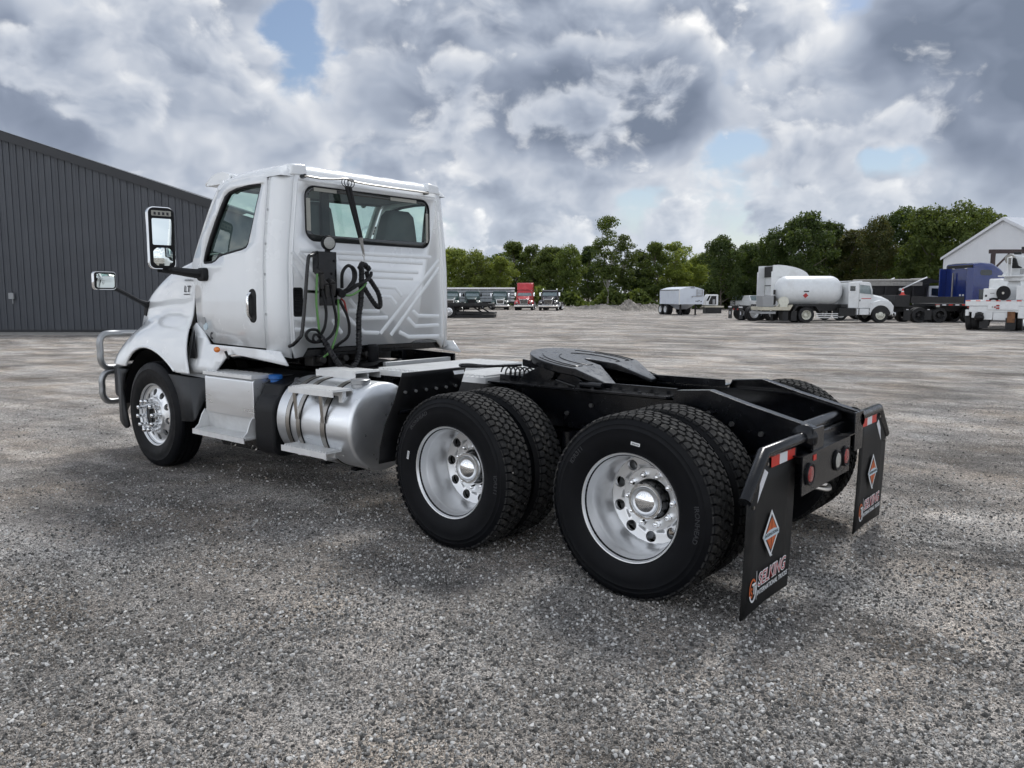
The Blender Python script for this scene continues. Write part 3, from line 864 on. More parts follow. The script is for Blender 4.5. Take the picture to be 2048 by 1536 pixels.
T(1740, 116, 465, 'broad', 'dark', 2, 'dark tree in the second row behind the dump truck box', 1.1, 0.02)
T(1830, 112, 455, 'broad', 'dark', 0, 'dark tree in the second row beside the white shed', 1.1, 0.02)
T(1420, 124, 500, 'broad', 'mid', 1, 'mid green tree in the second row right of the trailer', 1.1, 0.02)

def brush(name, pxa, pxb, D, h, n, leaf, label, seed, LUMP=0.6):
    """undergrowth that reads as one mass along the wood's edge"""
    rnd = random.Random(seed); vs = []; fs = []
    for _ in range(n):
        q = rnd.random(); px_ = pxa+(pxb-pxa)*q
        lump = LUMP+(1-LUMP)*math.sin(q*37+seed)*math.sin(q*13.7)
        dd = D+rnd.gauss(0, 1.3)
        p = G(px_, dd, h*lump*rnd.random()**0.6)
        nrm = Vector((rnd.uniform(-1, 1), rnd.uniform(-1, 1), rnd.uniform(-0.2, 1.2))).normalized()
        a = nrm.orthogonal().normalized(); t_ = rnd.uniform(0, 6.28)
        b = nrm.cross(a); a, b = a*math.cos(t_)+b*math.sin(t_), b*math.cos(t_)-a*math.sin(t_)
        s = rnd.uniform(0.14, 0.34); k = len(vs)
        vs += [p-a*s, p+b*s*0.6, p+a*s, p-b*s*0.6]; fs.append((k, k+1, k+2, k+3))
    me = bpy.data.meshes.new(name); me.from_pydata([tuple(v_) for v_ in vs], [], fs); me.materials.append(M_LEAF[leaf])
    tag(newobj(name, me), label, None, None, 'stuff')
brush('undergrowth', 870, 1420, 110, 3.2, 16000, 'mid', 'green undergrowth along the foot of the treeline', 3)
brush('dark_undergrowth', 1380, 1960, 104, 4.5, 20000, 'dark', 'dark undergrowth beneath the trees on the right', 5)  # same dark leaf mix as the trees on the right
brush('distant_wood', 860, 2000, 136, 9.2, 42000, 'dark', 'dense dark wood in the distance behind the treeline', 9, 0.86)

# ================================================================ THE TRUCK (x forward, y to its left, origin on the ground under the rear axle)
TRUCK = thing('semi_truck', 'white day cab semi tractor with black frame, fifth wheel and chrome hubs in the foreground', 'truck')
XF, XM = 5.325, 1.35
RW = 0.505

# ---------------------------------------------------------------- wheels
def ring_holes(m, a, r0, r1, rc, rh, n, depth, seg=16, a2=None, mi=0):
    """annular disc (axis y) with n round hand holes; a at r0, a2 at r1"""
    a2 = a if a2 is None else a2
    def P(r, t):
        k = (r-r0)/(r1-r0)
        return Vector((r*math.sin(t), a+(a2-a)*k, r*math.cos(t)))
    for s in range(n):
        t0 = 2*math.pi*s/n; half = math.pi/n
        c2 = (rc, 0.0); hole = []; outer = []
        for i in range(seg):
            q = 2*math.pi*(i+0.5)/seg
            dr, dt = math.cos(q), math.sin(q)
            hole.append((rc+rh*dr, rh*dt/rc))
            k = 1e9
            if dr > 1e-6: k = min(k, (r1-rc)/dr)
            if dr < -1e-6: k = min(k, (r0-rc)/dr)
            if abs(dt) > 1e-6: k = min(k, half*rc/abs(dt))
            outer.append((rc+k*dr, k*dt/rc))
        # insert the corners
        for cr in ((r1, half), (r1, -half), (r0, half), (r0, -half)):
            j = min(range(seg), key=lambda i: (outer[i][0]-cr[0])**2+((outer[i][1]-cr[1])*rc)**2)
            outer[j] = cr
        vo = [P(r, t0+t) for r, t in outer]; vh = [P(r, t0+t) for r, t in hole]
        vd = [p+Vector((0, -depth, 0)) for p in vh]
        fs = [(i, (i+1) % seg, seg+(i+1) % seg, seg+i) for i in range(seg)]+[(seg+i, seg+(i+1) % seg, 2*seg+(i+1) % seg, 2*seg+i) for i in range(seg)]
        m.add(vo+vh+vd, fs, mi)

def drive_tyre_mesh():
    m = MB()
    h = [(0.100, 0.286), (0.112, 0.300), (0.122, 0.325), (0.134, 0.368), (0.1385, 0.405), (0.137, 0.432), (0.1385, 0.437), (0.1345, 0.444), (0.131, 0.458), (0.132, 0.463), (0.127, 0.470), (0.121, 0.484), (0.113, 0.4965)]
    prof = h+[(a*-1, r) for a, r in reversed(h)]
    m.lathe(prof, n=96, closed=True)
    NP = 62; p = 2*math.pi/NP; rt = 0.517; rb = 0.494
    def block(poly, row_drop, t0):
        n = len(poly)
        vb = []; vt = []
        cx_ = sum(q[0] for q in poly)/n; cs = sum(q[1] for q in poly)/n
        for (a, s) in poly:
            for lst, r, k in ((vb, rb, 1.0), (vt, rt-row_drop-0.35*max(0, abs(a)-0.08), 0.93)):
                aa = cx_+(a-cx_)*k; ss = cs+(s-cs)*k
                t = t0+ss*p
                lst.append((r*math.sin(t), aa, r*math.cos(t)))
        m.add(vb+vt, [tuple(range(n, 2*n))]+[(i, (i+1) % n, n+(i+1) % n, n+i) for i in range(n)], 1)
    for i in range(NP):
        t0 = i*p
        for row, (ac, wd) in enumerate(((-0.098, 0.0215), (-0.0505, 0.0195), (0.0, 0.0225), (0.0505, 0.0195), (0.098, 0.0215))):
            off = 0.5*(row % 2)
            if row in (0, 4):
                sg = 1 if row == 4 else -1
                poly = [(ac-sg*wd, -0.26+off), (ac-sg*wd*0.4, -0.42+off), (ac+sg*(wd+0.004), -0.36+off), (ac+sg*(wd+0.004), 0.36+off), (ac-sg*wd*0.1, 0.42+off), (ac-sg*wd, 0.22+off)]
            else:
                sk = 0.12 if row != 2 else -0.12
                poly = [(ac-wd, -0.22-sk+off), (ac-wd*0.1, -0.45+off), (ac+wd, -0.22+sk+off), (ac+wd, 0.22+sk+off), (ac+wd*0.1, 0.45+off), (ac-wd, 0.22-sk+off)]
            block(poly, 0.0, t0)
    # shoulder lugs that run down the sidewall
    for sg in (-1, 1):
        for i in range(NP):
            t0 = (i)*p
            v_ = []
            for (a, r) in ((0.118, 0.508), (0.1225, 0.488), (0.112, 0.490)):
                for s in (-0.33, 0.33):
                    t = t0+s*p; v_.append((r*math.sin(t), sg*a, r*math.cos(t)))
            m.add(v_, [(0, 1, 3, 2), (2, 3, 5, 4), (0, 2, 4), (1, 5, 3)], 0)
    return m.mesh('tyre', [M_TYRE, M_TREAD], 30)

def steer_tyre_mesh():
    m = MB()
    h = [(0.100, 0.286), (0.112, 0.300), (0.124, 0.33), (0.136, 0.37), (0.140, 0.405), (0.137, 0.44), (0.1385, 0.445), (0.131, 0.468), (0.125, 0.485), (0.118, 0.500), (0.104, 0.511)]
    gr = []
    for c_ in (0.072, 0.026):
        gr += [(c_+0.006, 0.5155), (c_+0.0035, 0.500), (c_-0.0035, 0.500), (c_-0.006, 0.516)]
    r_ = h+gr
    prof = r_+[(-a, r) for a, r in reversed(r_)]
    m.lathe(prof, n=96, closed=True)
    return m.mesh('tyre', M_TYRE, 28)

ME_DTYRE = drive_tyre_mesh(); ME_STYRE = steer_tyre_mesh()

def dual_rim_mesh():
    m = MB()
    m.lathe([(0.100, 0.300), (0.114, 0.305), (0.119, 0.3025), (0.118, 0.298), (0.110, 0.293), (0.098, 0.2885), (0.085, 0.283), (0.050, 0.279), (0.044, 0.276), (0.036, 0.272), (0.0, 0.270), (-0.010, 0.267), (-0.075, 0.265), (-0.105, 0.264), (-0.126, 0.261), (-0.137, 0.256)], n=72)
    ring_holes(m, -0.147, 0.183, 0.256, 0.2195, 0.0325, 10, 0.024, a2=-0.137)
    m.lathe([(-0.147, 0.183), (-0.141, 0.178), (-0.141, 0.118), (-0.149, 0.113), (-0.16, 0.11)], n=60)
    return m.mesh('wheel', M_ALU, 32)
ME_DRIM = dual_rim_mesh()

def lug_mesh(L_, r):
    m = MB()
    m.cyl((0, 0, 0), (0, 0.012, 0), r*1.28, n=16); m.cyl((0, 0.012, 0), (0, L_*0.72, 0), r, r*0.98, n=6)
    m.lathe([(L_*0.72, r*0.9), (L_*0.9, r*0.82), (L_, r*0.45), (L_, 0)], n=12)
    return m.mesh('lug_nut', M_CHROME, 40)
ME_LUGD = lug_mesh(0.045, 0.0165)

def hub_drive(parent):
    m = MB()
    m.lathe([(-0.16, 0.112), (-0.135, 0.110), (-0.128, 0.104), (-0.118, 0.101), (-0.085, 0.098), (-0.083, 0.1)], n=40)
    for i in range(20):
        t = 2*math.pi*i/20
        m.M = Matrix.Rotation(t, 4, 'Y'); m.box(-0.008, 0.008, -0.098, -0.085, 0.092, 0.101); m.M = None
    m.build('hub', M_BLACK, parent)
    m = MB()
    m.lathe([(-0.085, 0.1), (-0.068, 0.104), (-0.060, 0.101), (-0.060, 0.090), (-0.064, 0.087), (-0.058, 0.085), (-0.046, 0.078), (-0.033, 0.062), (-0.024, 0.041), (-0.020, 0.019), (-0.019, 0.0)], n=48)
    m.build('hub_cap', M_CHROME, parent, smooth=25)

M_EMBOSS = mat('embossed_rubber', (0.024, 0.026, 0.030), 0.5, var=0.15)
def tyre_text(parent, body, size, ang, r):
    """raised letters running round the sidewall; ang is the angle of the middle, clockwise from the top seen from outside"""
    def bend(p):
        t = R(ang)-(-p.x/(r))   # left to right runs clockwise seen from +y
        rr = r+p.y
        return Vector((-rr*math.sin(t), 0.1372+p.z, rr*math.cos(t)))
    return text_mesh('sidewall_lettering', body, size, M_EMBOSS, parent, Matrix.Identity(4), 0.0016, bend=bend, sx=1.1, off=0.0006)

def make_drive_wheel(text=True):
    wh = newobj('wheel', ME_DRIM, TRUCK)
    newobj('tyre', ME_DTYRE, wh)
    hub_drive(wh)
    for i in range(10):
        t = 2*math.pi*(i+0.5)/10
        l_ = newobj('lug_nut', ME_LUGD, wh); l_.location = (0.143*math.sin(t), -0.143, 0.143*math.cos(t))
    return wh

def place(wh, x, y, rot, flip):
    wh.location = (x, y, RW)
    wh.rotation_euler = (0, rot, math.pi if flip else 0)
def sticker(parent, ang, r):
    m = MB(); m.M = Matrix.Rotation(-R(ang), 4, 'Y')
    m.box(-0.028, 0.028, 0.1372, 0.1388, r-0.0085, r+0.0085); m.build('tyre_label', M_PRINTW, parent, smooth=0)
    m = MB(); m.M = Matrix.Rotation(-R(ang), 4, 'Y')
    for i in range(9):
        m.box(-0.022+i*0.005, -0.0195+i*0.005, 0.1389, 0.1393, r-0.004-0.002*(i % 2), r+0.004)
    m.build('label_print', M_PRINTK, parent, smooth=0)

def tread_stones(wh, seed):
    rnd = random.Random(seed); m = MB()
    for _ in range(26):
        t = rnd.uniform(0, 6.283); a = rnd.choice((-0.074, -0.025, 0.025, 0.074))+rnd.uniform(-0.004, 0.004); r_ = 0.509
        m.sphere((r_*math.sin(t), a, r_*math.cos(t)), (rnd.uniform(0.004, 0.008), rnd.uniform(0.003, 0.006), rnd.uniform(0.004, 0.007)), 6, 4)
    o = m.build('tread_stones', M_CONC, wh, smooth=0); o['kind'] = 'stuff'
w_rear = make_drive_wheel()
place(w_rear, 0, 1.08, 0.0, False)
w_mid = copy_tree(w_rear, TRUCK); place(w_mid, XM, 1.08, R(14), False)
for wh, la, sa in ((w_rear, (-52, 'IDR311'), 8), (w_mid, (-38, 'IRONHEAD'), -78)):
    rot = R(14) if wh is w_mid else 0
    k_ = 14 if wh is w_mid else 0
    tyre_text(wh, la[1], 0.036, la[0]+k_, 0.418)
    tyre_text(wh, 'IRONHEAD' if wh is w_rear else 'IDR311', 0.036, 92+k_, 0.418)
    sticker(wh, sa+k_, 0.366); tread_stones(wh, k_+3)
for x in (0, XM):
    for sgn in (1, -1):
        if sgn < 0:
            o = copy_tree(w_rear if x == 0 else w_mid, TRUCK); place(o, x, -1.08, R(20+x*30), True)
        # inner wheel of the pair
        o = newobj('wheel', ME_DRIM, TRUCK); newobj('tyre', ME_DTYRE, o)
        place(o, x, sgn*0.742, R(9+x*10), sgn > 0)

# steer wheels
def steer_wheel():
    m = MB()
    m.lathe([(0.095, 0.300), (0.114, 0.305), (0.120, 0.3025), (0.119, 0.298), (0.108, 0.291), (0.094, 0.2855), (0.080, 0.280), (0.074, 0.268), (0.074, 0.255)], n=72)
    ring_holes(m, 0.106, 0.176, 0.255, 0.2165, 0.0325, 10, 0.03, a2=0.074)
    m.lathe([(0.106, 0.176), (0.113, 0.172), (0.122, 0.168), (0.124, 0.163), (0.124, 0.120), (0.118, 0.117), (0.06, 0.117)], n=60)
    wh = newobj('wheel', m.mesh('wheel', M_ALU, 30), TRUCK)
    newobj('tyre', ME_STYRE, wh)
    m = MB(); m.lathe([(0.06, 0.114), (0.150, 0.114), (0.157, 0.111), (0.157, 0.101), (0.150, 0.099), (0.06, 0.099)], n=40); m.build('hub_ring', M_CHROME, wh)
    m = MB(); m.lathe([(0.05, 0.100), (0.075, 0.098), (0.085, 0.075), (0.100, 0.070), (0.105, 0.055), (0.105, 0.0)], n=32); m.build('hub', M_DIRTYMETAL, wh)
    m = MB()
    m.cyl((0, 0, 0), (0, 0.012, 0), 0.024, n=16); m.cyl((0, 0.012, 0), (0, 0.048, 0), 0.0185, n=16)
    m.lathe([(0.048, 0.0185), (0.052, 0.0215), (0.088, 0.0205), (0.097, 0.017), (0.101, 0.008), (0.101, 0)], n=16)
    ml = m.mesh('lug_nut_cover', M_CHROME, 40)
    for i in range(10):
        t = 2*math.pi*(i+0.5)/10
        l_ = newobj('lug_nut_cover', ml, wh); l_.location = (0.143*math.sin(t), 0.124, 0.143*math.cos(t))
    return wh
w_st = steer_wheel(); place(w_st, XF, 1.07, 0.1, False)
o = copy_tree(w_st, TRUCK); place(o, XF, -1.07, 0.3, True)
m = MB(); m.box(-0.012, 0.012, 0.080, 0.0835, 0, 0.02); 
# axles
for x in (0, XM):
    m = MB(); m.cyl((x, -0.95, RW), (x, 0.95, RW), 0.075, n=16); m.sphere((x, 0.0, RW), (0.21, 0.2, 0.2), 20, 12)
    for s in (-1, 1): m.cyl((x, s*0.55, RW), (x, s*0.60, RW), 0.20, n=24); m.box(x-0.5, x+0.2, s*0.43-0.05, s*0.43+0.05, RW-0.11, RW-0.02); m.cyl((x-0.42, s*0.43, RW-0.02), (x-0.42, s*0.43, 0.74), 0.125, n=20)
    m.build('drive_axle', M_BLACK, TRUCK)
m = MB(); m.box(XF-0.06, XF+0.06, -0.95, 0.95, 0.42, 0.54); m.build('steer_axle', M_BLACK, TRUCK, bevel=0.02)

# ---------------------------------------------------------------- frame
M_BOLT = mat('zinc_bolt', (0.10, 0.10, 0.10), 0.35, 0.6)
for s in (1, -1):
    m = MB()
    yo, yi = s*0.43, s*0.345
    zt, zb = 1.015, 0.74
    def rail(x0, x1, za0, za1, zb0, zb1, m=m):
        for (ya, yb, da, db) in ((yo, yo-s*0.009, 0, 0),):
            m.add([(x0, ya, zb0), (x1, ya, zb1), (x1, yb, zb1), (x0, yb, zb0), (x0, ya, za0), (x1, ya, za1), (x1, yb, za1), (x0, yb, za0)],
                  [(3, 2, 1, 0), (4, 5, 6, 7), (0, 1, 5, 4), (1, 2, 6, 5), (2, 3, 7, 6), (3, 0, 4, 7)])
        m.add([(x0, yo, za0), (x1, yo, za1), (x1, yi, za1), (x0, yi, za0), (x0, yo, za0-0.011), (x1, yo, za1-0.011), (x1, yi, za1-0.011), (x0, yi, za0-0.011)],
              [(3, 2, 1, 0), (4, 5, 6, 7), (0, 1, 5, 4), (1, 2, 6, 5), (2, 3, 7, 6), (3, 0, 4, 7)])
        m.add([(x0, yo, zb0), (x1, yo, zb1), (x1, yi, zb1), (x0, yi, zb0), (x0, yo, zb0+0.011), (x1, yo, zb1+0.011), (x1, yi, zb1+0.011), (x0, yi, zb0+0.011)],
              [(3, 2, 1, 0), (4, 5, 6, 7), (0, 1, 5, 4), (1, 2, 6, 5), (2, 3, 7, 6), (3, 0, 4, 7)])
    rail(5.9, -0.32, zt, zt, zb, zb); rail(-0.32, -0.725, zt, 0.915, zb, 0.70)
    m.build('frame_rail', M_BLACK, TRUCK, smooth=0)
    # pick-up ramp on the tail of the rail: upright web with folded top flange
    m = MB()
    prof = [(0.14, 1.017), (0.118, 1.070), (-0.10, 1.088), (-0.335, 1.022), (-0.72, 0.927)]
    ybase = s*0.445
    for (a, b) in zip(prof, prof[1:]):
        m.add([(a[0], ybase, a[1]), (b[0], ybase, b[1]), (b[0], s*0.375, b[1]), (a[0], s*0.375, a[1]), (a[0], ybase, a[1]-0.010), (b[0], ybase, b[1]-0.010), (b[0], s*0.375, b[1]-0.010), (a[0], s*0.375, a[1]-0.010)],
              [(3, 2, 1, 0), (4, 5, 6, 7), (0, 1, 5, 4), (1, 2, 6, 5), (2, 3, 7, 6), (3, 0, 4, 7)])
    m.prism([(p[0], p[1]-0.006) for p in prof]+[(-0.72, 0.70), (-0.35, 0.76), (0.14, 0.80)], 'y', s*0.432, s*0.445)
    m.build('pickup_ramp', M_BLACK, TRUCK, smooth=0, bevel=0.003)
    m = MB(); m.box(-0.735, -0.722, s*0.30, s*0.47, 0.68, 0.925); m.build('rail_end_plate', M_BLACK, TRUCK, bevel=0.003)
    for x, z in ((-0.1, 0.95), (-0.25, 0.90), (-0.43, 0.86), (-0.58, 0.84), (0.35, 0.92), (0.55, 0.85), (0.75, 0.92), (0.95, 0.85), (1.6, 0.93), (1.8, 0.82), (2.2, 0.9)):
        m = MB(); m.cyl((x, s*0.446 if x < 0.14 else s*0.431, z), (x, s*0.462 if x < 0.14 else s*0.447, z), 0.016, n=6); m.build('frame_bolt', M_BOLT, TRUCK, smooth=0)
    # fifth-wheel outboard angle with bolt row
    m = MB(); m.prism([(s*0.345, 1.019), (s*0.50, 1.019), (s*0.50, 1.031), (s*0.36, 1.031), (s*0.36, 1.07), (s*0.345, 1.07)], 'x', 0.16, 1.62); m.build('mounting_angle', M_BLACK, TRUCK, smooth=0)
    for i in range(11):
        m = MB(); x = 0.26+i*0.12; m.cyl((x, s*0.44, 1.031), (x, s*0.44, 1.044), 0.013, n=6); m.build('frame_bolt', M_BLACK, TRUCK, smooth=0)
for x, a in ((-0.64, 0.05), (0.68, 0.12), (2.05, 0.1), (3.0, 0.1), (4.4, 0.12)):
    m = MB(); m.box(x-a/2, x+a/2, -0.335, 0.335, 0.78, 0.97 if x > -0.5 else 0.86); m.build('cross_member', M_BLACK, TRUCK, bevel=0.006)
m = MB(); m.cyl((-0.60, -0.335, 0.885), (-0.60, 0.335, 0.885), 0.04, n=20); m.build('cross_tube', M_BLACK, TRUCK)
# walkway plate seen between the rails behind the fifth wheel
m = MB(); m.prism([(0.02, -0.33), (0.46, -0.33), (0.48, 0.05), (0.30, 0.20), (0.02, 0.10)], 'z', 0.90, 0.908); m.build('spring_plate', M_ALUW, TRUCK, smooth=0)

# ---------------------------------------------------------------- fifth wheel
def fifth_wheel():
    cx_, rad = 1.04, 0.455
    def zt(x):
        return 1.238-0.155*(1.40-x) if x > 0.90 else 1.1605-(0.90-x)*0.50
    def outline(k=0.0):
        pts = []
        for i in range(41):
            t = R(-112)+R(224)*i/40
            pts.append((cx_+(rad-k)*math.cos(t), (rad-k)*math.sin(t)))
        # tail: from the left side back to the tip, in along the throat, round the jaw, out the other tip
        tail = [(0.90, 0.425-k), (0.675, 0.315-k*0.6), (0.675, 0.235), (0.78, 0.165), (0.90, 0.095), (1.06, 0.040), (1.095, 0.018)]
        return [p for p in pts if p[0] > 0.885]+tail+[(x, -y) for x, y in reversed(tail)]
    oc = [p for p in outline()]
    fw = newobj('fifth_wheel', None, TRUCK)
    def fn(u_, v_): return (u_, v_, zt(u_))
    m = bpy.data.meshes.new('fifth_wheel')
    nv = len(oc); k0 = nv-14
    tv = [(x, y, zt(x)) for x, y in oc]
    bv = [(x, y, zt(x)-(0.055 if x > 0.8 else 0.030)) for x, y in oc]
    tf = [list(range(k0))+[k0, k0+4, k0+5, k0+6, k0+7, k0+8, k0+9, k0+13], [k0, k0+1, k0+2, k0+3, k0+4], [k0+9, k0+10, k0+11, k0+12, k0+13]]
    fs_ = tf+[[i+nv for i in reversed(f_)] for f_ in tf]+[[i, (i+1) % nv, (i+1) % nv+nv, i+nv] for i in range(nv)]
    mi_ = [0]*3+[1]*(3+nv)
    m.from_pydata(tv+bv, [], fs_); m.polygons.foreach_set('material_index', mi_)
    bm = bmesh.new(); bm.from_mesh(m); bmesh.ops.recalc_face_normals(bm, faces=bm.faces); bm.to_mesh(m); bm.free()
    m.materials.append(M_PLATE); m.materials.append(M_BLACK); m.polygons.foreach_set('use_smooth', [True]*len(m.polygons)); m.set_sharp_from_angle(angle=R(30))
    bpy.data.objects.remove(fw)
    fw = newobj('fifth_wheel', m, TRUCK)
    b = fw.modifiers.new('bevel', 'BEVEL'); b.width = 0.008; b.segments = 2; b.limit_method = 'ANGLE'; b.angle_limit = R(35)
    # grease grooves: thin dark beads that follow the plate
    for rr, a0, a1 in ((0.36, 35, 128), (0.36, -128, -35), (0.24, 15, 140), (0.24, -140, -15), (0.415, 60, 118), (0.415, -118, -60)):
        g = MB(); pts = []
        for i in range(25):
            t = R(a0+(a1-a0)*i/24); x = cx_+rr*math.cos(t); y = rr*math.sin(t)
            if x < 0.93: x = 0.93
            pts.append((x, y, zt(x)+0.0012))
        pts = [p for i, p in enumerate(pts) if i == 0 or (Vector(p)-Vector(pts[i-1])).length > 1e-4]
        g.tube(pts, 0.0045, 5); g.build('grease_groove', M_BLACK, fw)
    # skirt ribs, trunnion brackets
    for s in (1, -1):
        g = MB()
        g.prism([(0.74, 1.02), (1.42, 1.02), (1.36, 1.09), (1.20, 1.165), (0.98, 1.15), (0.86, 1.08)], 'y', s*0.36, s*0.40); g.build('trunnion_bracket', M_BLACK, fw, bevel=0.006)
        g = MB(); g.cyl((1.12, s*0.33, 1.13), (1.12, s*0.44, 1.13), 0.062, n=20); g.build('trunnion_pin', M_BLACK, fw)
        g = MB(); g.prism([(0.84, 1.06), (1.44, 1.14), (1.44, 1.19), (0.9, 1.12)], 'y', s*0.30, s*0.315); g.build('plate_rib', M_BLACK, fw)
        g = MB(); g.tube([(1.2, s*0.405, 1.10), (1.02, s*0.41, 1.06), (0.90, s*0.41, 1.035)], 0.007, 6); g.build('tie_rod', M_BLACK, fw)
    g = MB(); g.box(1.0, 1.55, -0.345, 0.345, 1.033, 1.047); g.box(0.50, 1.55, -0.334, 0.334, 0.80, 0.90); g.build('base_plate', M_MATTE, fw)
    g = MB(); g.box(1.13, 1.36, -0.20, 0.20, 1.06, 1.15); g.build('lock_housing', M_BLACK, fw, bevel=0.01)
    g = MB(); g.cyl((0.86, 0.40, 1.052), (0.68, 0.41, 1.052), 0.022, n=10); g.build('slide_cylinder', M_BLACK, fw)
    g = MB()
    g.tube(smooth_path([(1.38, 0.40, 1.155), (1.50, 0.55, 1.150), (1.60, 0.66, 1.148), (1.69, 0.70, 1.150), (1.74, 0.66, 1.155), (1.70, 0.60, 1.155), (1.58, 0.57, 1.150), (1.49, 0.51, 1.150)], 4), 0.009, 6)
    g.build('release_handle', M_BLACK, fw)
fifth_wheel()

# coiled lines by the fifth wheel and the deck
m = MB(); pts = []
for i in range(120):
    t = i/119; pts.append((1.62-0.30*t, 0.30+0.05*t+0.045*math.cos(t*12*math.pi), 1.085+0.045*math.sin(t*12*math.pi)))
m.tube(pts, 0.006, 5); m.build('coiled_air_line', M_HOSE, TRUCK)

# ---------------------------------------------------------------- deck plates
def deck(x0, x1, y0, y1, z):
    m = MB(); m.box(x0, x1, y0, y1, z-0.05, z-0.006)
    n = int((x1-x0)/0.05)
    for i in range(n):
        xx = x0+0.012+i*(x1-x0-0.02)/n
        m.box(xx, xx+0.018, y0+0.01, y1-0.01, z-0.006, z+0.010)
    m.build('deck_plate', M_ALUW, TRUCK, smooth=0)
deck(2.16, 2.78, -0.62, 0.58, 1.062); deck(1.64, 2.06, -0.66, 0.50, 1.058); deck(1.70, 2.35, -1.05, -0.68, 1.02)
m = MB(); m.prism([(2.80, -0.40), (3.90, -0.62), (3.90, -0.60), (2.80, -0.38)], 'z', 1.02, 1.13); m.build('deck_side_rail', M_BLACK, TRUCK, smooth=0)
m = MB(); m.box(2.82, 2.86, -0.36, 0.42, 1.06, 1.10); m.build('deck_bar', M_GUARD, TRUCK, bevel=0.004)
# clutter behind the cab: gearbox, air tanks, valves, lines
m = MB(); m.lathe([(3.2, 0.12), (3.3, 0.2), (4.3, 0.27), (4.32, 0.0)], (0, 0.0, 0.86), 'x', 20); m.build('gearbox', M_DIRTYMETAL, TRUCK)
for y, x0, x1, z, r in ((-0.62, 2.4, 3.2, 0.86, 0.13), (-0.25, 2.9, 3.3, 0.90, 0.1)):
    m = MB(); m.lathe([(x0, 0), (x0, r*0.6), (x0+0.06, r), (x1-0.06, r), (x1, r*0.6), (x1, 0)], (0, y, z), 'x', 20); m.build('air_tank', M_BLACK, TRUCK)
rr_ = random.Random(4)
for i in range(9):
    y = rr_.uniform(-0.3, 0.6); m = MB()
    m.tube(smooth_path([(3.4, y, 1.0), (3.1, y+rr_.uniform(-.15, .15), 1.04+rr_.uniform(-.04, .05)), (2.9, y+rr_.uniform(-.2, .2), 1.05), (2.75, y+rr_.uniform(-.2, .2), 1.0)], 5), 0.011, 6)
    m.build('air_line', M_HOSE, TRUCK)
for y, z, a in ((0.60, 1.10, 0.06), (0.35, 1.10, 0.05), (0.10, 1.12, 0.055)):
    m = MB(); m.box(3.50, 3.62, y-a, y+a, z-0.06, z+0.06); m.cyl((3.49, y, z), (3.42, y, z), a*0.6, n=14); m.build('brake_valve', M_DIRTYMETAL, TRUCK, bevel=0.008)
m = MB(); m.lathe([(0, 0), (0, 0.05), (0.02, 0.055), (0.13, 0.055), (0.15, 0.04), (0.15, 0)], (3.42, 0.05, 1.06), 'z', 18); m.build('air_filter_can', M_PLASTIC, TRUCK)
m = MB(); m.prism([(-0.31, 1.13), (-0.10, 1.13), (-0.18, 1.23), (-0.25, 1.24)], 'x', 4.3, 4.31); m.build('far_side_plate', M_WHITE, TRUCK, smooth=0)
for y in (-0.42, 0.42):
    m = MB(); m.box(3.50, 3.56, y-0.03, y+0.03, 1.0, 1.2); m.build('cab_mount', M_BLACK, TRUCK, bevel=0.006)
m = MB(); m.box(3.46, 3.53, -0.5, 0.5, 1.155, 1.20); m.build('cab_suspension_beam', M_BLACK, TRUCK, bevel=0.006)

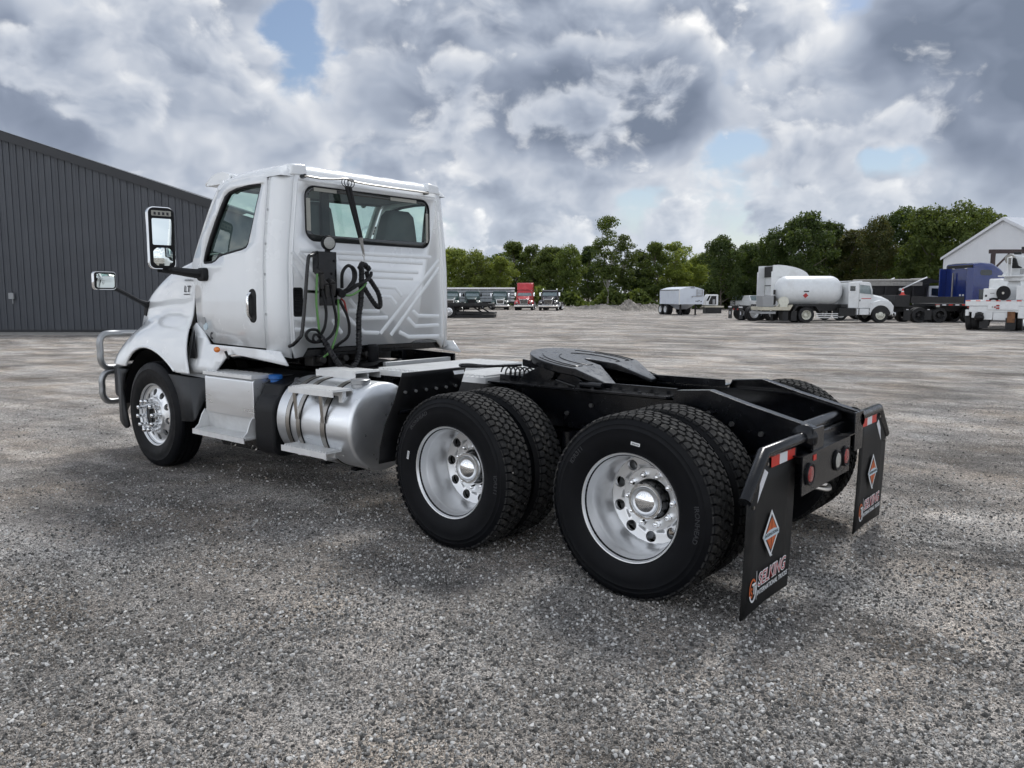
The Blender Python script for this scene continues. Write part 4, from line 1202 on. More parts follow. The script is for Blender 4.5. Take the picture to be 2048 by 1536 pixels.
# ---------------------------------------------------------------- mud flaps, lights
def flap(s):
    y0, y1 = 0.605, 1.235
    o = panel('mud_flap', [(y0, 0.06), (y1, 0.06), (y1, 0.66), (1.05, 0.86), (y0, 0.86)], [], lambda u_, v_: (-0.680+0.020*((0.86-v_)/0.8)**2+0.006*math.sin(u_*9), s*u_, v_), M_FLAP, TRUCK, 0.008, [('v', z) for z in (0.2, 0.35, 0.5, 0.7)]+[('u', y) for y in (0.7, 0.8, 0.9, 1.0, 1.12)])
    m = MB(); m.tube([(-0.675, s*0.44, 0.868), (-0.675, s*1.035, 0.868), (-0.675, s*1.245, 0.662)], 0.033, 16); m.build('flap_hanger', M_BLACK, o, smooth=50)
    m = MB(); m.lathe([(0, 0.075), (0.012, 0.072), (0.03, 0.05), (0.05, 0.036)], (-0.675, s*0.447, 0.868), 'y', 20) if s > 0 else m.lathe([(0, 0.075), (-0.012, 0.072), (-0.03, 0.05), (-0.05, 0.036)], (-0.675, -0.447, 0.868), 'y', 20)
    m.build('hanger_socket', M_BLACK, o)
    xf = -0.688
    def q(pts, matl, nm, x=xf, th=0.0014):
        m2 = MB(); m2.prism([(s*a, b) for a, b in pts], 'x', x-th, x); return m2.build(nm, matl, o, smooth=0)
    for a, b, mt in ((0.955, 0.845, M_REFR), (0.845, 0.735, M_REFW), (0.735, 0.625, M_REFR)):
        q([(a, 0.785), (b, 0.785), (b, 0.842), (a, 0.842)], mt, 'reflective_tape')
    q([(1.03, 0.79), (0.985, 0.765), (1.135, 0.608), (1.175, 0.628)], M_REFW, 'reflective_tape', xf+0.004)
    for a, b in ((0.93, 0.85), (0.72, 0.85), (1.02, 0.815), (1.18, 0.625)):
        m2 = MB(); m2.cyl((xf, s*a, b), (xf-0.010, s*a, b), 0.009, n=8); m2.build('flap_bolt', M_STEEL, o)
    # printing: seen from behind, screen-right is -y on both flaps
    cy_ = s*0.925
    def dpoly(h, wd, x, mt, nm, z0=0.437, dy=0.0): 
        m2 = MB(); m2.prism([(cy_, z0+h), (cy_-wd, z0), (cy_, z0-h), (cy_+wd, z0)], 'x', x-0.001, x); return m2.build(nm, mt, o, smooth=0)
    xs = -0.685
    def fx(z): return -0.680+0.020*((0.86-z)/0.8)**2-0.0055
    X0 = min(fx(0.30), fx(0.55))-0.006
    dpoly(0.125, 0.110, X0, M_PRINTW, 'diamond_emblem'); dpoly(0.101, 0.089, X0-0.0012, M_PRINTK, 'diamond_emblem_field')
    for sg in (1, -1):
        for dz_ in (1, -1):
            m2 = MB(); m2.prism([(cy_+sg*0.004, 0.437+dz_*0.084), (cy_+sg*0.066, 0.437+dz_*0.014), (cy_+sg*0.004, 0.437+dz_*0.014)], 'x', X0-0.0034, X0-0.0024); m2.build('emblem_panel', M_PRINTO, o, smooth=0)
    m2 = MB(); m2.prism([(cy_+0.100, 0.418), (cy_-0.100, 0.418), (cy_-0.098, 0.445), (cy_-0.03, 0.460), (cy_+0.03, 0.460), (cy_+0.098, 0.445)], 'x', X0-0.0046, X0-0.0036); m2.build('emblem_band', M_PRINTB, o, smooth=0)
    TM = Matrix(((0, 0, -1, X0-0.0052), (-1, 0, 0, cy_), (0, 1, 0, 0.437), (0, 0, 0, 1)))
    text_mesh('emblem_lettering', 'INTERNATIONAL', 0.024, M_PRINTK, o, TM, 0.0004, sx=0.95)
    m2 = MB(); m2.cyl((X0, cy_-0.018, 0.317), (X0-0.001, cy_-0.018, 0.317), 0.005, n=12); m2.build('emblem_mark', M_PRINTW, o)
    X1 = min(fx(0.15), fx(0.28))-0.005
    yl = s*0.92+0.245      # left end of the print seen from behind
    def tm(y, z, x): return Matrix(((0, 0, -1, x), (-1, 0, 0, y), (0, 1, 0, z), (0, 0, 0, 1)))
    text_mesh('flap_name_outline', 'SELKING', 0.096, M_PRINTW, o, tm(yl-0.107, 0.216, X1), 0.0004, align='LEFT', shear=0.25, sx=1.0, off=0.0046)
    text_mesh('flap_name', 'SELKING', 0.096, M_PRINTR, o, tm(yl-0.107, 0.216, X1-0.0012), 0.0004, align='LEFT', shear=0.25, sx=1.0, off=-0.0012)
    text_mesh('flap_subtitle', 'INTERNATIONAL TRUCKS', 0.037, M_PRINTW, o, tm(yl-0.100, 0.154, X1), 0.0004, align='LEFT', shear=0.2, sx=0.95, off=0.0004)
    m2 = MB(); m2.prism([(yl-0.090, 0.125), (yl-0.093, 0.125), (yl-0.093, 0.275), (yl-0.090, 0.275)], 'x', X1-0.001, X1); m2.build('flap_rule', M_PRINTW, o, smooth=0)
    yc, zc = yl-0.045, 0.185
    for a0, a1, mt in ((20, 200, M_PRINTO), (200, 380, M_PRINTW)):
        m2 = MB(); n = 20
        ring = [(yc-math.cos(R(a0+(a1-a0)*i/n))*0.043, zc+math.sin(R(a0+(a1-a0)*i/n))*0.062) for i in range(n+1)]
        ring += [(yc-math.cos(R(a1-(a1-a0)*i/n))*0.033, zc+math.sin(R(a1-(a1-a0)*i/n))*0.051) for i in range(n+1)]
        m2.prism(ring, 'x', X1-0.001, X1); m2.build('flap_roundel', mt, o, smooth=0)
    text_mesh('flap_monogram', 'S', 0.072, M_PRINTO, o, tm(yc+0.014, zc-0.012, X1), 0.0004, off=0.002, sx=0.8)
    text_mesh('flap_monogram', 'T', 0.078, M_PRINTW, o, tm(yc-0.014, zc+0.004, X1-0.001), 0.0004, off=0.002, sx=0.9)
    return o
flap(1); flap(-1)
m = MB(); m.box(-0.745, -0.737, -0.17, 0.66, 0.585, 0.80); m.box(-0.737, -0.60, -0.345, 0.66, 0.793, 0.80); m.build('light_bar', M_BLACK, TRUCK, smooth=0)
def round_lamp(y, z, mt):
    m = MB(); m.lathe([(-0.745, 0.062), (-0.757, 0.062), (-0.760, 0.058), (-0.757, 0.048), (-0.752, 0.047)], (0, y, z), 'x', 28); g = m.build('tail_lamp', M_PLASTIC, TRUCK)
    m = MB(); m.lathe([(-0.752, 0.047), (-0.758, 0.043), (-0.761, 0.028), (-0.762, 0)], (0, y, z), 'x', 28); m.build('lamp_lens', mt, g)
for y, mt in ((0.555, M_REDLENS), (0.085, M_CLEAR), (-0.075, M_REDLENS)): round_lamp(y, 0.690, mt)
m = MB(); m.tube(smooth_path([(-0.70, 0.30, 0.56), (-0.76, 0.26, 0.55), (-0.74, 0.20, 0.56), (-0.70, 0.22, 0.565)], 4), 0.012, 6); m.build('tow_hook', M_STEEL, TRUCK)
m = MB(); m.box(-0.749, -0.746, 0.455, 0.50, 0.755, 0.785); m.build('side_reflector', M_REFR, TRUCK)

# quarter fender ahead of the drive tyres, both sides
for s in (1, -1):
    prof = [(1.745, 1.135), (1.80, 1.00), (1.835, 0.93), (1.93, 0.76), (1.985, 0.60), (2.0, 0.48)]
    m = MB()
    m.grid(lambda a, b: (lerp_table([(i/5, p[0]) for i, p in enumerate(prof)], a), s*(0.60+0.625*b), lerp_table([(i/5, p[1]) for i, p in enumerate(prof)], a)), 20, 4)
    o = m.build('quarter_fender', M_PLASTIC, TRUCK, solid=0.008, smooth=40)
    for i in range(6):
        m = MB(); y = 0.66+i*0.10; m.cyl((1.797, s*y, 1.0), (1.782, s*y, 0.995), 0.010, n=10); m.build('fender_bolt', M_ALU, o)
    m = MB(); m.M = Matrix.Translation((1.742, s*0.68, 1.10)) @ Matrix.Rotation(R(24), 4, 'Y'); m.box(-0.0065, -0.005, -0.055, 0.055, -0.014, 0.014); m.build('fender_label', M_PRINTW, o, smooth=0)
    m = MB(); m.tube([(1.87, s*0.43, 0.85), (1.87, s*1.15, 0.85)], 0.018, 10); m.build('fender_bracket', M_BLACK, o)

# ---------------------------------------------------------------- fuel tank, steps, boxes
TX0, TX1, TY, TZ, TR = 2.36, 3.27, 0.86, 0.66, 0.34
def fuel_tank():
    m = MB()
    m.lathe([(TX0-0.035, 0), (TX0-0.033, 0.12), (TX0-0.022, 0.24), (TX0-0.008, 0.315), (TX0+0.004, 0.334), (TX0+0.018, TR), (TX1-0.018, TR), (TX1-0.004, 0.334), (TX1+0.008, 0.315), (TX1+0.03, 0.15), (TX1+0.035, 0)], (0, TY, TZ), 'x', 72)
    tank = m.build('fuel_tank', M_BRUSH, TRUCK, smooth=40)
    for x, wd in ((3.105, 0.045), (2.965, 0.045), (2.66, 0.05)):
        m = MB(); m.lathe([(x-wd/2-0.008, TR-0.004), (x-wd/2-0.008, TR+0.004), (x+wd/2+0.008, TR+0.004), (x+wd/2+0.008, TR-0.004)], (0, TY, TZ), 'x', 64); m.build('strap_pad', M_PLASTIC, tank, smooth=0)
        m = MB(); m.lathe([(x-wd/2, TR+0.003), (x-wd/2, TR+0.0075), (x+wd/2, TR+0.0075), (x+wd/2, TR+0.003)], (0, TY, TZ), 'x', 64); m.build('tank_strap', M_STEEL, tank, smooth=30)
    def tread(nm, x0, x1, y0, y1, z, th=0.045):
        m = MB()
        m.box(x0, x1, y1-0.006, y1, z-th, z); m.box(x0, x1, y0, y0+0.006, z-th, z)
        m.box(x0, x1, y0+0.006, y1-0.006, z-0.008, z-0.004)
        n = int((x1-x0)/0.035)
        for i in range(n):
            xx = x0+0.01+i*(x1-x0-0.02)/n
            m.box(xx, xx+0.017, y0+0.012, y1-0.012, z-0.004, z+0.008)
        ym = (y0+y1)/2; m.box(x0, x1, ym-0.003, ym+0.003, z-th, z-0.008)
        return m.build(nm, M_ALUW, tank, smooth=0)
    tread('tank_step', 2.50, 3.06, 1.13, 1.30, 0.50); tread('tank_step', 2.47, 3.02, 1.06, 1.245, 0.955); tread('tank_step', 2.66, 3.16, 0.62, 0.88, 1.055, 0.055)
    for x in (2.965, 2.64):
        m = MB(); m.add([(x-0.018, 1.225, 0.912), (x+0.018, 1.225, 0.912), (x+0.018, 1.235, 0.912), (x-0.018, 1.235, 0.912), (x-0.018, 1.208, 0.70), (x+0.018, 1.208, 0.70), (x+0.018, 1.216, 0.70), (x-0.018, 1.216, 0.70)],
                         [(0, 1, 2, 3), (7, 6, 5, 4), (0, 4, 5, 1), (1, 5, 6, 2), (2, 6, 7, 3), (3, 7, 4, 0)]); m.build('step_strut', M_STEEL, tank, smooth=0)
        m = MB(); m.box(x-0.02, x+0.02, 1.08, 1.20, 0.415, 0.456); m.build('step_bracket', M_ALUW, tank, smooth=0)
    m = MB(); m.box(2.50, 2.54, 1.10, 1.14, 0.86, 0.956); m.build('step_bracket', M_ALUW, tank, smooth=0)
    m = MB(); m.lathe([(0.94, 0.07), (0.985, 0.068), (0.99, 0.075), (1.02, 0.075), (1.025, 0.068), (1.025, 0)], (2.50, 0.96, 0), 'z', 24); m.build('fuel_cap', M_GUARD, tank)
    m = MB(); m.cyl((TX0-0.026, 0.72, 0.80), (TX0-0.045, 0.72, 0.80), 0.028, n=14); m.build('sender_plug', M_BLACK, tank)
    for x in (2.62, 3.0):
        m = MB(); m.box(x-0.03, x+0.03, 0.43, 0.55, 0.40, 0.98); m.box(x-0.03, x+0.03, 0.43, 0.95, 0.295, 0.318); m.build('tank_bracket', M_BLACK, tank, smooth=0)
fuel_tank()
m = MB(); m.cyl((2.4, -TY, TZ), (3.3, -TY, TZ), TR, n=40); m.build('fuel_tank', M_BRUSH, TRUCK, label='fuel tank on the far side')

# black fluid tank with blue cap
m = MB(); m.prism(rrect(0.62, 1.16, 0.33, 0.86, [0.16, 0.05, 0.08, 0.10]), 'x', 3.36, 3.64)
o = m.build('fluid_tank', M_PLASTIC, TRUCK, bevel=0.02, seg=3)
m = MB(); m.prism([(0.62, 0.86), (1.10, 0.80), (1.04, 0.92), (0.90, 0.96), (0.62, 0.98)], 'x', 3.38, 3.66); m.build('tank_shoulder', M_PLASTIC, o, bevel=0.015)
m = MB(); m.lathe([(0.90, 0.045), (0.95, 0.045), (0.955, 0.058), (0.985, 0.058), (0.99, 0.05), (0.99, 0)], (3.60, 0.97, 0.0), 'z', 20); m.build('filler_cap', M_BLUECAP, o)
m = MB(); m.prism([(0.5, 0.86), (1.0, 0.86), (0.95, 0.98), (0.5, 1.0)], 'x', 3.24, 3.35); m.build('tank_saddle', M_BLACK, o)

# aluminium battery box with step
m = MB(); m.prism(rrect(0.55, 1.15, 0.62, 0.955, [0.03, 0.01, 0.01, 0.005]), 'x', 3.66, 4.425)
bx_ = m.build('battery_box', M_BRUSH, TRUCK, bevel=0.006)
m = MB(); m.box(3.655, 4.43, 0.94, 1.165, 0.957, 0.985)
for i in range(10): m.box(3.66+i*0.077, 3.70+i*0.077, 0.95, 1.155, 0.985, 0.990)
m.build('box_lid', M_ALUW, bx_, smooth=0)
m = MB(); m.box(3.66, 4.43, 0.50, 0.94, 0.957, 0.972); m.build('box_top', M_GREYPL, bx_, smooth=0)
def step_box():
    m = MB(); m.add([(3.67, 1.13, 0.63), (4.46, 1.13, 0.63), (4.46, 1.09, 0.455), (3.67, 1.09, 0.455)], [(0, 1, 2, 3)]); m.build('step_back', M_ALUW, bx_, solid=0.008, smooth=0)
    for x in (3.68, 4.455):
        m = MB(); m.prism([(1.09, 0.445), (1.25, 0.445), (1.25, 0.475), (1.21, 0.51), (1.175, 0.60), (1.145, 0.64), (1.13, 0.64)], 'x', x-0.005, x+0.005); m.build('step_side', M_ALUW, bx_, smooth=0)
    m = MB(); m.box(3.655, 4.485, 1.085, 1.255, 0.455, 0.470); m.box(3.655, 4.485, 1.249, 1.257, 0.425, 0.470)
    for i in range(24): m.box(3.67+i*0.034, 3.687+i*0.034, 1.095, 1.24, 0.470, 0.477)
    m.build('step_tread', M_ALUW, bx_, smooth=0)
    m = MB(); m.box(3.70, 4.42, 0.55, 1.08, 0.36, 0.60); m.build('box_base', M_BLACK, bx_, smooth=0)
    for x in (3.78, 4.1): 
        m = MB(); m.tube(smooth_path([(x, 1.05, 0.40), (x+0.03, 1.08, 0.36), (x, 1.10, 0.33), (x-0.04, 1.09, 0.345), (x-0.02, 1.06, 0.38)], 4), 0.008, 6); m.build('box_latch', M_STEEL, bx_)
step_box()
m = MB(); m.prism([(4.6, 0.4), (5.0, 0.55), (3.5, 0.55), (3.6, 0.3), (4.5, 0.28)], 'y', 0.45, 0.95); m.build('underbody', M_BLACK, TRUCK, smooth=0)

# ---------------------------------------------------------------- cab
WT = [(1.05, 1.022), (1.5, 1.035), (1.9, 1.030), (2.1, 1.014), (2.35, 0.985), (2.6, 0.955), (2.68, 0.935)]
def cw(z): return lerp_table(WT, z)
XRW, XC = 3.45, 3.57
def side_fn(s, dy=0.0):
    return lambda u_, v_: (u_, s*(cw(v_)-0.022*max(0, (u_-3.7)/1.1)**2+dy), v_)
SIDECUT = [('v', z) for z in (1.5, 1.9, 2.0, 2.1, 2.2, 2.35, 2.5, 2.6)]+[('u', x) for x in (3.9, 4.2, 4.4, 4.6)]
DOOR = [(3.625, 1.21), (4.455, 1.225), (4.735, 1.41), (4.765, 1.83), (4.80, 1.95), (4.71, 2.07), (4.58, 2.27), (4.46, 2.46), (4.385, 2.575), (4.30, 2.630), (4.15, 2.655), (3.69, 2.662), (3.645, 2.64), (3.625, 2.56)]
WIN = [(3.712, 2.583), (3.90, 2.588), (4.09, 2.578), (4.22, 2.555), (4.285, 2.52), (4.35, 2.43), (4.42, 2.32), (4.50, 2.18), (4.565, 2.05), (4.595, 1.965), (4.585, 1.943), (4.55, 1.937), (4.43, 1.940), (4.37, 1.955), (4.30, 1.99), (4.24, 2.003), (3.94, 2.038), (3.87, 2.055), (3.838, 2.09), (3.80, 2.22), (3.755, 2.40), (3.703, 2.565)]
def inset(poly, d_):
    """move each corner of a loop inwards"""
    n = len(poly); out = []
    area = sum(poly[i][0]*poly[(i+1) % n][1]-poly[(i+1) % n][0]*poly[i][1] for i in range(n))
    sg = 1 if area > 0 else -1
    for i in range(n):
        p = Vector(poly[i]); a = (p-Vector(poly[i-1])).normalized(); b = (Vector(poly[(i+1) % n])-p).normalized()
        n1 = Vector((-a.y, a.x))*sg; n2 = Vector((-b.y, b.x))*sg
        q = (n1+n2).normalized(); k = max(0.5, q.dot(n1))
        dd = d_(p) if callable(d_) else d_
        out.append(tuple(p+q*dd/k))
    return out
for s in (1, -1):
    dr = panel('door', inset(DOOR, 0.004), [WIN], side_fn(s), M_WHITE, TRUCK, 0.03, SIDECUT)
    fr_in = inset(WIN, lambda p: 0.040 if p.x > 4.25 and p.y > 1.97 else 0.020)
    panel('window_frame', inset(WIN, -0.002), [fr_in], side_fn(s, -0.006), M_PLASTIC, dr, 0.03, SIDECUT)
    panel('side_window', inset(WIN, 0.012), [], side_fn(s, -0.016), M_GLASS, dr, 0.0, SIDECUT)
    y = s*(cw(1.6)+0.012)
    m = MB(); m.prism(rrect(3.722, 3.836, 1.425, 1.712, 0.055), 'y', y-s*0.012, y+s*0.008); h_ = m.build('handle_recess', M_PLASTIC, dr, bevel=0.006)
    m = MB(); m.tube(smooth_path([(3.805, y+s*0.005, 1.675), (3.803, y+s*0.032, 1.64), (3.80, y+s*0.034, 1.56), (3.803, y+s*0.030, 1.50), (3.806, y+s*0.005, 1.465)], 4), 0.015, 10); m.build('door_handle', M_CHROME, dr)
    # corner post, rear quarter
    La = 0.12*math.pi/2
    def corner_fn(u_, v_, s=s):
        wd = cw(v_)
        if u_ >= 0: return (XC+u_, s*wd, v_)
        t = min(1, -u_/La)*math.pi/2
        return (XC-0.12*math.sin(t), s*(wd-0.12+0.12*math.cos(t)), v_)
    cp = panel('cab_corner', [(0.053, 1.19), (0.053, 2.645), (-La, 2.645), (-La, 1.13)], [], corner_fn, M_WHITE, TRUCK, 0.012, [('v', z) for z in (1.5, 1.9, 2.1, 2.35, 2.5, 2.6)]+[('u', -La*i/8) for i in range(8)], smooth=60)
    for z in (1.50, 1.83, 2.08, 2.36):
        m = MB(); m.cyl((3.60, s*(cw(z)-0.004), z), (3.60, s*(cw(z)+0.009), z), 0.011, n=10); m.build('door_bolt', M_GUARD, cp)
    # pillar between door and windscreen
    m = MB(); m.tube(smooth_path([(4.835, s*0.965, 1.90), (4.795, s*0.958, 2.02), (4.62, s*0.945, 2.30), (4.47, s*0.925, 2.53), (4.36, s*0.90, 2.655)], 5), 0.034, 10); m.build('windscreen_pillar', M_WHITE, TRUCK)
    m = MB(); m.tube(smooth_path([(4.79, s*0.985, 1.86), (4.83, s*0.975, 1.93), (4.80, s*0.967, 1.99), (4.755, s*0.965, 2.06)], 5), 0.022, 8); m.build('pillar_base', M_WHITE, TRUCK)
    # lower cowl and sill below the door
    low = [(4.725, 1.405), (4.455, 1.216), (3.62, 1.200), (3.43, 1.195), (3.325, 1.082), (4.10, 1.142), (4.17, 1.130), (4.225, 1.085), (4.30, 0.985), (4.34, 0.965), (4.80, 0.945), (4.82, 1.10), (4.82, 1.34), (4.74, 1.40)]
    def low_fn(u_, v_, s=s):
        b = max(0, min(1, (1.32-v_)/0.3))*max(0, min(1, (u_-4.05)/0.3))
        return (u_, s*(1.030+0.085*b), v_)
    lp = panel('cowl_panel', low, [], low_fn, M_WHITE, TRUCK, 0.02, [('v', z) for z in (1.02, 1.08, 1.14, 1.2, 1.26, 1.32)]+[('u', x) for x in (3.8, 4.05, 4.15, 4.25, 4.35, 4.45, 4.55)], smooth=60)
    m = MB(); m.add([(4.73, s*1.062, 1.335), (4.60, s*1.128, 1.105), (4.62, s*1.130, 1.085), (4.70, s*1.130, 1.085)], [(0, 1, 2, 3)]); m.build('fender_vent', M_PLASTIC, lp, solid=0.006)
    m = MB(); m.sphere((4.255, s*1.118, 1.180), (0.042, 0.022, 0.026), 20, 12); m.build('marker_lamp', M_AMBER, lp)
    m = MB(); m.tube([(4.20, s*1.07, 1.165), (4.165, s*1.06, 1.10)], 0.012, 8); m.build('cab_strut', M_PLASTIC, lp)
# rear wall with window opening
out_l = [(cw(z)-0.118, z) for z in (1.22, 1.5, 1.9, 2.1, 2.35, 2.5, 2.6, 2.66)]
bottom = [(-0.875, 1.13), (-0.80, 1.21), (-0.70, 1.225), (-0.51, 1.225), (-0.44, 1.20), (-0.07, 1.20), (0.75, 1.21), (0.80, 1.14), (0.88, 1.13)]
outer = bottom+out_l+[(-a, b) for a, b in reversed(out_l)]
RWIN = rrect(-0.715, 0.735, 2.118, 2.572, 0.095, 7)
rw = panel('cab_rear_wall', outer, [RWIN], lambda u_, v_: (XRW, u_, v_), M_WHITE, TRUCK, 0.02)
RIBS = [[(0.81, 2.03), (0.11, 2.03), (-0.74, 2.03)], [(0.4, 1.98), (-0.62, 1.97)], [(0.16, 1.89), (-0.56, 1.88)], [(0.11, 1.83), (-0.49, 1.82)],
 [(-0.02, 1.74), (-0.26, 1.73), (-0.34, 1.65)], [(-0.02, 1.65), (-0.2, 1.64), (-0.27, 1.57)], [(0.3, 1.52), (-0.06, 1.51)], [(0.19, 1.45), (-0.16, 1.45)],
 [(-0.85, 2.01), (-0.06, 1.3)], [(-0.85, 1.93), (-0.19, 1.28)], [(0.885, 2.02), (0.62, 1.74)], [(0.885, 1.92), (0.79, 1.79)], [(0.81, 2.02), (0.61, 1.85)],
 [(0.885, 1.46), (0.66, 1.45)], [(0.885, 1.37), (0.64, 1.36)], [(-0.48, 1.51), (-0.55, 1.46), (-0.84, 1.45)], [(-0.41, 1.44), (-0.51, 1.36), (-0.84, 1.36)],
 [(-0.3, 1.31), (-0.42, 1.26), (-0.84, 1.25)], [(0.39, 1.52), (0.13, 1.32), (-0.05, 1.31)], [(0.48, 1.44), (0.38, 1.32)], [(0.29, 1.62), (0.19, 1.52)]]
for rb in RIBS:
    m = MB(); pts = []
    for p in rb: pts.append(Vector((0, p[0], p[1])))
    n = len(pts); L_ = []; Rr = []; T0 = []; T1 = []
    for i in range(n):
        a = (pts[i]-pts[i-1]).normalized() if i > 0 else (pts[1]-pts[0]).normalized()
        b = (pts[i+1]-pts[i]).normalized() if i < n-1 else a
        t = (a+b).normalized(); nn = Vector((0, -t.z, t.y))
        for lst, off, x in ((L_, 0.021, XRW-0.009), (T0, 0.009, XRW-0.0150), (T1, -0.009, XRW-0.0150), (Rr, -0.021, XRW-0.009)):
            e = Vector((0, 0, 0))
            q = pts[i]+nn*off+e; lst.append((x, q.y, q.z))
    vs = L_+T0+T1+Rr; fs = []
    for i in range(n-1):
        for k in range(3): fs.append((k*n+i, k*n+i+1, (k+1)*n+i+1, (k+1)*n+i))
    fs += [(0, n, 2*n, 3*n), (n-1, 4*n-1, 3*n-1, 2*n-1)]
    m.add(vs, fs); m.build('pressed_rib', M_WHITE, rw, smooth=50, bevel=0.004)
# pressed border round the wall
for s in (1, -1):
    m = MB(); m.tube([(XRW-0.006, s*(cw(z)-0.148), z) for z in (1.24, 1.5, 1.9, 2.1, 2.35, 2.5, 2.585)], 0.010, 6); m.build('wall_bead', M_WHITE, rw)
m = MB(); m.tube([(XRW-0.006, -0.80, 2.612), (XRW-0.006, 0.80, 2.612)], 0.010, 6); m.build('wall_bead', M_WHITE, rw)
# rear window: dark printed edge, glass, labels
rg = panel('rear_window', inset(RWIN, 0.004), [], lambda u_, v_: (XRW+0.002, u_, v_), M_GLASS, TRUCK)
panel('window_edge', inset(RWIN, 0.001), [inset(RWIN, lambda p: 0.052 if p.y < 2.2 else 0.034)], lambda u_, v_: (XRW-0.004, u_, v_), M_FRIT, rg, 0.003)
m = MB(); m.tube([(XRW-0.008, p[0], p[1]) for p in RWIN], 0.007, 6, closed=True); m.build('window_seal', M_PLASTIC, rg)
for a in ((0.64, 0.40, 2.535, 2.568), (0.722, 0.680, 2.20, 2.47), (-0.22, -0.55, 2.535, 2.568), (-0.672, -0.706, 2.17, 2.45)):
    m = MB(); m.box(XRW-0.0075, XRW-0.006, min(a[0], a[1]), max(a[0], a[1]), a[2], a[3]); m.build('window_label', M_BEIGE, rg, smooth=0)
# roof
def roof_fn(a, b, lift=0.0):
    x = 3.445+0.985*(a**1.35 if a < 1 else 1)
    t = 2*b-1; y = 0.957*math.copysign(1-(1-abs(t))**1.5, t)
    def f(d_, r_): k = max(0.0, min(1, d_/r_)); return math.sqrt(max(0, 1-(1-k)**2))
    h = 0.118*f(0.957-abs(y), 0.20)*f(x-3.445, 0.11)
    g = max(0, min(1, (x-3.50)/0.08))*max(0, min(1, (0.74-abs(y))/0.05))
    rib = g*0.010*max(0.0, min(1.0, 1.6*math.cos(y*2*math.pi/0.285)+0.5))
    return (x, y, 2.632+h+rib-0.055*max(0, (x-3.9)/0.53)**2.2+lift)
m = MB(); m.grid(roof_fn, 30, 90); m.build('cab_roof', M_WHITE, TRUCK, smooth=60)
m = MB(); m.grid(lambda a, b: (3.48+0.95*a, -0.92+1.84*b, 2.615), 2, 2); m.build('headliner', M_TRIM, TRUCK, smooth=0)
for s in (1, -1):
    m = MB(); m.rings([[(XRW+x, s*y, z) for x, y, z in rg_] for rg_ in (
        [(-0.015, 0.70, 2.640), (-0.015, 0.875, 2.640), (0.13, 0.875, 2.655), (0.13, 0.70, 2.70)], [(-0.010, 0.705, 2.745), (-0.010, 0.855, 2.735), (0.12, 0.850, 2.745), (0.12, 0.71, 2.755)])])
    m.build('roof_corner_block', M_WHITE, TRUCK, bevel=0.018, seg=3)
# sun visor over the windscreen
m = MB()
def visor(a, b):
    y = -0.87+1.74*b; c_ = 1-(2*b-1)**2
    P0 = Vector((4.33, y*0.97, 2.700)); P1 = Vector((4.55+0.07*c_, y*0.985, 2.835)); P2 = Vector((4.765+0.10*c_, y, 2.672))
    return tuple(P0*(1-a)**2+P1*2*a*(1-a)*1.0+P2*a*a)
m.grid(visor, 8, 24)
vz = m.build('sun_visor', M_WHITE, TRUCK, solid=0.022, smooth=50)
for s in (1, -1):
    m = MB(); m.prism([(4.36, 2.66), (4.765, 2.658), (4.72, 2.705), (4.60, 2.755), (4.46, 2.765), (4.36, 2.735)], 'y', s*0.868, s*0.850); m.build('visor_end', M_WHITE, vz, bevel=0.004)
    m = MB(); m.cyl((4.44, s*0.74, 2.60), (4.55, s*0.76, 2.70), 0.03, 0.022, n=12); m.build('visor_bracket', M_WHITE, vz)
# windscreen and what is inside
def wind(a, b):
    y = -0.945+1.89*b; c_ = 1-(2*b-1)**2
    p0 = Vector((4.80+0.16*c_, y, 1.96)); p1 = Vector((4.37+0.10*c_, y*0.965, 2.63))
    return tuple(p0*(1-a)+p1*a)
m = MB(); m.grid(wind, 6, 16); ws = m.build('windscreen', M_GLASSD, TRUCK)
m = MB(); m.tube([wind(1, i/16) for i in range(17)], 0.035, 8); m.build('windscreen_header', M_TRIM, ws)
m = MB(); m.tube([wind(0, i/16) for i in range(17)], 0.02, 8); m.build('windscreen_sill', M_PLASTIC, ws)
m = MB(); m.prism([(4.20, 1.2), (4.80, 1.2), (4.80, 1.90), (4.55, 1.96), (4.28, 1.90), (4.22, 1.60)], 'y', -0.95, 0.95); m.build('dashboard', M_PLASTIC, TRUCK, bevel=0.02)
m = MB(); m.box(3.48, 4.80, -0.98, 0.98, 1.13, 1.19); m.build('cab_floor', M_BLACK, TRUCK, smooth=0)
m = MB(); m.tube([(4.13+0.10*math.sin(t), 0.50+0.215*math.cos(t), 1.86+0.19*math.sin(t)) for t in [2*math.pi*i/40 for i in range(40)]], 0.016, 8, closed=True)
m.tube([(4.13, 0.70, 1.86), (4.15, 0.5, 1.85), (4.13, 0.30, 1.86)], 0.014, 6); m.cyl((4.15, 0.5, 1.85), (4.32, 0.5, 1.72), 0.03, n=10); m.build('steering_wheel', M_PLASTIC, TRUCK)
for y in (0.50, -0.50):
    m = MB()
    rings = []
    for z, wd, x0, th in ((1.42, 0.23, 3.78, 0.10), (1.6, 0.25, 3.76, 0.12), (1.9, 0.255, 3.73, 0.13), (2.1, 0.24, 3.70, 0.12), (2.22, 0.21, 3.68, 0.11), (2.32, 0.19, 3.67, 0.10), (2.42, 0.165, 3.66, 0.09), (2.47, 0.12, 3.66, 0.06)):
        rings.append([(x0+th*math.copysign(abs(math.cos(t))**0.5, math.cos(t)), y+wd*math.copysign(abs(math.sin(t))**0.5, math.sin(t)), z) for t in [2*math.pi*i/24 for i in range(24)]])
    m.rings(rings); st = m.build('seat', M_SEAT, TRUCK, smooth=60)
    m = MB(); m.box(3.72, 4.2, y-0.25, y+0.25, 1.35, 1.52); m.build('seat_cushion', M_SEAT, st, bevel=0.04)
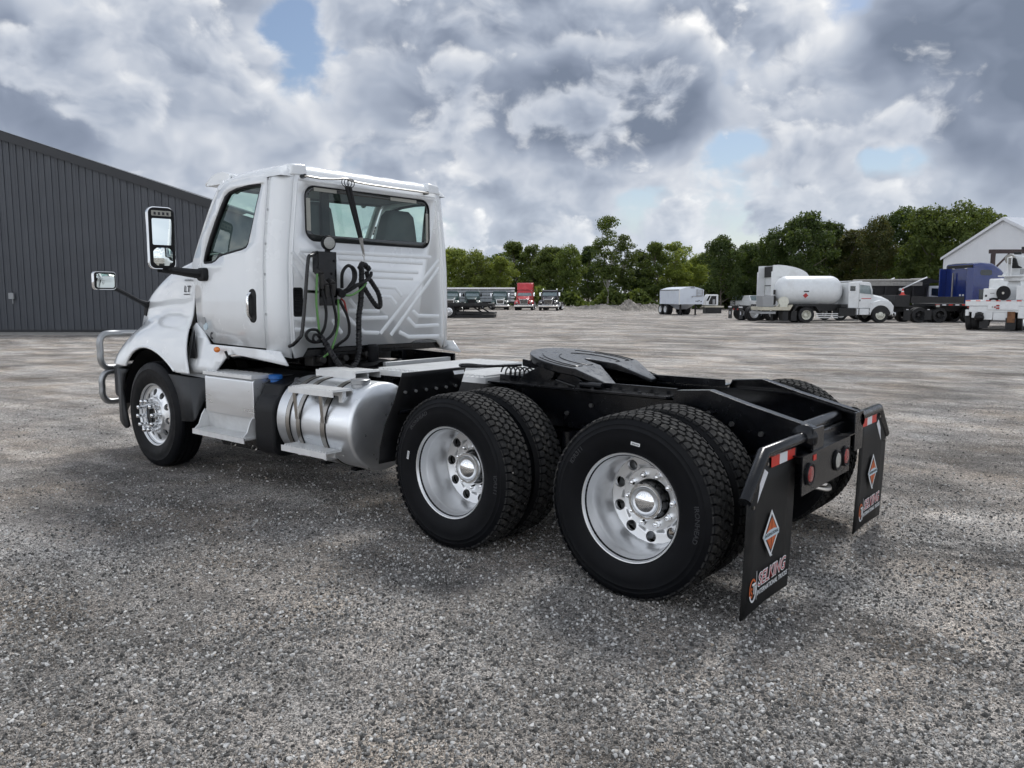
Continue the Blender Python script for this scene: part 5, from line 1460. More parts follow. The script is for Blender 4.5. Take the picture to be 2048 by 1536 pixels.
m = MB(); m.box(4.32, 4.36, 0.08, 0.22, 2.45, 2.60); m.box(3.52, 3.56, 0.42, 0.50, 2.12, 2.6); m.build('overhead_console', M_PLASTIC, TRUCK, bevel=0.006)

# ---------------------------------------------------------------- hood and fenders
ST = [ # x, then (y, z) of the section points from the centre line down to the wheel arch
 (4.775, [(0, 2.075), (0.45, 2.07), (0.80, 2.050), (0.925, 2.02), (0.985, 1.78), (1.020, 1.50), (1.045, 1.415), (1.105, 1.335), (1.165, 1.15), (1.175, 0.95)]),
 (5.10, [(0, 2.025), (0.45, 2.02), (0.80, 1.99), (0.918, 1.955), (0.968, 1.74), (0.992, 1.485), (1.050, 1.405), (1.130, 1.325), (1.178, 1.18), (1.185, 0.95)]),
 (5.50, [(0, 1.945), (0.44, 1.935), (0.79, 1.895), (0.910, 1.852), (0.945, 1.67), (0.958, 1.465), (1.030, 1.392), (1.125, 1.325), (1.180, 1.19), (1.188, 0.95)]),
 (5.90, [(0, 1.81), (0.42, 1.80), (0.75, 1.745), (0.875, 1.690), (0.898, 1.55), (0.910, 1.41), (0.975, 1.345), (1.085, 1.275), (1.160, 1.14), (1.175, 0.95)]),
 (6.20, [(0, 1.66), (0.38, 1.65), (0.67, 1.60), (0.800, 1.545), (0.826, 1.42), (0.842, 1.315), (0.90, 1.265), (1.02, 1.185), (1.115, 1.06), (1.135, 0.94)]),
 (6.40, [(0, 1.46), (0.32, 1.45), (0.56, 1.40), (0.65, 1.335), (0.70, 1.285), (0.73, 1.24), (0.80, 1.185), (0.93, 1.095), (1.04, 1.01), (1.07, 0.93)]),
 (6.53, [(0, 1.28), (0.25, 1.27), (0.46, 1.235), (0.54, 1.185), (0.59, 1.15), (0.63, 1.115), (0.71, 1.075), (0.83, 1.01), (0.94, 0.96), (0.98, 0.92)])]
def arch(x):
    d_ = x-5.445
    return 0.555+math.sqrt(max(0, 0.60**2-d_*d_)) if abs(d_) < 0.455 else 0.945
def cr(tab, x):
    """Catmull-Rom in x between stations"""
    n = len(tab)
    i = max(0, min(n-2, next((k for k in range(n-1) if x <= tab[k+1][0]), n-2)))
    t = (x-tab[i][0])/(tab[i+1][0]-tab[i][0])
    g = lambda k: tab[max(0, min(n-1, k))][1]
    out = []
    for a, b, c_, e in zip(g(i-1), g(i), g(i+1), g(i+2)):
        out.append(tuple(0.5*(2*q1+(q2-q0)*t+(2*q0-5*q1+4*q2-q3)*t*t+(3*q1-q0-3*q2+q3)*t**3) for q0, q1, q2, q3 in zip(a, b, c_, e)))
    return out
NX, NV = 60, 44
def hood_pts(s):
    rows = []
    for i in range(NX+1):
        x = 4.797+(6.53-4.797)*i/NX
        sec = cr(ST, x)
        sec3 = [Vector((p[0], p[1], 0)) for p in sec]
        zb = arch(x)
        sec3[-1].y = zb
        sec3[-2].y = zb+(sec3[-3].y-zb)*0.5
        dense = sec3
        for _ in range(3):
            nd_ = [dense[0]]
            for a_, b_ in zip(dense, dense[1:]): nd_ += [a_.lerp(b_, 0.25), a_.lerp(b_, 0.75)]
            dense = nd_+[dense[-1]]
        m_ = len(dense)-1; row = []
        for k in range(NV+1):
            f = k/NV*m_; a = int(min(f, m_-1)); p = dense[a].lerp(dense[a+1], f-a)
            q = k/NV
            back = 0.15*max(0, min(1, (1.43-p.y)/0.48))*max(0, 1-(x-4.775)/0.6)
            row.append((x-back, s*p.x, p.y))
        rows.append(row)
    return rows
for s in (1,):
    m = MB(); rl = hood_pts(1); rr2 = hood_pts(-1)
    vs = []; fs = []
    full = [list(reversed(rr2[i]))[:-1]+rl[i] for i in range(NX+1)]
    wd = len(full[0])
    for r_ in full: vs += r_
    for i in range(NX):
        for k in range(wd-1): fs.append((i*wd+k, i*wd+k+1, (i+1)*wd+k+1, (i+1)*wd+k))
    m.add(vs, fs)
    hme = m.mesh('hood', M_WHITE, 75)
    bm = bmesh.new(); bm.from_mesh(hme)
    inner = [v_ for v_ in bm.verts if not v_.is_boundary]
    for _ in range(8): bmesh.ops.smooth_vert(bm, verts=inner, factor=0.5, use_axis_x=True, use_axis_y=True, use_axis_z=True)
    bm.to_mesh(hme); bm.free()
    hood = newobj('hood', hme, TRUCK)
    sm_ = hood.modifiers.new('solid', 'SOLIDIFY'); sm_.thickness = 0.014; sm_.offset = 0
    for sg in (1, -1):
        g = MB(); pts = []
        for i in range(25):
            x_ = 4.995+0.90*i/24; zz_ = arch(x_)
            yy2 = cr(ST, x_)[-1][0]; pts.append((x_-0.15*max(0, min(1, (1.43-zz_)/0.48))*max(0, 1-(x_-4.775)/0.6), sg*(yy2+0.002), zz_+0.006))
        g.tube(pts, 0.013, 8); g.build('arch_lip', M_WHITE, hood)
    # nose, grille and lamps on the far front
    nose = full[-1]
    g = MB(); g.add(nose, [tuple(range(len(nose)))]); g.build('grille', M_PLASTIC, hood, solid=0.02)
    g = MB(); g.box(6.30, 6.66, -0.98, 0.98, 0.55, 0.915); g.build('bumper', M_GREYPL, TRUCK, bevel=0.05, seg=3)
TMb = Matrix(((-1, 0, 0, 4.965), (0, 0, 1, 0), (0, 1, 0, 1.705), (0, 0, 0, 1)))
def hood_side(x, z):
    sec = cr(ST, x); 
    for a, b in zip(sec, sec[1:]):
        if (a[1]-z)*(b[1]-z) <= 0 and a[1] != b[1]:
            t = (a[1]-z)/(a[1]-b[1]); return a[0]+(b[0]-a[0])*t
    return 1.0
def put_badge(body, x, z, size, mt, nm, sx=1.0):
    yb = max(hood_side(x, z), hood_side(x, z-0.03))+0.008
    tx = (hood_side(x+0.05, z)-hood_side(x-0.05, z))/0.1
    tz = (hood_side(x, z+0.04)-hood_side(x, z-0.04))/0.08
    ex = Vector((-1, -tx, 0)).normalized(); ez = Vector((0, tz, 1)).normalized(); ny = ex.cross(ez)
    M_ = Matrix(((ex.x, ez.x, ny.x, x), (ex.y, ez.y, ny.y, yb), (ex.z, ez.z, ny.z, z), (0, 0, 0, 1)))
    text_mesh(nm, body, size, mt, hood, M_, 0.003, sx=sx, off=0.0008)
    return M_
MBg = put_badge('L T', 4.955, 1.715, 0.085, M_PRINTK, 'model_badge', 1.05)
m = MB(); m.M = MBg; m.box(-0.062, 0.062, -0.052, -0.044, -0.002, 0.003); m.build('badge_rule', M_PRINTK, hood, smooth=0)
put_badge('INTERNATIONAL', 4.95, 1.80, 0.018, M_GUARD, 'maker_badge')
# dark joint between hood and cab
m = MB(); m.prism([(0.9, 1.40), (1.010, 1.40), (1.000, 1.55), (0.985, 1.75), (0.945, 1.90), (0.88, 1.99), (-0.88, 1.99), (-0.945, 1.9), (-1.000, 1.55), (-1.010, 1.40)], 'x', 4.745, 4.80); m.build('firewall', M_BLACK, TRUCK, smooth=0)
m = MB(); m.add([(4.77, -0.9, 2.0), (4.77, 0.9, 2.0), (4.93, 0.7, 1.975), (4.93, -0.7, 1.975)], [(0, 1, 2, 3)]); m.build('cowl_vent', M_PLASTIC, TRUCK)
# wheel-house liner, extension behind the steer tyre, bumper end ahead of it
for s in (1, -1):
    m = MB(); m.lathe([(0.50, 0.63), (1.14, 0.605)], (5.43, 0, 0.53) if s > 0 else (5.43, 0, 0.53), 'y', 28, a0=R(-88), a1=R(88))
    if s < 0: m.v = [(a, -b, c_) for a, b, c_ in m.v]
    m.build('wheel_house', M_PLASTIC, TRUCK)
    fx_ = panel('fender_extension', [(5.03, 0.92), (4.44, 0.905), (4.445, 0.83), (4.51, 0.70), (4.60, 0.535), (4.63, 0.505), (4.86, 0.490), (4.90, 0.60), (4.945, 0.75)], [], lambda u_, v_: (u_, s*(1.165-0.10*max(0, (4.7-u_)/0.26)**2), v_), M_GREYPL, TRUCK, 0.03, [('u', x) for x in (4.5, 4.55, 4.6, 4.65, 4.7)])
    m = MB(); m.box(4.45, 4.62, s*0.75, s*1.06, 0.52, 0.90); m.build('splash_shield', M_GREYPL, fx_, smooth=0)
    m = MB(); m.prism([(4.42, 0.905), (4.95, 0.92), (4.95, 0.955), (4.55, 0.945), (4.40, 0.93)], 'y', s*0.9, s*1.10); m.build('fender_lip', M_GREYBOX, fx_, smooth=0)
    bp_ = panel('bumper_corner', [(5.90, 0.915), (6.42, 0.90), (6.44, 0.60), (6.30, 0.42), (5.98, 0.30), (5.93, 0.33), (5.99, 0.50), (6.03, 0.70), (5.97, 0.85)], [], lambda u_, v_: (u_, s*(1.16-0.35*max(0, (u_-6.05)/0.4)**2), v_), M_GREYPL, TRUCK, 0.03, [('u', x) for x in (6.05, 6.15, 6.25, 6.35)])
    # tubular guard
    def loop(z0, z1, x):
        r_ = 0.08
        return smooth_path([(x-0.10, s*0.72, z1), (x, s*0.85, z1), (x, s*1.00, z1), (x, s*1.055, z1-0.03), (x, s*1.08, z1-0.09), (x, s*1.08, (z0+z1)/2), (x, s*1.08, z0+0.09), (x, s*1.055, z0+0.03), (x, s*1.0, z0), (x, s*0.85, z0), (x-0.10, s*0.72, z0)], 5)
    m = MB(); m.tube(loop(0.875, 1.245, 6.70), 0.034, 14); m.build('grille_guard_loop', M_GUARD, TRUCK)
    m = MB(); m.tube(loop(0.50, 0.825, 6.70), 0.034, 14); m.build('grille_guard_loop', M_GUARD, TRUCK)
    # big door mirror
    mr = newobj('door_mirror', None, TRUCK)
    bpy.data.objects.remove(mr)
    m = MB()
    sec = rrect(-0.115, 0.115, 1.895, 2.45, 0.055, 5)
    m.rings([[(4.875, q[0], q[1]) for q in sec], [(4.93, q[0], q[1]) for q in sec], [(4.985, q[0]*0.88, 2.17+(q[1]-2.17)*0.95) for q in sec], [(5.005, q[0]*0.6, 2.17+(q[1]-2.17)*0.85) for q in sec]])
    RM = Matrix.Translation((4.875, s*1.255, 0)) @ Matrix.Rotation(s*R(-9), 4, 'Z') @ Matrix.Translation((-4.875, 0, 0))
    m.v = [tuple(RM @ Vector(p)) for p in m.v]
    mir = m.build('door_mirror', M_CHROME, TRUCK, smooth=50)
    m = MB(); m.M = RM; m.prism(rrect(-0.108, 0.108, 1.90, 2.443, 0.05, 5), 'x', 4.862, 4.876); m.build('mirror_frame', M_PLASTIC, mir, bevel=0.004)
    m = MB(); m.M = RM; m.prism(rrect(-0.085, 0.085, 2.11, 2.345, 0.012, 3), 'x', 4.8605, 4.8615); m.build('mirror_glass', M_MIRROR, mir, smooth=0)
    m = MB(); m.M = RM; m.grid(lambda a, b: (4.8600+0.012*((2*a-1)**2+(2*b-1)**2)*0.5-0.006, -0.083+0.166*a, 1.925+0.16*b), 10, 10); m.build('wide_mirror_glass', M_MIRROR, mir)
    m = MB(); m.M = RM; m.prism(rrect(-0.085, 0.085, 2.368, 2.415, 0.006, 2), 'x', 4.8605, 4.8615); m.build('mirror_label', M_BEIGE, mir, smooth=0)
    for q in range(4):
        m = MB(); m.M = RM; m.box(4.8596, 4.8604, -0.065+q*0.037, -0.045+q*0.037, 2.376, 2.402); m.build('label_print', M_PRINTK, mir, smooth=0)
    m = MB(); m.M = RM; m.tube([(4.9, 0.0, 1.91), (4.9, -0.11*s, 1.885)], 0.04, 8); m.build('mirror_foot', M_PLASTIC, mir)
    m = MB(); m.tube(smooth_path([(4.57, s*1.035, 1.848), (4.64, s*1.09, 1.855), (4.76, s*1.15, 1.872), (4.87, s*1.19, 1.885), (4.93, s*1.28, 1.895)], 5), [0.048-0.001*i for i in range(21)], 10); m.build('mirror_arm', M_PLASTIC, mir)
    m = MB(); m.prism(rrect(4.49, 4.64, 1.785, 1.905, 0.04), 'y', s*1.0, s*1.075); m.build('mirror_base', M_PLASTIC, mir, bevel=0.02, seg=3)
    # hood mirror on its stalk
    m = MB(); sec = rrect(-0.108, 0.108, 1.712, 1.885, 0.03, 4)
    RM2 = Matrix.Translation((5.72, s*1.41, 0)) @ Matrix.Rotation(s*R(6), 4, 'Z') @ Matrix.Translation((-5.72, 0, 0))
    m.rings([[(5.72, q[0], q[1]) for q in sec], [(5.76, q[0], q[1]) for q in sec], [(5.80, q[0]*0.75, 1.80+(q[1]-1.80)*0.75) for q in sec]])
    m.v = [tuple(RM2 @ Vector(p)) for p in m.v]
    hm = m.build('hood_mirror', M_CHROME, TRUCK, smooth=50)
    m = MB(); m.M = RM2; m.prism(rrect(-0.102, 0.102, 1.718, 1.879, 0.028, 4), 'x', 5.712, 5.721); m.build('mirror_frame', M_PLASTIC, hm)
    m = MB(); m.M = RM2; m.grid(lambda a, b: (5.7095+0.010*((2*a-1)**2+(2*b-1)**2)*0.5-0.006, -0.088+0.176*a, 1.73+0.137*b), 12, 10); m.build('mirror_glass', M_MIRROR, hm)
    m = MB(); m.tube(smooth_path([(5.745, s*1.31, 1.725), (5.80, s*1.18, 1.67), (5.88, s*1.02, 1.60), (5.95, s*0.90, 1.56), (5.97, s*0.83, 1.53)], 4), [0.021]*9+[0.024, 0.028, 0.034, 0.038, 0.042, 0.046, 0.05, 0.055], 8); m.build('mirror_arm', M_PLASTIC, hm)
    m = MB(); m.prism([(5.90, 1.60), (6.0, 1.58), (6.04, 1.45), (5.98, 1.44)], 'y', s*0.84, s*0.905); m.build('mirror_base', M_PLASTIC, hm, bevel=0.01)
# emblems on the door's lower front corner
for z, x, r_, mt in ((1.425, 4.60, 0.034, M_GUARD), (1.375, 4.575, 0.034, M_PRINTB)):
    m = MB(); m.prism([(x+r_*1.0*math.cos(t), z+r_*math.sin(t)) for t in [2*math.pi*i/24 for i in range(24)]], 'y', cw(z)+0.000, cw(z)+0.008); m.build('door_emblem', mt, TRUCK)
m = MB(); n = 16
ring = [(4.475-0.028*math.cos(R(50+260*i/n)), 1.292+0.034*math.sin(R(50+260*i/n))) for i in range(n+1)]+[(4.475-0.012*math.cos(R(310-260*i/n)), 1.292+0.016*math.sin(R(310-260*i/n))) for i in range(n+1)]
m.prism(ring, 'y', cw(1.3), cw(1.3)+0.006); m.build('door_emblem', M_PRINTK, TRUCK, smooth=0)

# ---------------------------------------------------------------- behind the cab: bracket, grab bar, lamp, hoses
m = MB(); m.box(3.34, 3.352, 0.50, 0.685, 1.57, 2.025); m.box(3.352, 3.43, 0.50, 0.512, 1.57, 2.025); m.box(3.352, 3.43, 0.673, 0.685, 1.85, 2.025)
hb = m.build('hose_bracket', M_BLACK, TRUCK, bevel=0.003)
for y, z in ((0.52, 1.95), (0.55, 1.84)):
    m = MB(); m.cyl((3.34, y, z), (3.327, y, z), 0.012, n=6); m.build('bracket_bolt', M_BLACK, hb)
m = MB(); m.tube(smooth_path([(3.35, 0.70, 2.012), (3.30, 0.79, 1.985), (3.295, 0.825, 1.95), (3.295, 0.86, 1.68), (3.295, 0.905, 1.36), (3.305, 0.935, 1.30), (3.36, 0.945, 1.255), (3.42, 0.945, 1.235)], 4), 0.0155, 10); gb = m.build('grab_bar', M_BLACK, TRUCK)
m = MB(); m.tube([(3.295, 0.862, 1.69), (3.35, 0.70, 1.685)], 0.013, 8); m.build('grab_bar_stay', M_BLACK, gb)
m = MB(); m.lathe([(-0.01, 0), (-0.01, 0.055), (0.0, 0.064), (0.03, 0.060), (0.055, 0.035), (0.06, 0)], (0, 0, 0), 'x', 24)
M2 = Matrix.Translation((3.33, 0.585, 2.098)) @ Matrix.Rotation(R(-12), 4, 'Z')
m.v = [tuple(M2 @ Vector(p)) for p in m.v]; wl = m.build('work_lamp', M_PLASTIC, TRUCK)
m = MB(); m.M = M2; m.lathe([(-0.012, 0.05), (-0.016, 0.035), (-0.017, 0)], (0, 0, 0), 'x', 20); m.build('lamp_lens', M_CLEAR, wl)
for i in range(6):
    m = MB(); m.M = M2; z = -0.036+i*0.0145; hwid = math.sqrt(max(0.0001, 0.047**2-z*z)); m.box(-0.0195, -0.0175, -hwid, hwid, z-0.0018, z+0.0018); m.build('lens_bar', M_GREYBOX, wl, smooth=0)
m = MB(); m.box(3.335, 3.365, 0.565, 0.605, 2.02, 2.055); m.build('lamp_foot', M_PLASTIC, wl, bevel=0.004)
m = MB(); m.prism(rrect(0.785, 0.885, 1.478, 1.722, 0.02), 'x', 3.435, 3.441); vt_ = m.build('cab_vent', M_PLASTIC, TRUCK, bevel=0.003)
for i in range(10):
    m = MB(); z = 1.497+i*0.0225; m.prism([(3.436, z), (3.424, z+0.003), (3.424, z+0.010), (3.436, z+0.014)], 'y', 0.797, 0.873); m.build('vent_slat', M_PLASTIC, vt_, smooth=0)
# hose tender rod, rings and springs
m = MB(); m.tube(smooth_path([(3.40, 0.765, 2.635), (3.375, 0.755, 2.635), (3.37, 0.60, 2.632), (3.365, 0.45, 2.645), (3.365, 0.36, 2.66), (3.367, 0.28, 2.645), (3.37, 0.1, 2.638), (3.37, -0.2, 2.637), (3.375, -0.62, 2.637), (3.41, -0.645, 2.637)], 4), 0.0085, 8)
rod = m.build('hose_tender_rod', M_STEEL, TRUCK)
for s in (0.765, -0.65):
    m = MB(); m.cyl((3.44, s, 2.64), (3.385, s, 2.64), 0.016, n=12); m.build('rod_socket', M_BLACK, rod)
for dy in (0.03, 0.0, -0.03):
    m = MB(); m.tube([(3.366+0.004*math.cos(t), 0.335+dy+0.036*math.cos(t), 2.628+0.036*math.sin(t)) for t in [2*math.pi*i/28 for i in range(28)]], 0.0038, 6, closed=True); m.build('tender_ring', M_BLACK, rod)
for dy, b in ((0.022, 0.012), (-0.016, -0.004)):
    A = Vector((3.366, 0.332+dy, 2.592)); B = Vector((3.33, 0.235+b, 2.16)); 
    m = MB(); m.cyl(A, B, 0.0165, 0.015, n=10); m.build('tender_sleeve', M_HOSE, rod)
    C_ = Vector((3.325, 0.212, 2.02)); m = MB(); pts = []
    ax_ = (C_-B).normalized(); e1 = ax_.orthogonal().normalized(); e2 = ax_.cross(e1)
    for i in range(150):
        t = i/149; pts.append(B.lerp(C_, t)+(e1*math.cos(t*60*math.pi/2)+e2*math.sin(t*60*math.pi/2))*0.012*(1-0.4*t))
    m.tube(pts, 0.0035, 5); m.build('tender_spring', M_STEEL, rod)
m = MB(); m.tube([(3.325, 0.212+0.011*math.cos(t), 2.008+0.011*math.sin(t)) for t in [2*math.pi*i/16 for i in range(16)]], 0.0028, 5, closed=True); m.tube([(3.325, 0.21, 1.997), (3.325, 0.208, 1.965)], 0.004, 5); m.build('tender_clip', M_STEEL, rod)

def hose(nm, pts, r_, mt, n=6, k=8, **kw):
    m = MB(); m.tube(smooth_path(pts, n), r_, k); return m.build(nm, mt, TRUCK, **kw)
def spiral(parent, pts, r_, pitch, mt):
    """flat protective strip wound round the hose"""
    P_ = smooth_path(pts, 10); m = MB(); d_ = 0; th = 0; cur = []
    up = Vector((1, 0, 0))
    for i in range(len(P_)-1):
        seg = P_[i+1]-P_[i]; t = seg.normalized(); a = (up-t*up.dot(t)).normalized(); b = t.cross(a)
        nst = max(1, int(seg.length/0.004))
        for j in range(nst):
            p = P_[i]+seg*(j/nst); cur.append(p+(a*math.cos(th)+b*math.sin(th))*(r_*1.05)); th += 2*math.pi*(seg.length/nst)/pitch
    m.tube(cur, 0.0045, 4); return m.build('spiral_wrap', mt, parent)
X = 3.27
U = [(3.31, 0.725, 1.325), (3.25, 0.71, 1.26), (3.16, 0.70, 1.15), (3.11, 0.655, 1.055), (3.11, 0.585, 1.035), (3.15, 0.485, 1.055), (3.22, 0.385, 1.14), (3.27, 0.332, 1.275), (3.29, 0.312, 1.46), (3.30, 0.277, 1.61), (3.30, 0.265, 1.76), (3.30, 0.262, 1.87), (3.30, 0.272, 1.905), (3.305, 0.235, 1.93), (3.305, 0.168, 1.885)]
hu = hose('air_hose', U, 0.0235, M_HOSE, 8, 10); spiral(hu, U, 0.0235, 0.035, M_BLACK)
LP = [(3.31, 0.255, 1.77), (3.31, 0.21, 1.70), (3.30, 0.155, 1.62), (3.295, 0.095, 1.555), (3.29, 0.060, 1.57), (3.29, 0.080, 1.67), (3.30, 0.138, 1.76), (3.305, 0.185, 1.82), (3.305, 0.20, 1.87)]
hl_ = hose('air_hose', LP, 0.0205, M_HOSE, 8, 10); spiral(hl_, LP, 0.0205, 0.030, M_BLACK)
hose('green_cable', [(3.30, 0.735, 1.835), (3.285, 0.763, 1.61), (3.285, 0.745, 1.40), (3.30, 0.73, 1.32)], 0.0095, M_GREEN)
hose('green_cable', [(3.33, 0.50, 1.62), (3.30, 0.525, 1.55), (3.29, 0.535, 1.43), (3.29, 0.575, 1.285), (3.30, 0.62, 1.185), (3.34, 0.66, 1.13)], 0.0095, M_GREEN)
hose('green_cable', [(3.32, 0.497, 1.70), (3.28, 0.475, 1.66), (3.265, 0.405, 1.66), (3.275, 0.31, 1.70), (3.29, 0.218, 1.765)], 0.0095, M_GREEN)
hose('air_hose', [(3.30, 0.69, 1.70), (3.285, 0.675, 1.58), (3.285, 0.665, 1.50), (3.285, 0.682, 1.40), (3.30, 0.705, 1.335)], 0.0125, M_HOSE)
hose('air_hose', [(3.30, 0.60, 1.73), (3.28, 0.588, 1.58), (3.28, 0.568, 1.465), (3.28, 0.587, 1.36), (3.28, 0.667, 1.287), (3.28, 0.787, 1.266), (3.28, 0.857, 1.29), (3.28, 0.877, 1.335), (3.28, 0.84, 1.37), (3.28, 0.775, 1.37), (3.29, 0.735, 1.34)], 0.0125, M_HOSE)
hose('air_hose', [(3.29, 0.72, 1.30), (3.27, 0.785, 1.27), (3.26, 0.825, 1.295), (3.265, 0.805, 1.33), (3.27, 0.765, 1.325), (3.29, 0.73, 1.305)], 0.0105, M_HOSE)
hose('air_hose', [(3.32, 0.465, 1.72), (3.30, 0.475, 1.84), (3.29, 0.44, 1.90), (3.28, 0.405, 1.91), (3.28, 0.37, 1.865), (3.28, 0.375, 1.785), (3.30, 0.43, 1.705)], 0.0145, M_HOSE)
hose('air_hose', [(3.28, 0.445, 1.705), (3.265, 0.37, 1.775), (3.265, 0.355, 1.85), (3.27, 0.385, 1.90), (3.275, 0.43, 1.91)], 0.0125, M_HOSE)
hose('air_hose', [(3.33, 0.485, 1.665), (3.28, 0.40, 1.73), (3.27, 0.285, 1.765), (3.28, 0.18, 1.825), (3.295, 0.155, 1.86)], 0.0145, M_HOSE)
hose('air_hose', [(3.33, 0.50, 1.66), (3.285, 0.43, 1.69), (3.265, 0.33, 1.745), (3.27, 0.215, 1.795), (3.29, 0.165, 1.84)], 0.0125, M_HOSE)
hose('air_hose', [(3.33, 0.49, 1.62), (3.30, 0.465, 1.54), (3.29, 0.44, 1.48), (3.29, 0.42, 1.39), (3.30, 0.43, 1.30), (3.35, 0.49, 1.235), (3.45, 0.55, 1.15)], 0.0125, M_HOSE)
hose('red_air_hose', [(3.325, 0.475, 1.63), (3.30, 0.46, 1.60), (3.295, 0.45, 1.55), (3.292, 0.437, 1.49)], 0.008, M_RED)
for y, z, ln in ((0.70, 1.84, 0.13), (0.655, 1.75, 0.11), (0.585, 1.76, 0.11)):
    m = MB(); m.cyl((3.36, y-0.01, z+0.02), (3.29, y, z-0.01), 0.032, 0.028, n=12); m.cyl((3.29, y, z-0.01), (3.295, y-0.008, z-ln), 0.026, 0.016, n=12); m.build('gladhand', M_DIRTYMETAL, TRUCK, bevel=0.004)
m = MB(); m.cyl((3.36, 0.475, 1.69), (3.27, 0.50, 1.665), 0.034, n=12); m.build('hose_clamp', M_PLASTIC, TRUCK, bevel=0.004)

# ================================================================ PARKED VEHICLES BEYOND
M_GLASSK = mat('dark_vehicle_glass', (0.012, 0.018, 0.020), 0.06, coat=0.5)
M_GLASSB = mat('bright_vehicle_glass', (0.20, 0.25, 0.26), 0.08, coat=0.5, var=0.3, vscale=3)
M_GREENP = mat('dark_green_paint', (0.010, 0.040, 0.036), 0.28, var=0.1, coat=0.4)
M_REDP = mat('red_truck_paint', (0.45, 0.018, 0.025), 0.28, var=0.06, coat=0.5)
M_PURP = mat('black_purple_paint', (0.012, 0.009, 0.016), 0.25, var=0.1, coat=0.5)
M_BLUEP = mat('dark_blue_paint', (0.010, 0.026, 0.15), 0.2, var=0.1, coat=0.6)
M_WTRUCK = mat('white_truck_paint', (0.74, 0.76, 0.77), 0.35, var=0.05, dirt=((0.45, 0.44, 0.41), 0.3, 1.2))
M_WTANK = mat('white_tank_paint', (0.72, 0.745, 0.76), 0.36, var=0.05, dirt=((0.50, 0.49, 0.47), 0.35, 0.8))
M_CREAM = mat('cream_platform_paint', (0.55, 0.52, 0.42), 0.5, var=0.15, dirt=((0.25, 0.22, 0.18), 0.4, 2))
M_TRAILG = mat('weathered_trailer_metal', (0.30, 0.33, 0.35), 0.5, 0.1, var=0.2, vscale=2)
M_TRAILW = mat('white_trailer_sheet', (0.66, 0.71, 0.78), 0.35, 0.1, var=0.06, vscale=1)
M_BLKT = mat('dull_black_steel', (0.013, 0.013, 0.014), 0.6, var=0.4, vscale=3)
M_TARP = mat('grey_tarp_roll', (0.30, 0.29, 0.27), 0.8, var=0.2)
M_RUST = mat('rusty_plate', (0.16, 0.075, 0.035), 0.8, var=0.4, vscale=6)
M_CONE = mat('red_cone_plastic', (0.70, 0.06, 0.04), 0.45)
M_PALERIM = mat('cream_steel_rim', (0.66, 0.66, 0.58), 0.45, var=0.1)
M_FARTYRE = mat('far_tyre_rubber', (0.010, 0.010, 0.011), 0.7, var=0.3)

_wm = {}
def far_wheel(parent, x, y, r=0.5, wd=0.28, rim=None, dual=False):
    """tyre mesh with a dished rim; outer face away from the centre line"""
    rim = rim or M_ALU; s = 1 if y >= 0 else -1
    k1 = ('t', round(r, 2), round(wd, 2), dual)
    if k1 not in _wm:
        m = MB(); ww = wd*(2.15 if dual else 1.0)
        h = [(0, r*0.6), (-0.02, r*0.72), (-0.0, r*0.9), (-0.03, r*0.985), (-0.06, r)]
        pr = h+([(-wd+0.06, r), (-wd, r*0.9), (-wd-0.03, r*0.9), (-wd-0.08, r)] if dual else [])+[(-ww+0.06, r), (-ww+0.02, r*0.95), (-ww, r*0.8), (-ww, r*0.6)]
        m.lathe(pr, n=32); _wm[k1] = m.mesh('wheel', M_FARTYRE, 40)
    k2 = ('r', round(r, 2), dual, rim.name)
    if k2 not in _wm:
        m = MB(); dp = -0.20 if dual else 0.0
        m.lathe([(0.0, r*0.6), (0.008, r*0.585), (-0.02, r*0.56), (dp-0.01, r*0.50)], n=28)
        ring_holes(m, dp+0.02 if not dual else dp, r*0.30, r*0.50, r*0.41, r*0.055, 10, 0.03, seg=8, a2=dp-0.01)
        m.lathe([(dp+0.02 if not dual else dp, r*0.30), (dp+0.05, r*0.26), (dp+0.10, r*0.18), (dp+0.11, 0)], n=20)
        _wm[k2] = m.mesh('rim', rim, 35)
    o = newobj('wheel', _wm[k1], parent); o.location = (x, y, r-0.01)
    o.rotation_euler = (0, 0, 0 if s > 0 else math.pi)
    newobj('rim', _wm[k2], o)
    return o

def pt(parent, nm, mt, fn, **kw):
    m = MB(); fn(m); return m.build(nm, mt, parent, **kw)
def bxp(parent, nm, mt, a, bevel=0.03, **kw):
    m = MB(); m.box(*a); return m.build(nm, mt, parent, bevel=bevel, **kw)
FACE = VIEWROT-math.pi/2

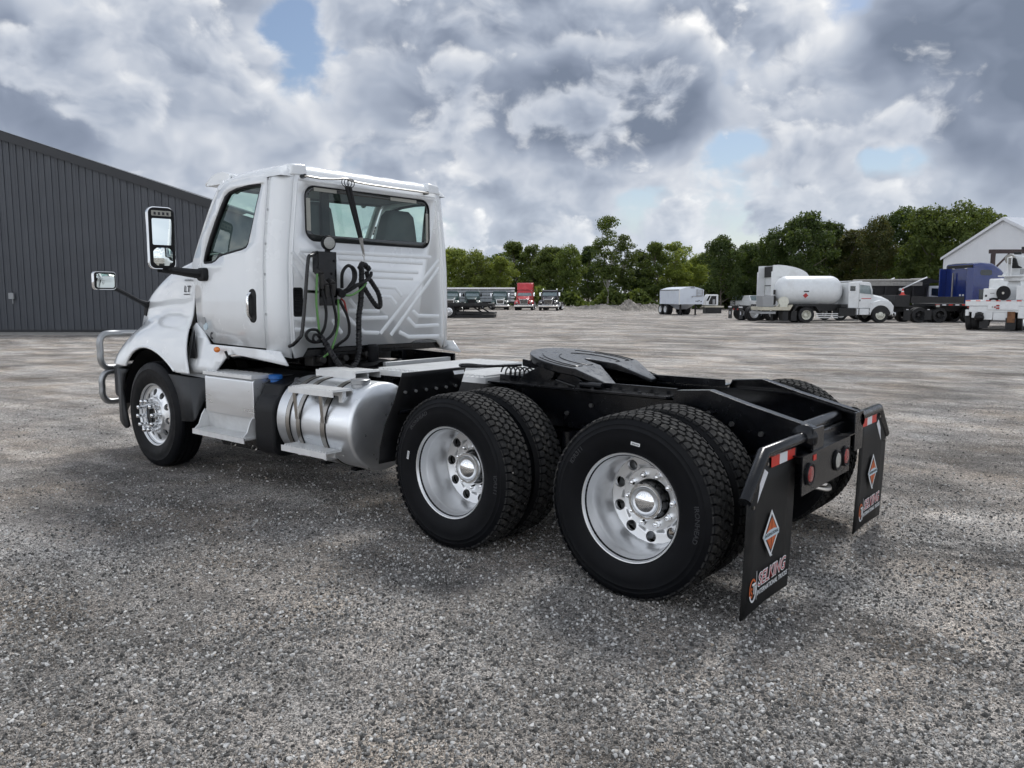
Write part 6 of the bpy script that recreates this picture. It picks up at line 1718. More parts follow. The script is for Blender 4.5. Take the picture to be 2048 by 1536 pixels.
# ---- trucks parked nose towards us
def front_truck(px_, D, label, paint, roof=2.45, fairing=None, grille=None, chrome=True, yaw=0.0, visor=False, stack=False, tandem=False, sc=1.0, name='conventional_truck'):
    t = thing(name, label, 'truck', G(px_, D), FACE+R(yaw), 'trucks parked along the far bank'); t.scale = (sc, sc, sc)
    g = grille or M_CHROME
    W = 1.02
    # cab with raked screen
    m = MB(); m.rings([[(-1.7, -W, 0.95), (-1.7, W, 0.95), (0.05, W, 0.95), (0.05, -W, 0.95)], [(-1.7, -W, 1.72), (-1.7, W, 1.72), (0.05, W, 1.72), (0.05, -W, 1.72)], [(-1.7, -W*0.92, roof-0.08), (-1.7, W*0.92, roof-0.08), (-0.32, W*0.90, roof-0.08), (-0.32, -W*0.90, roof-0.08)], [(-1.66, -W*0.84, roof), (-1.66, W*0.84, roof), (-0.42, W*0.82, roof), (-0.42, -W*0.82, roof)]])
    cab = m.build('cab', paint, t, bevel=0.04)
    m = MB(); m.add([(0.035, -0.88, 1.76), (0.035, 0.88, 1.76), (-0.315, 0.80, roof-0.16), (-0.315, -0.80, roof-0.16)], [(0, 1, 2, 3)]); m.v = [(a+0.03, b, c_) for a, b, c_ in m.v]; m.build('windscreen', M_GLASSB, cab)
    bxp(cab, 'screen_divider', paint, (-0.16, -0.10, -0.02, 0.02, 2.02, 2.06), 0)
    for s in (-1, 1):
        m = MB(); m.prism([(-1.2, 1.75), (-0.15, 1.75), (-0.40, roof-0.2), (-1.2, roof-0.2)], 'y', s*W*0.985, s*W*0.935); m.build('side_window', M_GLASSK, cab, smooth=0)
    # hood tapering to the grille
    m = MB(); m.rings([[(0.03, -0.92, 0.95), (0.03, 0.92, 0.95), (0.03, 0.90, 1.60), (0.03, 0.70, 1.74), (0.03, -0.70, 1.74), (0.03, -0.90, 1.60)], [(1.0, -0.72, 0.85), (1.0, 0.72, 0.85), (1.0, 0.72, 1.45), (1.0, 0.58, 1.60), (1.0, -0.58, 1.60), (1.0, -0.72, 1.45)], [(1.68, -0.60, 0.75), (1.68, 0.60, 0.75), (1.68, 0.58, 1.32), (1.68, 0.50, 1.42), (1.68, -0.50, 1.42), (1.68, -0.58, 1.32)]])
    hd = m.build('hood', paint, t, bevel=0.05)
    m = MB(); m.prism([(-0.55, 1.36), (0.55, 1.36), (0.46, 0.74), (-0.46, 0.74)], 'x', 1.685, 1.72); gr = m.build('grille_surround', g, hd, bevel=0.015)
    m = MB(); m.prism([(-0.46, 1.28), (0.46, 1.28), (0.38, 0.82), (-0.38, 0.82)], 'x', 1.721, 1.735); m.build('grille_mesh', M_BLKT if grille is None else M_PLASTIC, hd, smooth=0)
    for i in range(5): bxp(hd, 'grille_bar', M_STEEL if chrome else M_PLASTIC, (1.736, 1.742, -0.40, 0.40, 0.86+i*0.09, 0.875+i*0.09), 0)
    for s in (-1, 1):
        m = MB()
        def fen(a, b, s=s):
            x = 0.15+1.5*a; z = 0.62+0.62*math.sin(math.pi*min(1, 0.08+a*0.86))**0.7
            return (x, s*(0.62+0.56*b), z-0.22*max(0, b-0.6)/0.4*0.6)
        m.grid(fen, 14, 6); m.build('fender', paint, t, solid=0.06)
        m = MB(); m.rings([[(1.45, s*0.70, 0.80), (1.45, s*1.10, 0.80), (1.45, s*1.08, 1.08), (1.45, s*0.70, 1.12)], [(1.70, s*0.70, 0.82), (1.66, s*1.06, 0.82), (1.60, s*1.04, 1.04), (1.66, s*0.70, 1.08)]]); m.build('lamp_pod', paint, t, bevel=0.02)
        m = MB(); m.M = Matrix.Translation((1.71, s*0.86, 0.94)); m.sphere((0, 0, 0), (0.06, 0.14, 0.09), 14, 8); m.build('headlight', M_CLEAR, t)
        bxp(t, 'mirror', M_PLASTIC if not chrome else M_CHROME, (-0.10, -0.02, s*1.16-0.1, s*1.16+0.1, 1.72, 2.16), 0.02)
        m = MB(); m.tube([(-0.05, s*1.0, 1.78), (-0.06, s*1.18, 1.76)], 0.02, 6); m.tube([(-0.05, s*0.96, 2.15), (-0.06, s*1.18, 2.12)], 0.02, 6); m.build('mirror_bracket', M_BLKT, t)
        far_wheel(t, 0.92, s*1.14, 0.50, 0.28)
        for x in ((-3.4, -4.7) if tandem else (-4.0,)): far_wheel(t, x, s*1.18, 0.50, 0.27, dual=True)
        bxp(t, 'frame_rail', M_BLKT, (-5.2, 1.5, s*0.43-0.04, s*0.43+0.04, 0.7, 0.95), 0)
        m = MB(); m.lathe([(-2.6, 0), (-2.6, 0.3), (-1.5, 0.3), (-1.5, 0)], (0, s*0.85, 0.7), 'x', 20); m.build('fuel_tank', M_ALU, t)
        if stack:
            m = MB(); m.tube([(-1.85, s*0.86, 0.9), (-1.85, s*0.86, roof+0.1), (-1.95, s*0.86, roof+0.2)], 0.06, 10); m.build('exhaust_stack', M_CHROME, t)
    m = MB(); m.prism([(1.60, 0.42), (1.86, 0.42), (1.88, 0.66), (1.60, 0.70)], 'y', -1.18, 1.18); m.build('bumper', M_CHROME if chrome else M_GREYPL, t, bevel=0.04)
    bxp(t, 'lower_valance', M_BLKT, (1.5, 1.62, -0.95, 0.95, 0.28, 0.44), 0.01)
    if fairing:
        m = MB(); m.rings([[(-3.3, -1.05, 0.95), (-3.3, 1.05, 0.95), (-1.72, 1.05, 0.95), (-1.72, -1.05, 0.95)], [(-3.3, -1.04, fairing-0.08), (-3.3, 1.04, fairing-0.08), (-1.72, 1.04, fairing-0.10), (-1.72, -1.04, fairing-0.10)], [(-3.25, -0.98, fairing), (-3.25, 0.98, fairing), (-1.78, 0.98, fairing-0.02), (-1.78, -0.98, fairing-0.02)]]); m.build('sleeper', paint, t, bevel=0.04)
        m = MB(); m.rings([[(-1.72, -1.02, roof+0.04), (-1.72, 1.02, roof+0.04), (-0.62, 0.95, roof+0.04), (-0.62, -0.95, roof+0.04)], [(-1.72, -1.02, fairing-0.12), (-1.72, 1.02, fairing-0.12), (-1.38, 0.96, fairing-0.12), (-1.38, -0.96, fairing-0.12)]]); m.build('roof_fairing', paint, t, bevel=0.08, seg=3)
        m = MB(); m.add([(-0.60, -0.5, roof+0.12), (-0.60, 0.5, roof+0.12), (-1.30, 0.0, fairing-0.25)], [(0, 1, 2)]); m.v = [(a+0.02, b, c_) for a, b, c_ in m.v]; m.build('fairing_crease', paint, t)
    if visor:
        m = MB(); m.prism([(-0.38, roof-0.02), (-0.08, roof-0.14), (-0.10, roof-0.17), (-0.40, roof-0.10)], 'y', -0.88, 0.88); m.build('sun_visor', paint, t, bevel=0.01)
        for y in (-0.8, 0.8):
            m = MB(); m.tube([(-0.9, y, roof+0.01), (-0.4, y*1.03, roof+0.10)], [0.03, 0.07], 8); m.build('air_horn', M_CHROME, t)
    return t
front_truck(903, 95, 'dark green truck with silver grille, partly hidden behind the white cab edge', M_GREENP, 2.42, grille=M_ALU, sc=0.93)
front_truck(945, 97, 'dark green truck with a black grille, between two with silver grilles', M_GREENP, 2.42, grille=M_PLASTIC, chrome=False, sc=0.93)
front_truck(1000, 96, 'dark green truck with silver grille just left of the red truck', M_GREENP, 2.42, grille=M_ALU, sc=0.93, yaw=2)
front_truck(1049, 94, 'red sleeper truck with tall roof fairing and chrome grille', M_REDP, 2.42, fairing=3.42, sc=0.96, yaw=-4, name='sleeper_truck', tandem=True)
front_truck(1099, 92, 'black day cab truck with chrome bumper and air horns right of the red truck', M_PURP, 2.45, visor=True, stack=False, tandem=True, sc=0.97, yaw=-9)

# ---- long ribbed trailer behind the green trucks
t = thing('livestock_trailer', 'long weathered grey livestock trailer behind the green trucks', 'trailer', G(1029, 102.5), VIEWROT+R(1))
L_ = 15.0
for i in range(13):
    x = -L_+i*1.15
    for z0, z1 in ((0.95, 1.32), (1.38, 1.72), (1.78, 2.12), (2.18, 2.42)):
        bxp(t, 'side_slat', M_TRAILG, (x, x+1.12, -0.02, 0.02, z0, z1), 0)
    bxp(t, 'side_post', M_TRAILG, (x-0.06, x, -0.06, 0.03, 0.9, 2.5), 0)
bxp(t, 'top_rail', M_ALUW, (-L_, 0.05, -0.08, 0.06, 2.55, 2.78), 0); bxp(t, 'roof', M_TRAILG, (-L_, 0.0, 0.06, 2.5, 2.60, 2.72), 0)
bxp(t, 'floor_beam', M_BLKT, (-L_, 0.05, -0.05, 2.5, 0.7, 0.92), 0); bxp(t, 'far_side', M_BLKT, (-L_, 0.0, 2.45, 2.5, 0.92, 2.6), 0)
for i in range(4): bxp(t, 'end_slat', M_WTRUCK, (-0.45, 0.06, -0.07, -0.03, 1.0+i*0.42, 1.13+i*0.42), 0)
for x in (-3.0, -4.3):
    for y in (0.10, 2.3): far_wheel(t, x, -y if y < 1 else y, 0.48, 0.26)

# ---- tilt bed behind the cab edge
t = thing('rollback_truck', 'black tilt bed truck with its loading ramp down beside the white cab', 'truck', G(985, 60), VIEWROT+R(-4))
bxp(t, 'deck', M_BLKT, (-6.5, 0.0, 0.0, 2.4, 0.86, 1.08), 0.02)
m = MB(); m.prism([(-0.9, 0.86), (0.0, 0.93), (0.0, 1.0), (-0.9, 1.0)], 'y', -0.02, -0.005); m.build('deck_edge', M_BLKT, t)
bxp(t, 'side_rail', M_BLKT, (-6.5, -0.3, -0.06, -0.022, 0.93, 1.15), 0); bxp(t, 'chassis', M_BLKT, (-6.5, -2.6, 0.5, 1.9, 0.55, 0.85), 0)
m = MB(); m.prism([(-3.5, 0.26), (0.15, 0.30), (0.15, 0.42), (-3.5, 0.50)], 'y', 0.2, 2.2); m.build('ramp', M_BLKT, t)
bxp(t, 'ramp_base', M_BLKT, (-3.6, 0.10, 0.1, 2.3, 0.03, 0.24), 0)
for x in (-1.55, -1.0):
    m = MB(); m.tube([(x, 0.3, 0.86), (x+0.75, 0.3, 0.40)], 0.06, 6); m.build('ramp_strut', M_BLKT, t)
for y in (0.02, 2.38): far_wheel(t, -3.35, y-0.02 if y > 1 else -0.02, 0.5, 0.28)
bxp(t, 'ramp_jack', M_BLKT, (-2.3, -2.22, 0.25, 0.33, 0.0, 0.88), 0)

# ---- white grain trailer with a detached cab beside it
t = thing('grain_trailer', 'short white grain trailer standing on its landing legs', 'trailer', G(1381, 69), VIEWROT-R(77)); t.scale = (1, 0.96, 0.97)
def tsec(x, dz=0.0): return [(x, -1.2, 0.98), (x, 1.2, 0.98), (x, 1.2, 2.30+dz), (x, 0.5, 2.50+dz), (x, 0.0, 2.56+dz), (x, -0.5, 2.50+dz), (x, -1.2, 2.30+dz)]
m = MB(); m.rings([tsec(-4.2), tsec(0.0)]); bd = m.build('body', M_TRAILW, t, smooth=20)
for i in range(7): bxp(bd, 'side_rib', M_TRAILW, (-4.1+i*0.6, -4.06+i*0.6, -1.225, -1.2, 1.0, 2.2), 0)
bxp(bd, 'tarp_rail', M_BLKT, (-4.2, 0.0, -1.235, -1.20, 2.24, 2.31), 0); bxp(bd, 'corner_post', M_WTRUCK, (-0.06, 0.03, -1.23, -1.15, 0.95, 2.3), 0)
bxp(bd, 'roof_hatch_slot', M_BLKT, (0.002, 0.012, -0.12, 0.28, 2.42, 2.48), 0)
for i in range(4): bxp(bd, 'ladder_rung', M_STEEL, (0.02, 0.05, 0.50, 1.05, 1.75+i*0.16, 1.775+i*0.16), 0)
for y in (0.5, 1.05): bxp(bd, 'ladder_rail', M_STEEL, (0.02, 0.05, y-0.015, y+0.015, 1.70, 2.32), 0)
bxp(bd, 'crank_rod', M_STEEL, (0.03, 0.06, 0.05, 1.0, 1.68, 1.71), 0); bxp(bd, 'crank_box', M_GREYBOX, (0.01, 0.08, 0.0, 0.1, 1.6, 1.7), 0)
for y, z in ((0.45, 1.25), (0.62, 1.25), (0.75, 1.30), (0.95, 1.22)): bxp(bd, 'decal', M_PRINTK, (0.002, 0.006, y-0.05, y+0.05, z-0.05, z+0.05), 0)
m = MB(); m.rings([[(-1.0, -0.9, 0.97), (-1.0, 0.9, 0.97), (-2.9, 0.9, 0.97), (-2.9, -0.9, 0.97)], [(-1.7, -0.4, 0.5), (-1.7, 0.4, 0.5), (-2.3, 0.4, 0.5), (-2.3, -0.4, 0.5)]]); m.build('hopper', M_TRAILW, t)
for y in (-0.75, 0.75): bxp(t, 'landing_leg', M_BLKT, (-0.75, -0.63, y-0.06, y+0.06, 0, 0.98), 0); bxp(t, 'leg_foot', M_BLKT, (-0.85, -0.53, y-0.12, y+0.12, 0, 0.03), 0)
for x in (-2.95, -4.05):
    for s in (-1, 1): far_wheel(t, x, s*1.2, 0.49, 0.27, rim=M_WTRUCK, dual=True)
bxp(t, 'axle_frame', M_BLKT, (-4.4, -2.5, -0.5, 0.5, 0.6, 0.95), 0)

t = thing('detached_cab', 'bare white truck cab set down on timbers beside the grain trailer', 'truck cab', G(1418, 77), VIEWROT+math.pi)
M_INNER = M_BLKT
m = MB(); m.prism([(-0.55, 0.78), (0.62, 0.78), (0.66, 1.2), (0.40, 1.75), (0.25, 1.82), (-0.50, 1.82), (-0.55, 1.76)], 'y', -0.6, 0.95); m.build('shell', M_WTRUCK, t, bevel=0.03)
m = MB(); m.prism([(-0.35, 0.86), (0.36, 0.86), (0.36, 1.1), (0.12, 1.68), (-0.35, 1.68)], 'y', 0.952, 0.962); m.build('door_opening', M_BLKT, t, smooth=0)
m = MB(); m.prism([(0.42, 1.2), (0.60, 1.22), (0.36, 1.70), (0.20, 1.70)], 'y', 0.952, 0.960); m.build('window_opening', M_GLASSK, t, smooth=0)
bxp(t, 'seat', M_GREYBOX, (-0.25, 0.0, 0.963, 0.975, 0.9, 1.35), 0.004)
bxp(t, 'timber', M_CREAM, (-1.1, 0.7, 0.7, 0.95, 0.58, 0.72), 0); bxp(t, 'timber', M_CREAM, (-1.1, 0.7, -0.5, -0.3, 0.58, 0.72), 0); bxp(t, 'stand', M_BLKT, (-0.9, 0.6, -0.4, 0.9, 0.0, 0.57), 0)

# ---- two pickups far off
def pickup(px_, D, label, yaw, paint):
    t = thing('pickup_truck', label, 'pickup', G(px_, D), FACE+R(yaw), 'pickups by the treeline')
    m = MB(); m.rings([[(-3.4, -0.95, 0.5), (-3.4, 0.95, 0.5), (1.6, 0.95, 0.5), (1.6, -0.95, 0.5)], [(-3.4, -0.98, 1.1), (-3.4, 0.98, 1.1), (1.6, 0.93, 1.08), (1.6, -0.93, 1.08)]]); m.build('body', paint, t, bevel=0.06)
    m = MB(); m.rings([[(-1.9, -0.92, 1.1), (-1.9, 0.92, 1.1), (0.4, 0.92, 1.1), (0.4, -0.92, 1.1)], [(-1.6, -0.75, 1.75), (-1.6, 0.75, 1.75), (-0.35, 0.75, 1.75), (-0.35, -0.75, 1.75)]]); cb = m.build('cab', paint, t, bevel=0.05)
    m = MB(); m.add([(0.36, -0.82, 1.15), (0.36, 0.82, 1.15), (-0.30, 0.68, 1.70), (-0.30, -0.68, 1.70)], [(0, 1, 2, 3)]); m.v = [(a+0.03, b, c_) for a, b, c_ in m.v]; m.build('windscreen', M_GLASSB, cb)
    for z in (0.62, 0.82, 1.0): bxp(t, 'grille_bar', M_CHROME, (1.6, 1.66, -0.6, 0.6, z, z+0.07), 0.01)
    bxp(t, 'grille', M_BLKT, (1.58, 1.62, -0.62, 0.62, 0.58, 1.06), 0); bxp(t, 'bumper', M_CHROME, (1.62, 1.78, -0.95, 0.95, 0.38, 0.56), 0.03)
    for s in (-1, 1):
        bxp(t, 'headlight', M_CLEAR, (1.58, 1.65, s*0.78-0.14, s*0.78+0.14, 0.76, 1.0), 0.02); far_wheel(t, 0.9, s*0.96, 0.38, 0.25); far_wheel(t, -2.5, s*0.96, 0.38, 0.25)
    return t
pickup(1509, 97, 'silver fronted pickup with barred chrome grille left of the gas truck platform', 12, M_WTRUCK)
pickup(1475, 102, 'small grey pickup farthest left beyond the tractor tail', -20, M_GREYBOX)

# ---- white gas tank truck, side on
t = thing('gas_tank_truck', 'white propane tank truck seen side on with a red hazard placard', 'truck', G(1597, 50.1), VIEWROT)
WB = 4.62
m = MB(); R_ = 0.935
pr = [(-1.66, 0.0)]+[(-0.92-0.74*math.cos(R(a)), R_*math.sin(R(a))) for a in (15, 30, 45, 60, 75)]+[(-0.92, R_), (1.82, R_)]+[(1.82+0.74*math.sin(R(a)), R_*math.cos(R(a))) for a in (15, 30, 45, 60, 75)]+[(2.56, 0)]
m.lathe(pr, (0, 0, 1.99), 'x', 48); tk_ = m.build('tank', M_WTANK, t, smooth=50)
for x in (-0.92, 1.82): m = MB(); m.lathe([(x-0.012, R_+0.0), (x, R_+0.004), (x+0.012, R_)], (0, 0, 1.99), 'x', 48); m.build('tank_seam', M_WTANK, tk_)
def on_tank(x, zz): return -math.sqrt(R_*R_-(zz-1.99)**2)
zz = 1.70; yy = on_tank(0, zz)
m = MB(); m.M = Matrix.Translation((0.0, yy-0.012, zz-0.004)) @ Matrix.Rotation(R(18), 4, 'X'); m.prism([(0, 0.17), (0.17, 0), (0, -0.17), (-0.17, 0)], 'y', -0.004, 0.004); m.build('hazard_placard', M_PRINTR, tk_, smooth=0)
m = MB(); m.M = Matrix.Translation((0.0, yy-0.02, zz+0.03)) @ Matrix.Rotation(R(18), 4, 'X'); m.box(-0.05, 0.05, -0.003, 0.0, -0.02, 0.06); m.build('placard_mark', M_PRINTW, tk_, smooth=0)
m = MB(); m.M = Matrix.Translation((0.03, on_tank(0, 1.95)-0.01, 1.95)); m.box(-0.16, 0.16, -0.004, 0.004, -0.035, 0.035); m.build('tank_lettering', M_PRINTK, tk_, smooth=0)
m = MB(); m.prism([(-2.75, 0.78), (-1.05, 0.78), (-0.86, 1.12), (-0.98, 1.12), (-1.12, 0.98), (-2.75, 0.98)], 'y', -1.2, 1.2); m.build('rear_platform', M_CREAM, t)
bxp(t, 'rear_bumper', M_GREYBOX, (-2.85, -1.9, -1.15, 1.15, 0.56, 0.70), 0.01); bxp(t, 'meter_cabinet', M_GREYBOX, (-2.66, -1.98, -0.9, 0.4, 0.99, 1.68), 0.02)
m = MB(); m.lathe([(-0.12, 0.0), (-0.12, 0.31), (-0.08, 0.31), (-0.08, 0.2), (0.08, 0.2), (0.08, 0.31), (0.12, 0.31), (0.12, 0)], (-1.33, -0.75, 1.32), 'y', 28); rl_ = m.build('hose_reel', M_PALERIM, t)
bxp(rl_, 'reel_stand', M_PALERIM, (-1.58, -1.08, -0.9, -0.55, 0.985, 1.08), 0)
m = MB(); m.lathe([(-0.1, 0.0), (-0.1, 0.27), (0.1, 0.27), (0.1, 0)], (-1.72, 0.0, 1.42), 'x', 20); m.cyl((-1.75, -0.3, 1.2), (-1.75, 0.3, 1.2), 0.1, n=12); m.cyl((-1.75, -0.3, 1.75), (-1.75, -0.3, 2.05), 0.07, n=10); m.build('valves', M_DIRTYMETAL, t)
for s in (-1, 1):
    bxp(t, 'frame_rail', M_BLKT, (-1.6, WB+0.6, s*0.43-0.05, s*0.43+0.05, 0.72, 0.98), 0)
    m = MB(); m.prism([(-0.95, 0.60), (-0.62, 1.10), (0.62, 1.10), (0.95, 0.60), (0.85, 0.60), (0.55, 1.04), (-0.55, 1.04), (-0.85, 0.60)], 'y', s*0.62, s*1.2); m.build('rear_fender', M_BLKT, t)
    far_wheel(t, 0, s*1.18, 0.50, 0.27, rim=M_PALERIM, dual=True); far_wheel(t, WB, s*1.14, 0.50, 0.28, rim=M_PALERIM)
    for x in (-1.25, -0.72): bxp(t, 'mud_flap', M_BLKT, (x-0.22, x+0.12, s*0.9-0.25, s*0.9+0.25, 0.12, 0.70), 0)
bxp(t, 'tank_saddle', M_BLKT, (-0.9, 2.2, -0.5, 0.5, 0.97, 1.15), 0)
for z in (0.30, 0.42, 0.54): bxp(t, 'step_rail', M_ALUW, (0.62, 1.98, -1.15, -1.08, z, z+0.05), 0)
bxp(t, 'battery_box', M_BLKT, (2.05, 3.02, -1.15, -0.6, 0.42, 0.92), 0.02); bxp(t, 'hose_tray', M_BLKT, (2.2, 2.95, -1.0, 0.6, 0.93, 1.15), 0.02)
bxp(t, 'step_box', M_WTRUCK, (3.15, 3.98, -1.12, -0.6, 0.50, 0.88), 0.02)
for x in (3.25, 3.9): bxp(t, 'step_stay', M_BLKT, (x, x+0.05, -1.13, -1.10, 0.48, 0.90), 0)
m = MB(); m.prism([(2.62, 0.9), (4.05, 0.9), (4.25, 1.25), (4.18, 1.80), (3.98, 2.44), (3.88, 2.52), (3.28, 2.55), (2.62, 2.50)], 'y', -1.06, 1.06); cb = m.build('cab', M_WTRUCK, t, bevel=0.05)
m = MB(); m.prism([(3.30, 1.84), (4.05, 1.76), (3.90, 2.30), (3.30, 2.36)], 'y', -1.072, -1.062); m.build('side_window', M_GLASSB, cb, smooth=0)
bxp(cb, 'quarter_window', M_GLASSK, (2.70, 3.02, -1.072, -1.062, 1.98, 2.28), 0); bxp(cb, 'door_handle', M_PRINTK, (3.30, 3.36, -1.075, -1.06, 1.34, 1.44), 0)
m = MB(); m.prism([(4.02, 1.80), (4.10, 1.78), (3.96, 2.36), (3.90, 2.38)], 'y', -1.078, -1.05); m.build('window_post', M_WTRUCK, cb, smooth=0)
m = MB(); m.add([(4.215, -0.95, 1.82), (4.215, 0.95, 1.82), (4.02, 0.88, 2.38), (4.02, -0.88, 2.38)], [(0, 1, 2, 3)]); m.build('windscreen', M_GLASSB, cb)
for x in (3.26,): bxp(cb, 'door_seam', M_BLKT, (x, x+0.012, -1.068, -1.058, 0.95, 2.42), 0)
bxp(cb, 'door_lettering', M_PRINTR, (3.42, 4.02, -1.066, -1.061, 1.48, 1.53), 0)
bxp(cb, 'mirror', M_PLASTIC, (4.02, 4.12, -1.38, -1.20, 1.75, 2.15), 0.02)
m = MB(); m.rings([[(4.20, -0.95, 0.95), (4.20, 0.95, 0.95), (4.20, 0.92, 1.66), (4.20, 0.6, 1.78), (4.20, -0.6, 1.78), (4.20, -0.92, 1.66)], [(4.9, -0.80, 0.95), (4.9, 0.80, 0.95), (4.9, 0.78, 1.50), (4.9, 0.5, 1.64), (4.9, -0.5, 1.64), (4.9, -0.78, 1.50)], [(5.42, -0.70, 0.80), (5.42, 0.70, 0.80), (5.42, 0.66, 1.28), (5.42, 0.45, 1.40), (5.42, -0.45, 1.40), (5.42, -0.66, 1.28)]]); hd = m.build('hood', M_WTRUCK, t, bevel=0.05)
for s in (-1, 1):
    pr2 = [(4.62+0.62*math.cos(R(a)), 0.46+0.62*math.sin(R(a))) for a in range(0, 181, 15)]
    outer_ = [(5.40, 0.62), (5.42, 1.05), (5.20, 1.32), (4.60, 1.42), (4.0, 1.25), (3.92, 0.70)]
    m = MB(); m.prism(outer_+[(p[0], p[1]) for p in reversed(pr2)], 'y', s*0.68, s*1.16); m.build('fender', M_WTRUCK, t, bevel=0.03)
    m = MB(); m.prism([(WB+0.615*math.cos(R(a)), 0.46+0.615*math.sin(R(a))) for a in range(8, 173, 12)], 'y', s*0.5, s*1.15); m.build('wheel_arch', M_BLKT, t, smooth=0)
bxp(t, 'bumper', M_CHROME, (5.35, 5.62, -1.1, 1.1, 0.40, 0.66), 0.05); bxp(hd, 'hood_emblem', M_PRINTR, (4.96, 5.04, -0.795, -0.78, 1.30, 1.36), 0)
bxp(cb, 'roof_deflector', M_WTRUCK, (2.65, 3.55, -0.8, 0.8, 2.552, 2.60), 0.02)

# ---- white sleeper tractor behind the gas truck
t = thing('sleeper_tractor', 'white sleeper tractor with tall curved fairing behind the gas truck', 'truck', G(1492, 54.0), VIEWROT+R(7))
for s in (-1, 1):
    bxp(t, 'frame_rail', M_BLKT, (-0.8, 6.6, s*0.43-0.05, s*0.43+0.05, 0.74, 1.0), 0)
    for x in (0.0, 1.32): far_wheel(t, x, s*1.2, 0.50, 0.27, dual=True)
    far_wheel(t, 6.2, s*1.15, 0.5, 0.28)
    bxp(t, 'mud_flap', M_BLKT, (-0.83, -0.81, s*0.9-0.3, s*0.9+0.3, 0.12, 0.86), 0); bxp(t, 'flap_bracket', M_REFW, (-0.86, -0.84, s*0.9-0.3, s*0.9+0.3, 0.88, 0.96), 0); bxp(t, 'flap_emblem', M_REFW, (-0.845, -0.835, s*0.9-0.06, s*0.9+0.06, 0.4, 0.62), 0)
    bxp(t, 'tail_lamp', M_REDLENS, (-0.82, -0.79, s*0.35-0.08, s*0.35+0.08, 0.7, 0.82), 0)
m = MB(); m.lathe([(1.02, 0), (1.02, 0.45), (1.10, 0.46), (1.10, 0)], (0.75, 0, 0), 'z', 24); m.build('fifth_wheel', M_BLKT, t)
m = MB(); m.prism([(1.7, 1.0), (4.4, 1.0), (4.4, 2.62), (3.6, 2.95), (1.7, 3.05)], 'y', -1.05, 1.05); sl_ = m.build('sleeper', M_WTRUCK, t, bevel=0.05)
for s in (-1, 1):
    m = MB()
    fr2 = [(1.25, 2.95), (1.25, 3.72)]+[(1.25+2.55*math.sin(R(a)), 2.9+0.85*math.cos(R(a))) for a in range(8, 89, 10)]
    m.prism(fr2, 'y', s*1.16, s*1.04); m.build('fairing_side', M_WTRUCK, t)
    bxp(t, 'side_extender', M_WTRUCK, (1.15, 1.72, s*1.1-0.04, s*1.1+0.04, 1.0, 3.3), 0.02)
m = MB(); m.grid(lambda a, b: (1.70+2.0*math.sin(a*math.pi/2), -1.04+2.08*b, 2.9+0.80*math.cos(a*math.pi/2)), 12, 4); m.build('roof_fairing', M_WTRUCK, t, solid=0.03)
bxp(t, 'fairing_back', M_BLKT, (1.62, 1.70, -1.0, 1.0, 2.95, 3.66), 0)
for z in (1.65, 2.35, 2.95): bxp(sl_, 'rear_strap', M_BLKT, (1.66, 1.695, -1.0, 1.0, z, z+0.05), 0)
m = MB(); m.prism([(4.4, 1.0), (5.9, 1.0), (6.0, 1.8), (5.55, 2.55), (5.4, 2.68), (4.4, 2.72)], 'y', -1.05, 1.05); m.build('cab', M_WTRUCK, t, bevel=0.05)
m = MB(); m.prism([(5.1, 2.62), (6.0, 2.55), (6.02, 2.66), (5.6, 2.92), (4.4, 2.95)], 'y', -0.95, 0.95); m.build('sun_visor', M_WTRUCK, t, bevel=0.05)
m = MB(); m.prism([(5.95, 0.8), (7.5, 0.7), (7.5, 1.35), (6.0, 1.75)], 'y', -0.95, 0.95); m.build('hood', M_WTRUCK, t, bevel=0.1)

# ---- black dump truck with white cab
t = thing('dump_truck', 'black dump truck with rolled tarp, tarp arms and white cab', 'truck', G(1800, 57), VIEWROT+R(3))
m = MB(); m.rings([[(-4.2, -1.0, 1.15), (-4.2, 1.0, 1.15), (1.15, 1.0, 1.15), (1.15, -1.0, 1.15)], [(-4.3, -1.22, 2.45), (-4.3, 1.22, 2.45), (1.25, 1.22, 2.55), (1.25, -1.22, 2.55)]]); bd = m.build('dump_box', M_BLKT, t, bevel=0.03)
for i in range(6): bxp(bd, 'box_rib', M_BLKT, (-4.0+i*1.0, -3.88+i*1.0, -1.24, -1.0, 1.2, 2.4), 0)
bxp(bd, 'tarp_band', M_TARP, (-4.3, 0.7, -1.26, -1.225, 2.38, 2.66), 0.01); m = MB(); m.cyl((-4.2, -1.0, 2.72), (1.2, -1.0, 2.78), 0.1, n=10); m.build('tarp_roll', M_TARP, bd)
m = MB(); m.prism([(0.9, 2.5), (2.0, 2.62), (2.0, 2.72), (1.2, 2.95), (0.6, 2.75)], 'y', -1.1, 1.1); m.build('cab_guard', M_BLKT, bd)
for s, dx in ((-1, 0.0), (1, -1.6)):
    m = MB(); m.tube([(-0.9+dx*0.6, s*1.29, 2.12), (1.0+dx*0.6, s*1.27, 2.98)], 0.045, 8); m.cyl((-0.9+dx*0.6, s*1.25, 2.12), (-0.9+dx*0.6, s*1.33, 2.12), 0.1, n=14); m.build('tarp_arm', M_WTRUCK, t)
m = MB(); m.prism([(1.35, 0.95), (2.30, 0.95), (2.42, 1.6), (2.28, 2.28), (2.18, 2.38), (1.35, 2.38)], 'y', -1.03, 1.03); cb = m.build('cab', M_WTRUCK, t, bevel=0.05)
m = MB(); m.prism([(1.52, 1.70), (2.32, 1.62), (2.18, 2.20), (1.52, 2.22)], 'y', -1.045, -1.032); m.build('side_window', M_GLASSK, cb, smooth=0)
m = MB(); m.tube([(1.28, -0.9, 0.9), (1.28, -0.9, 2.35)], 0.08, 10); m.build('exhaust_stack', M_STEEL, t)
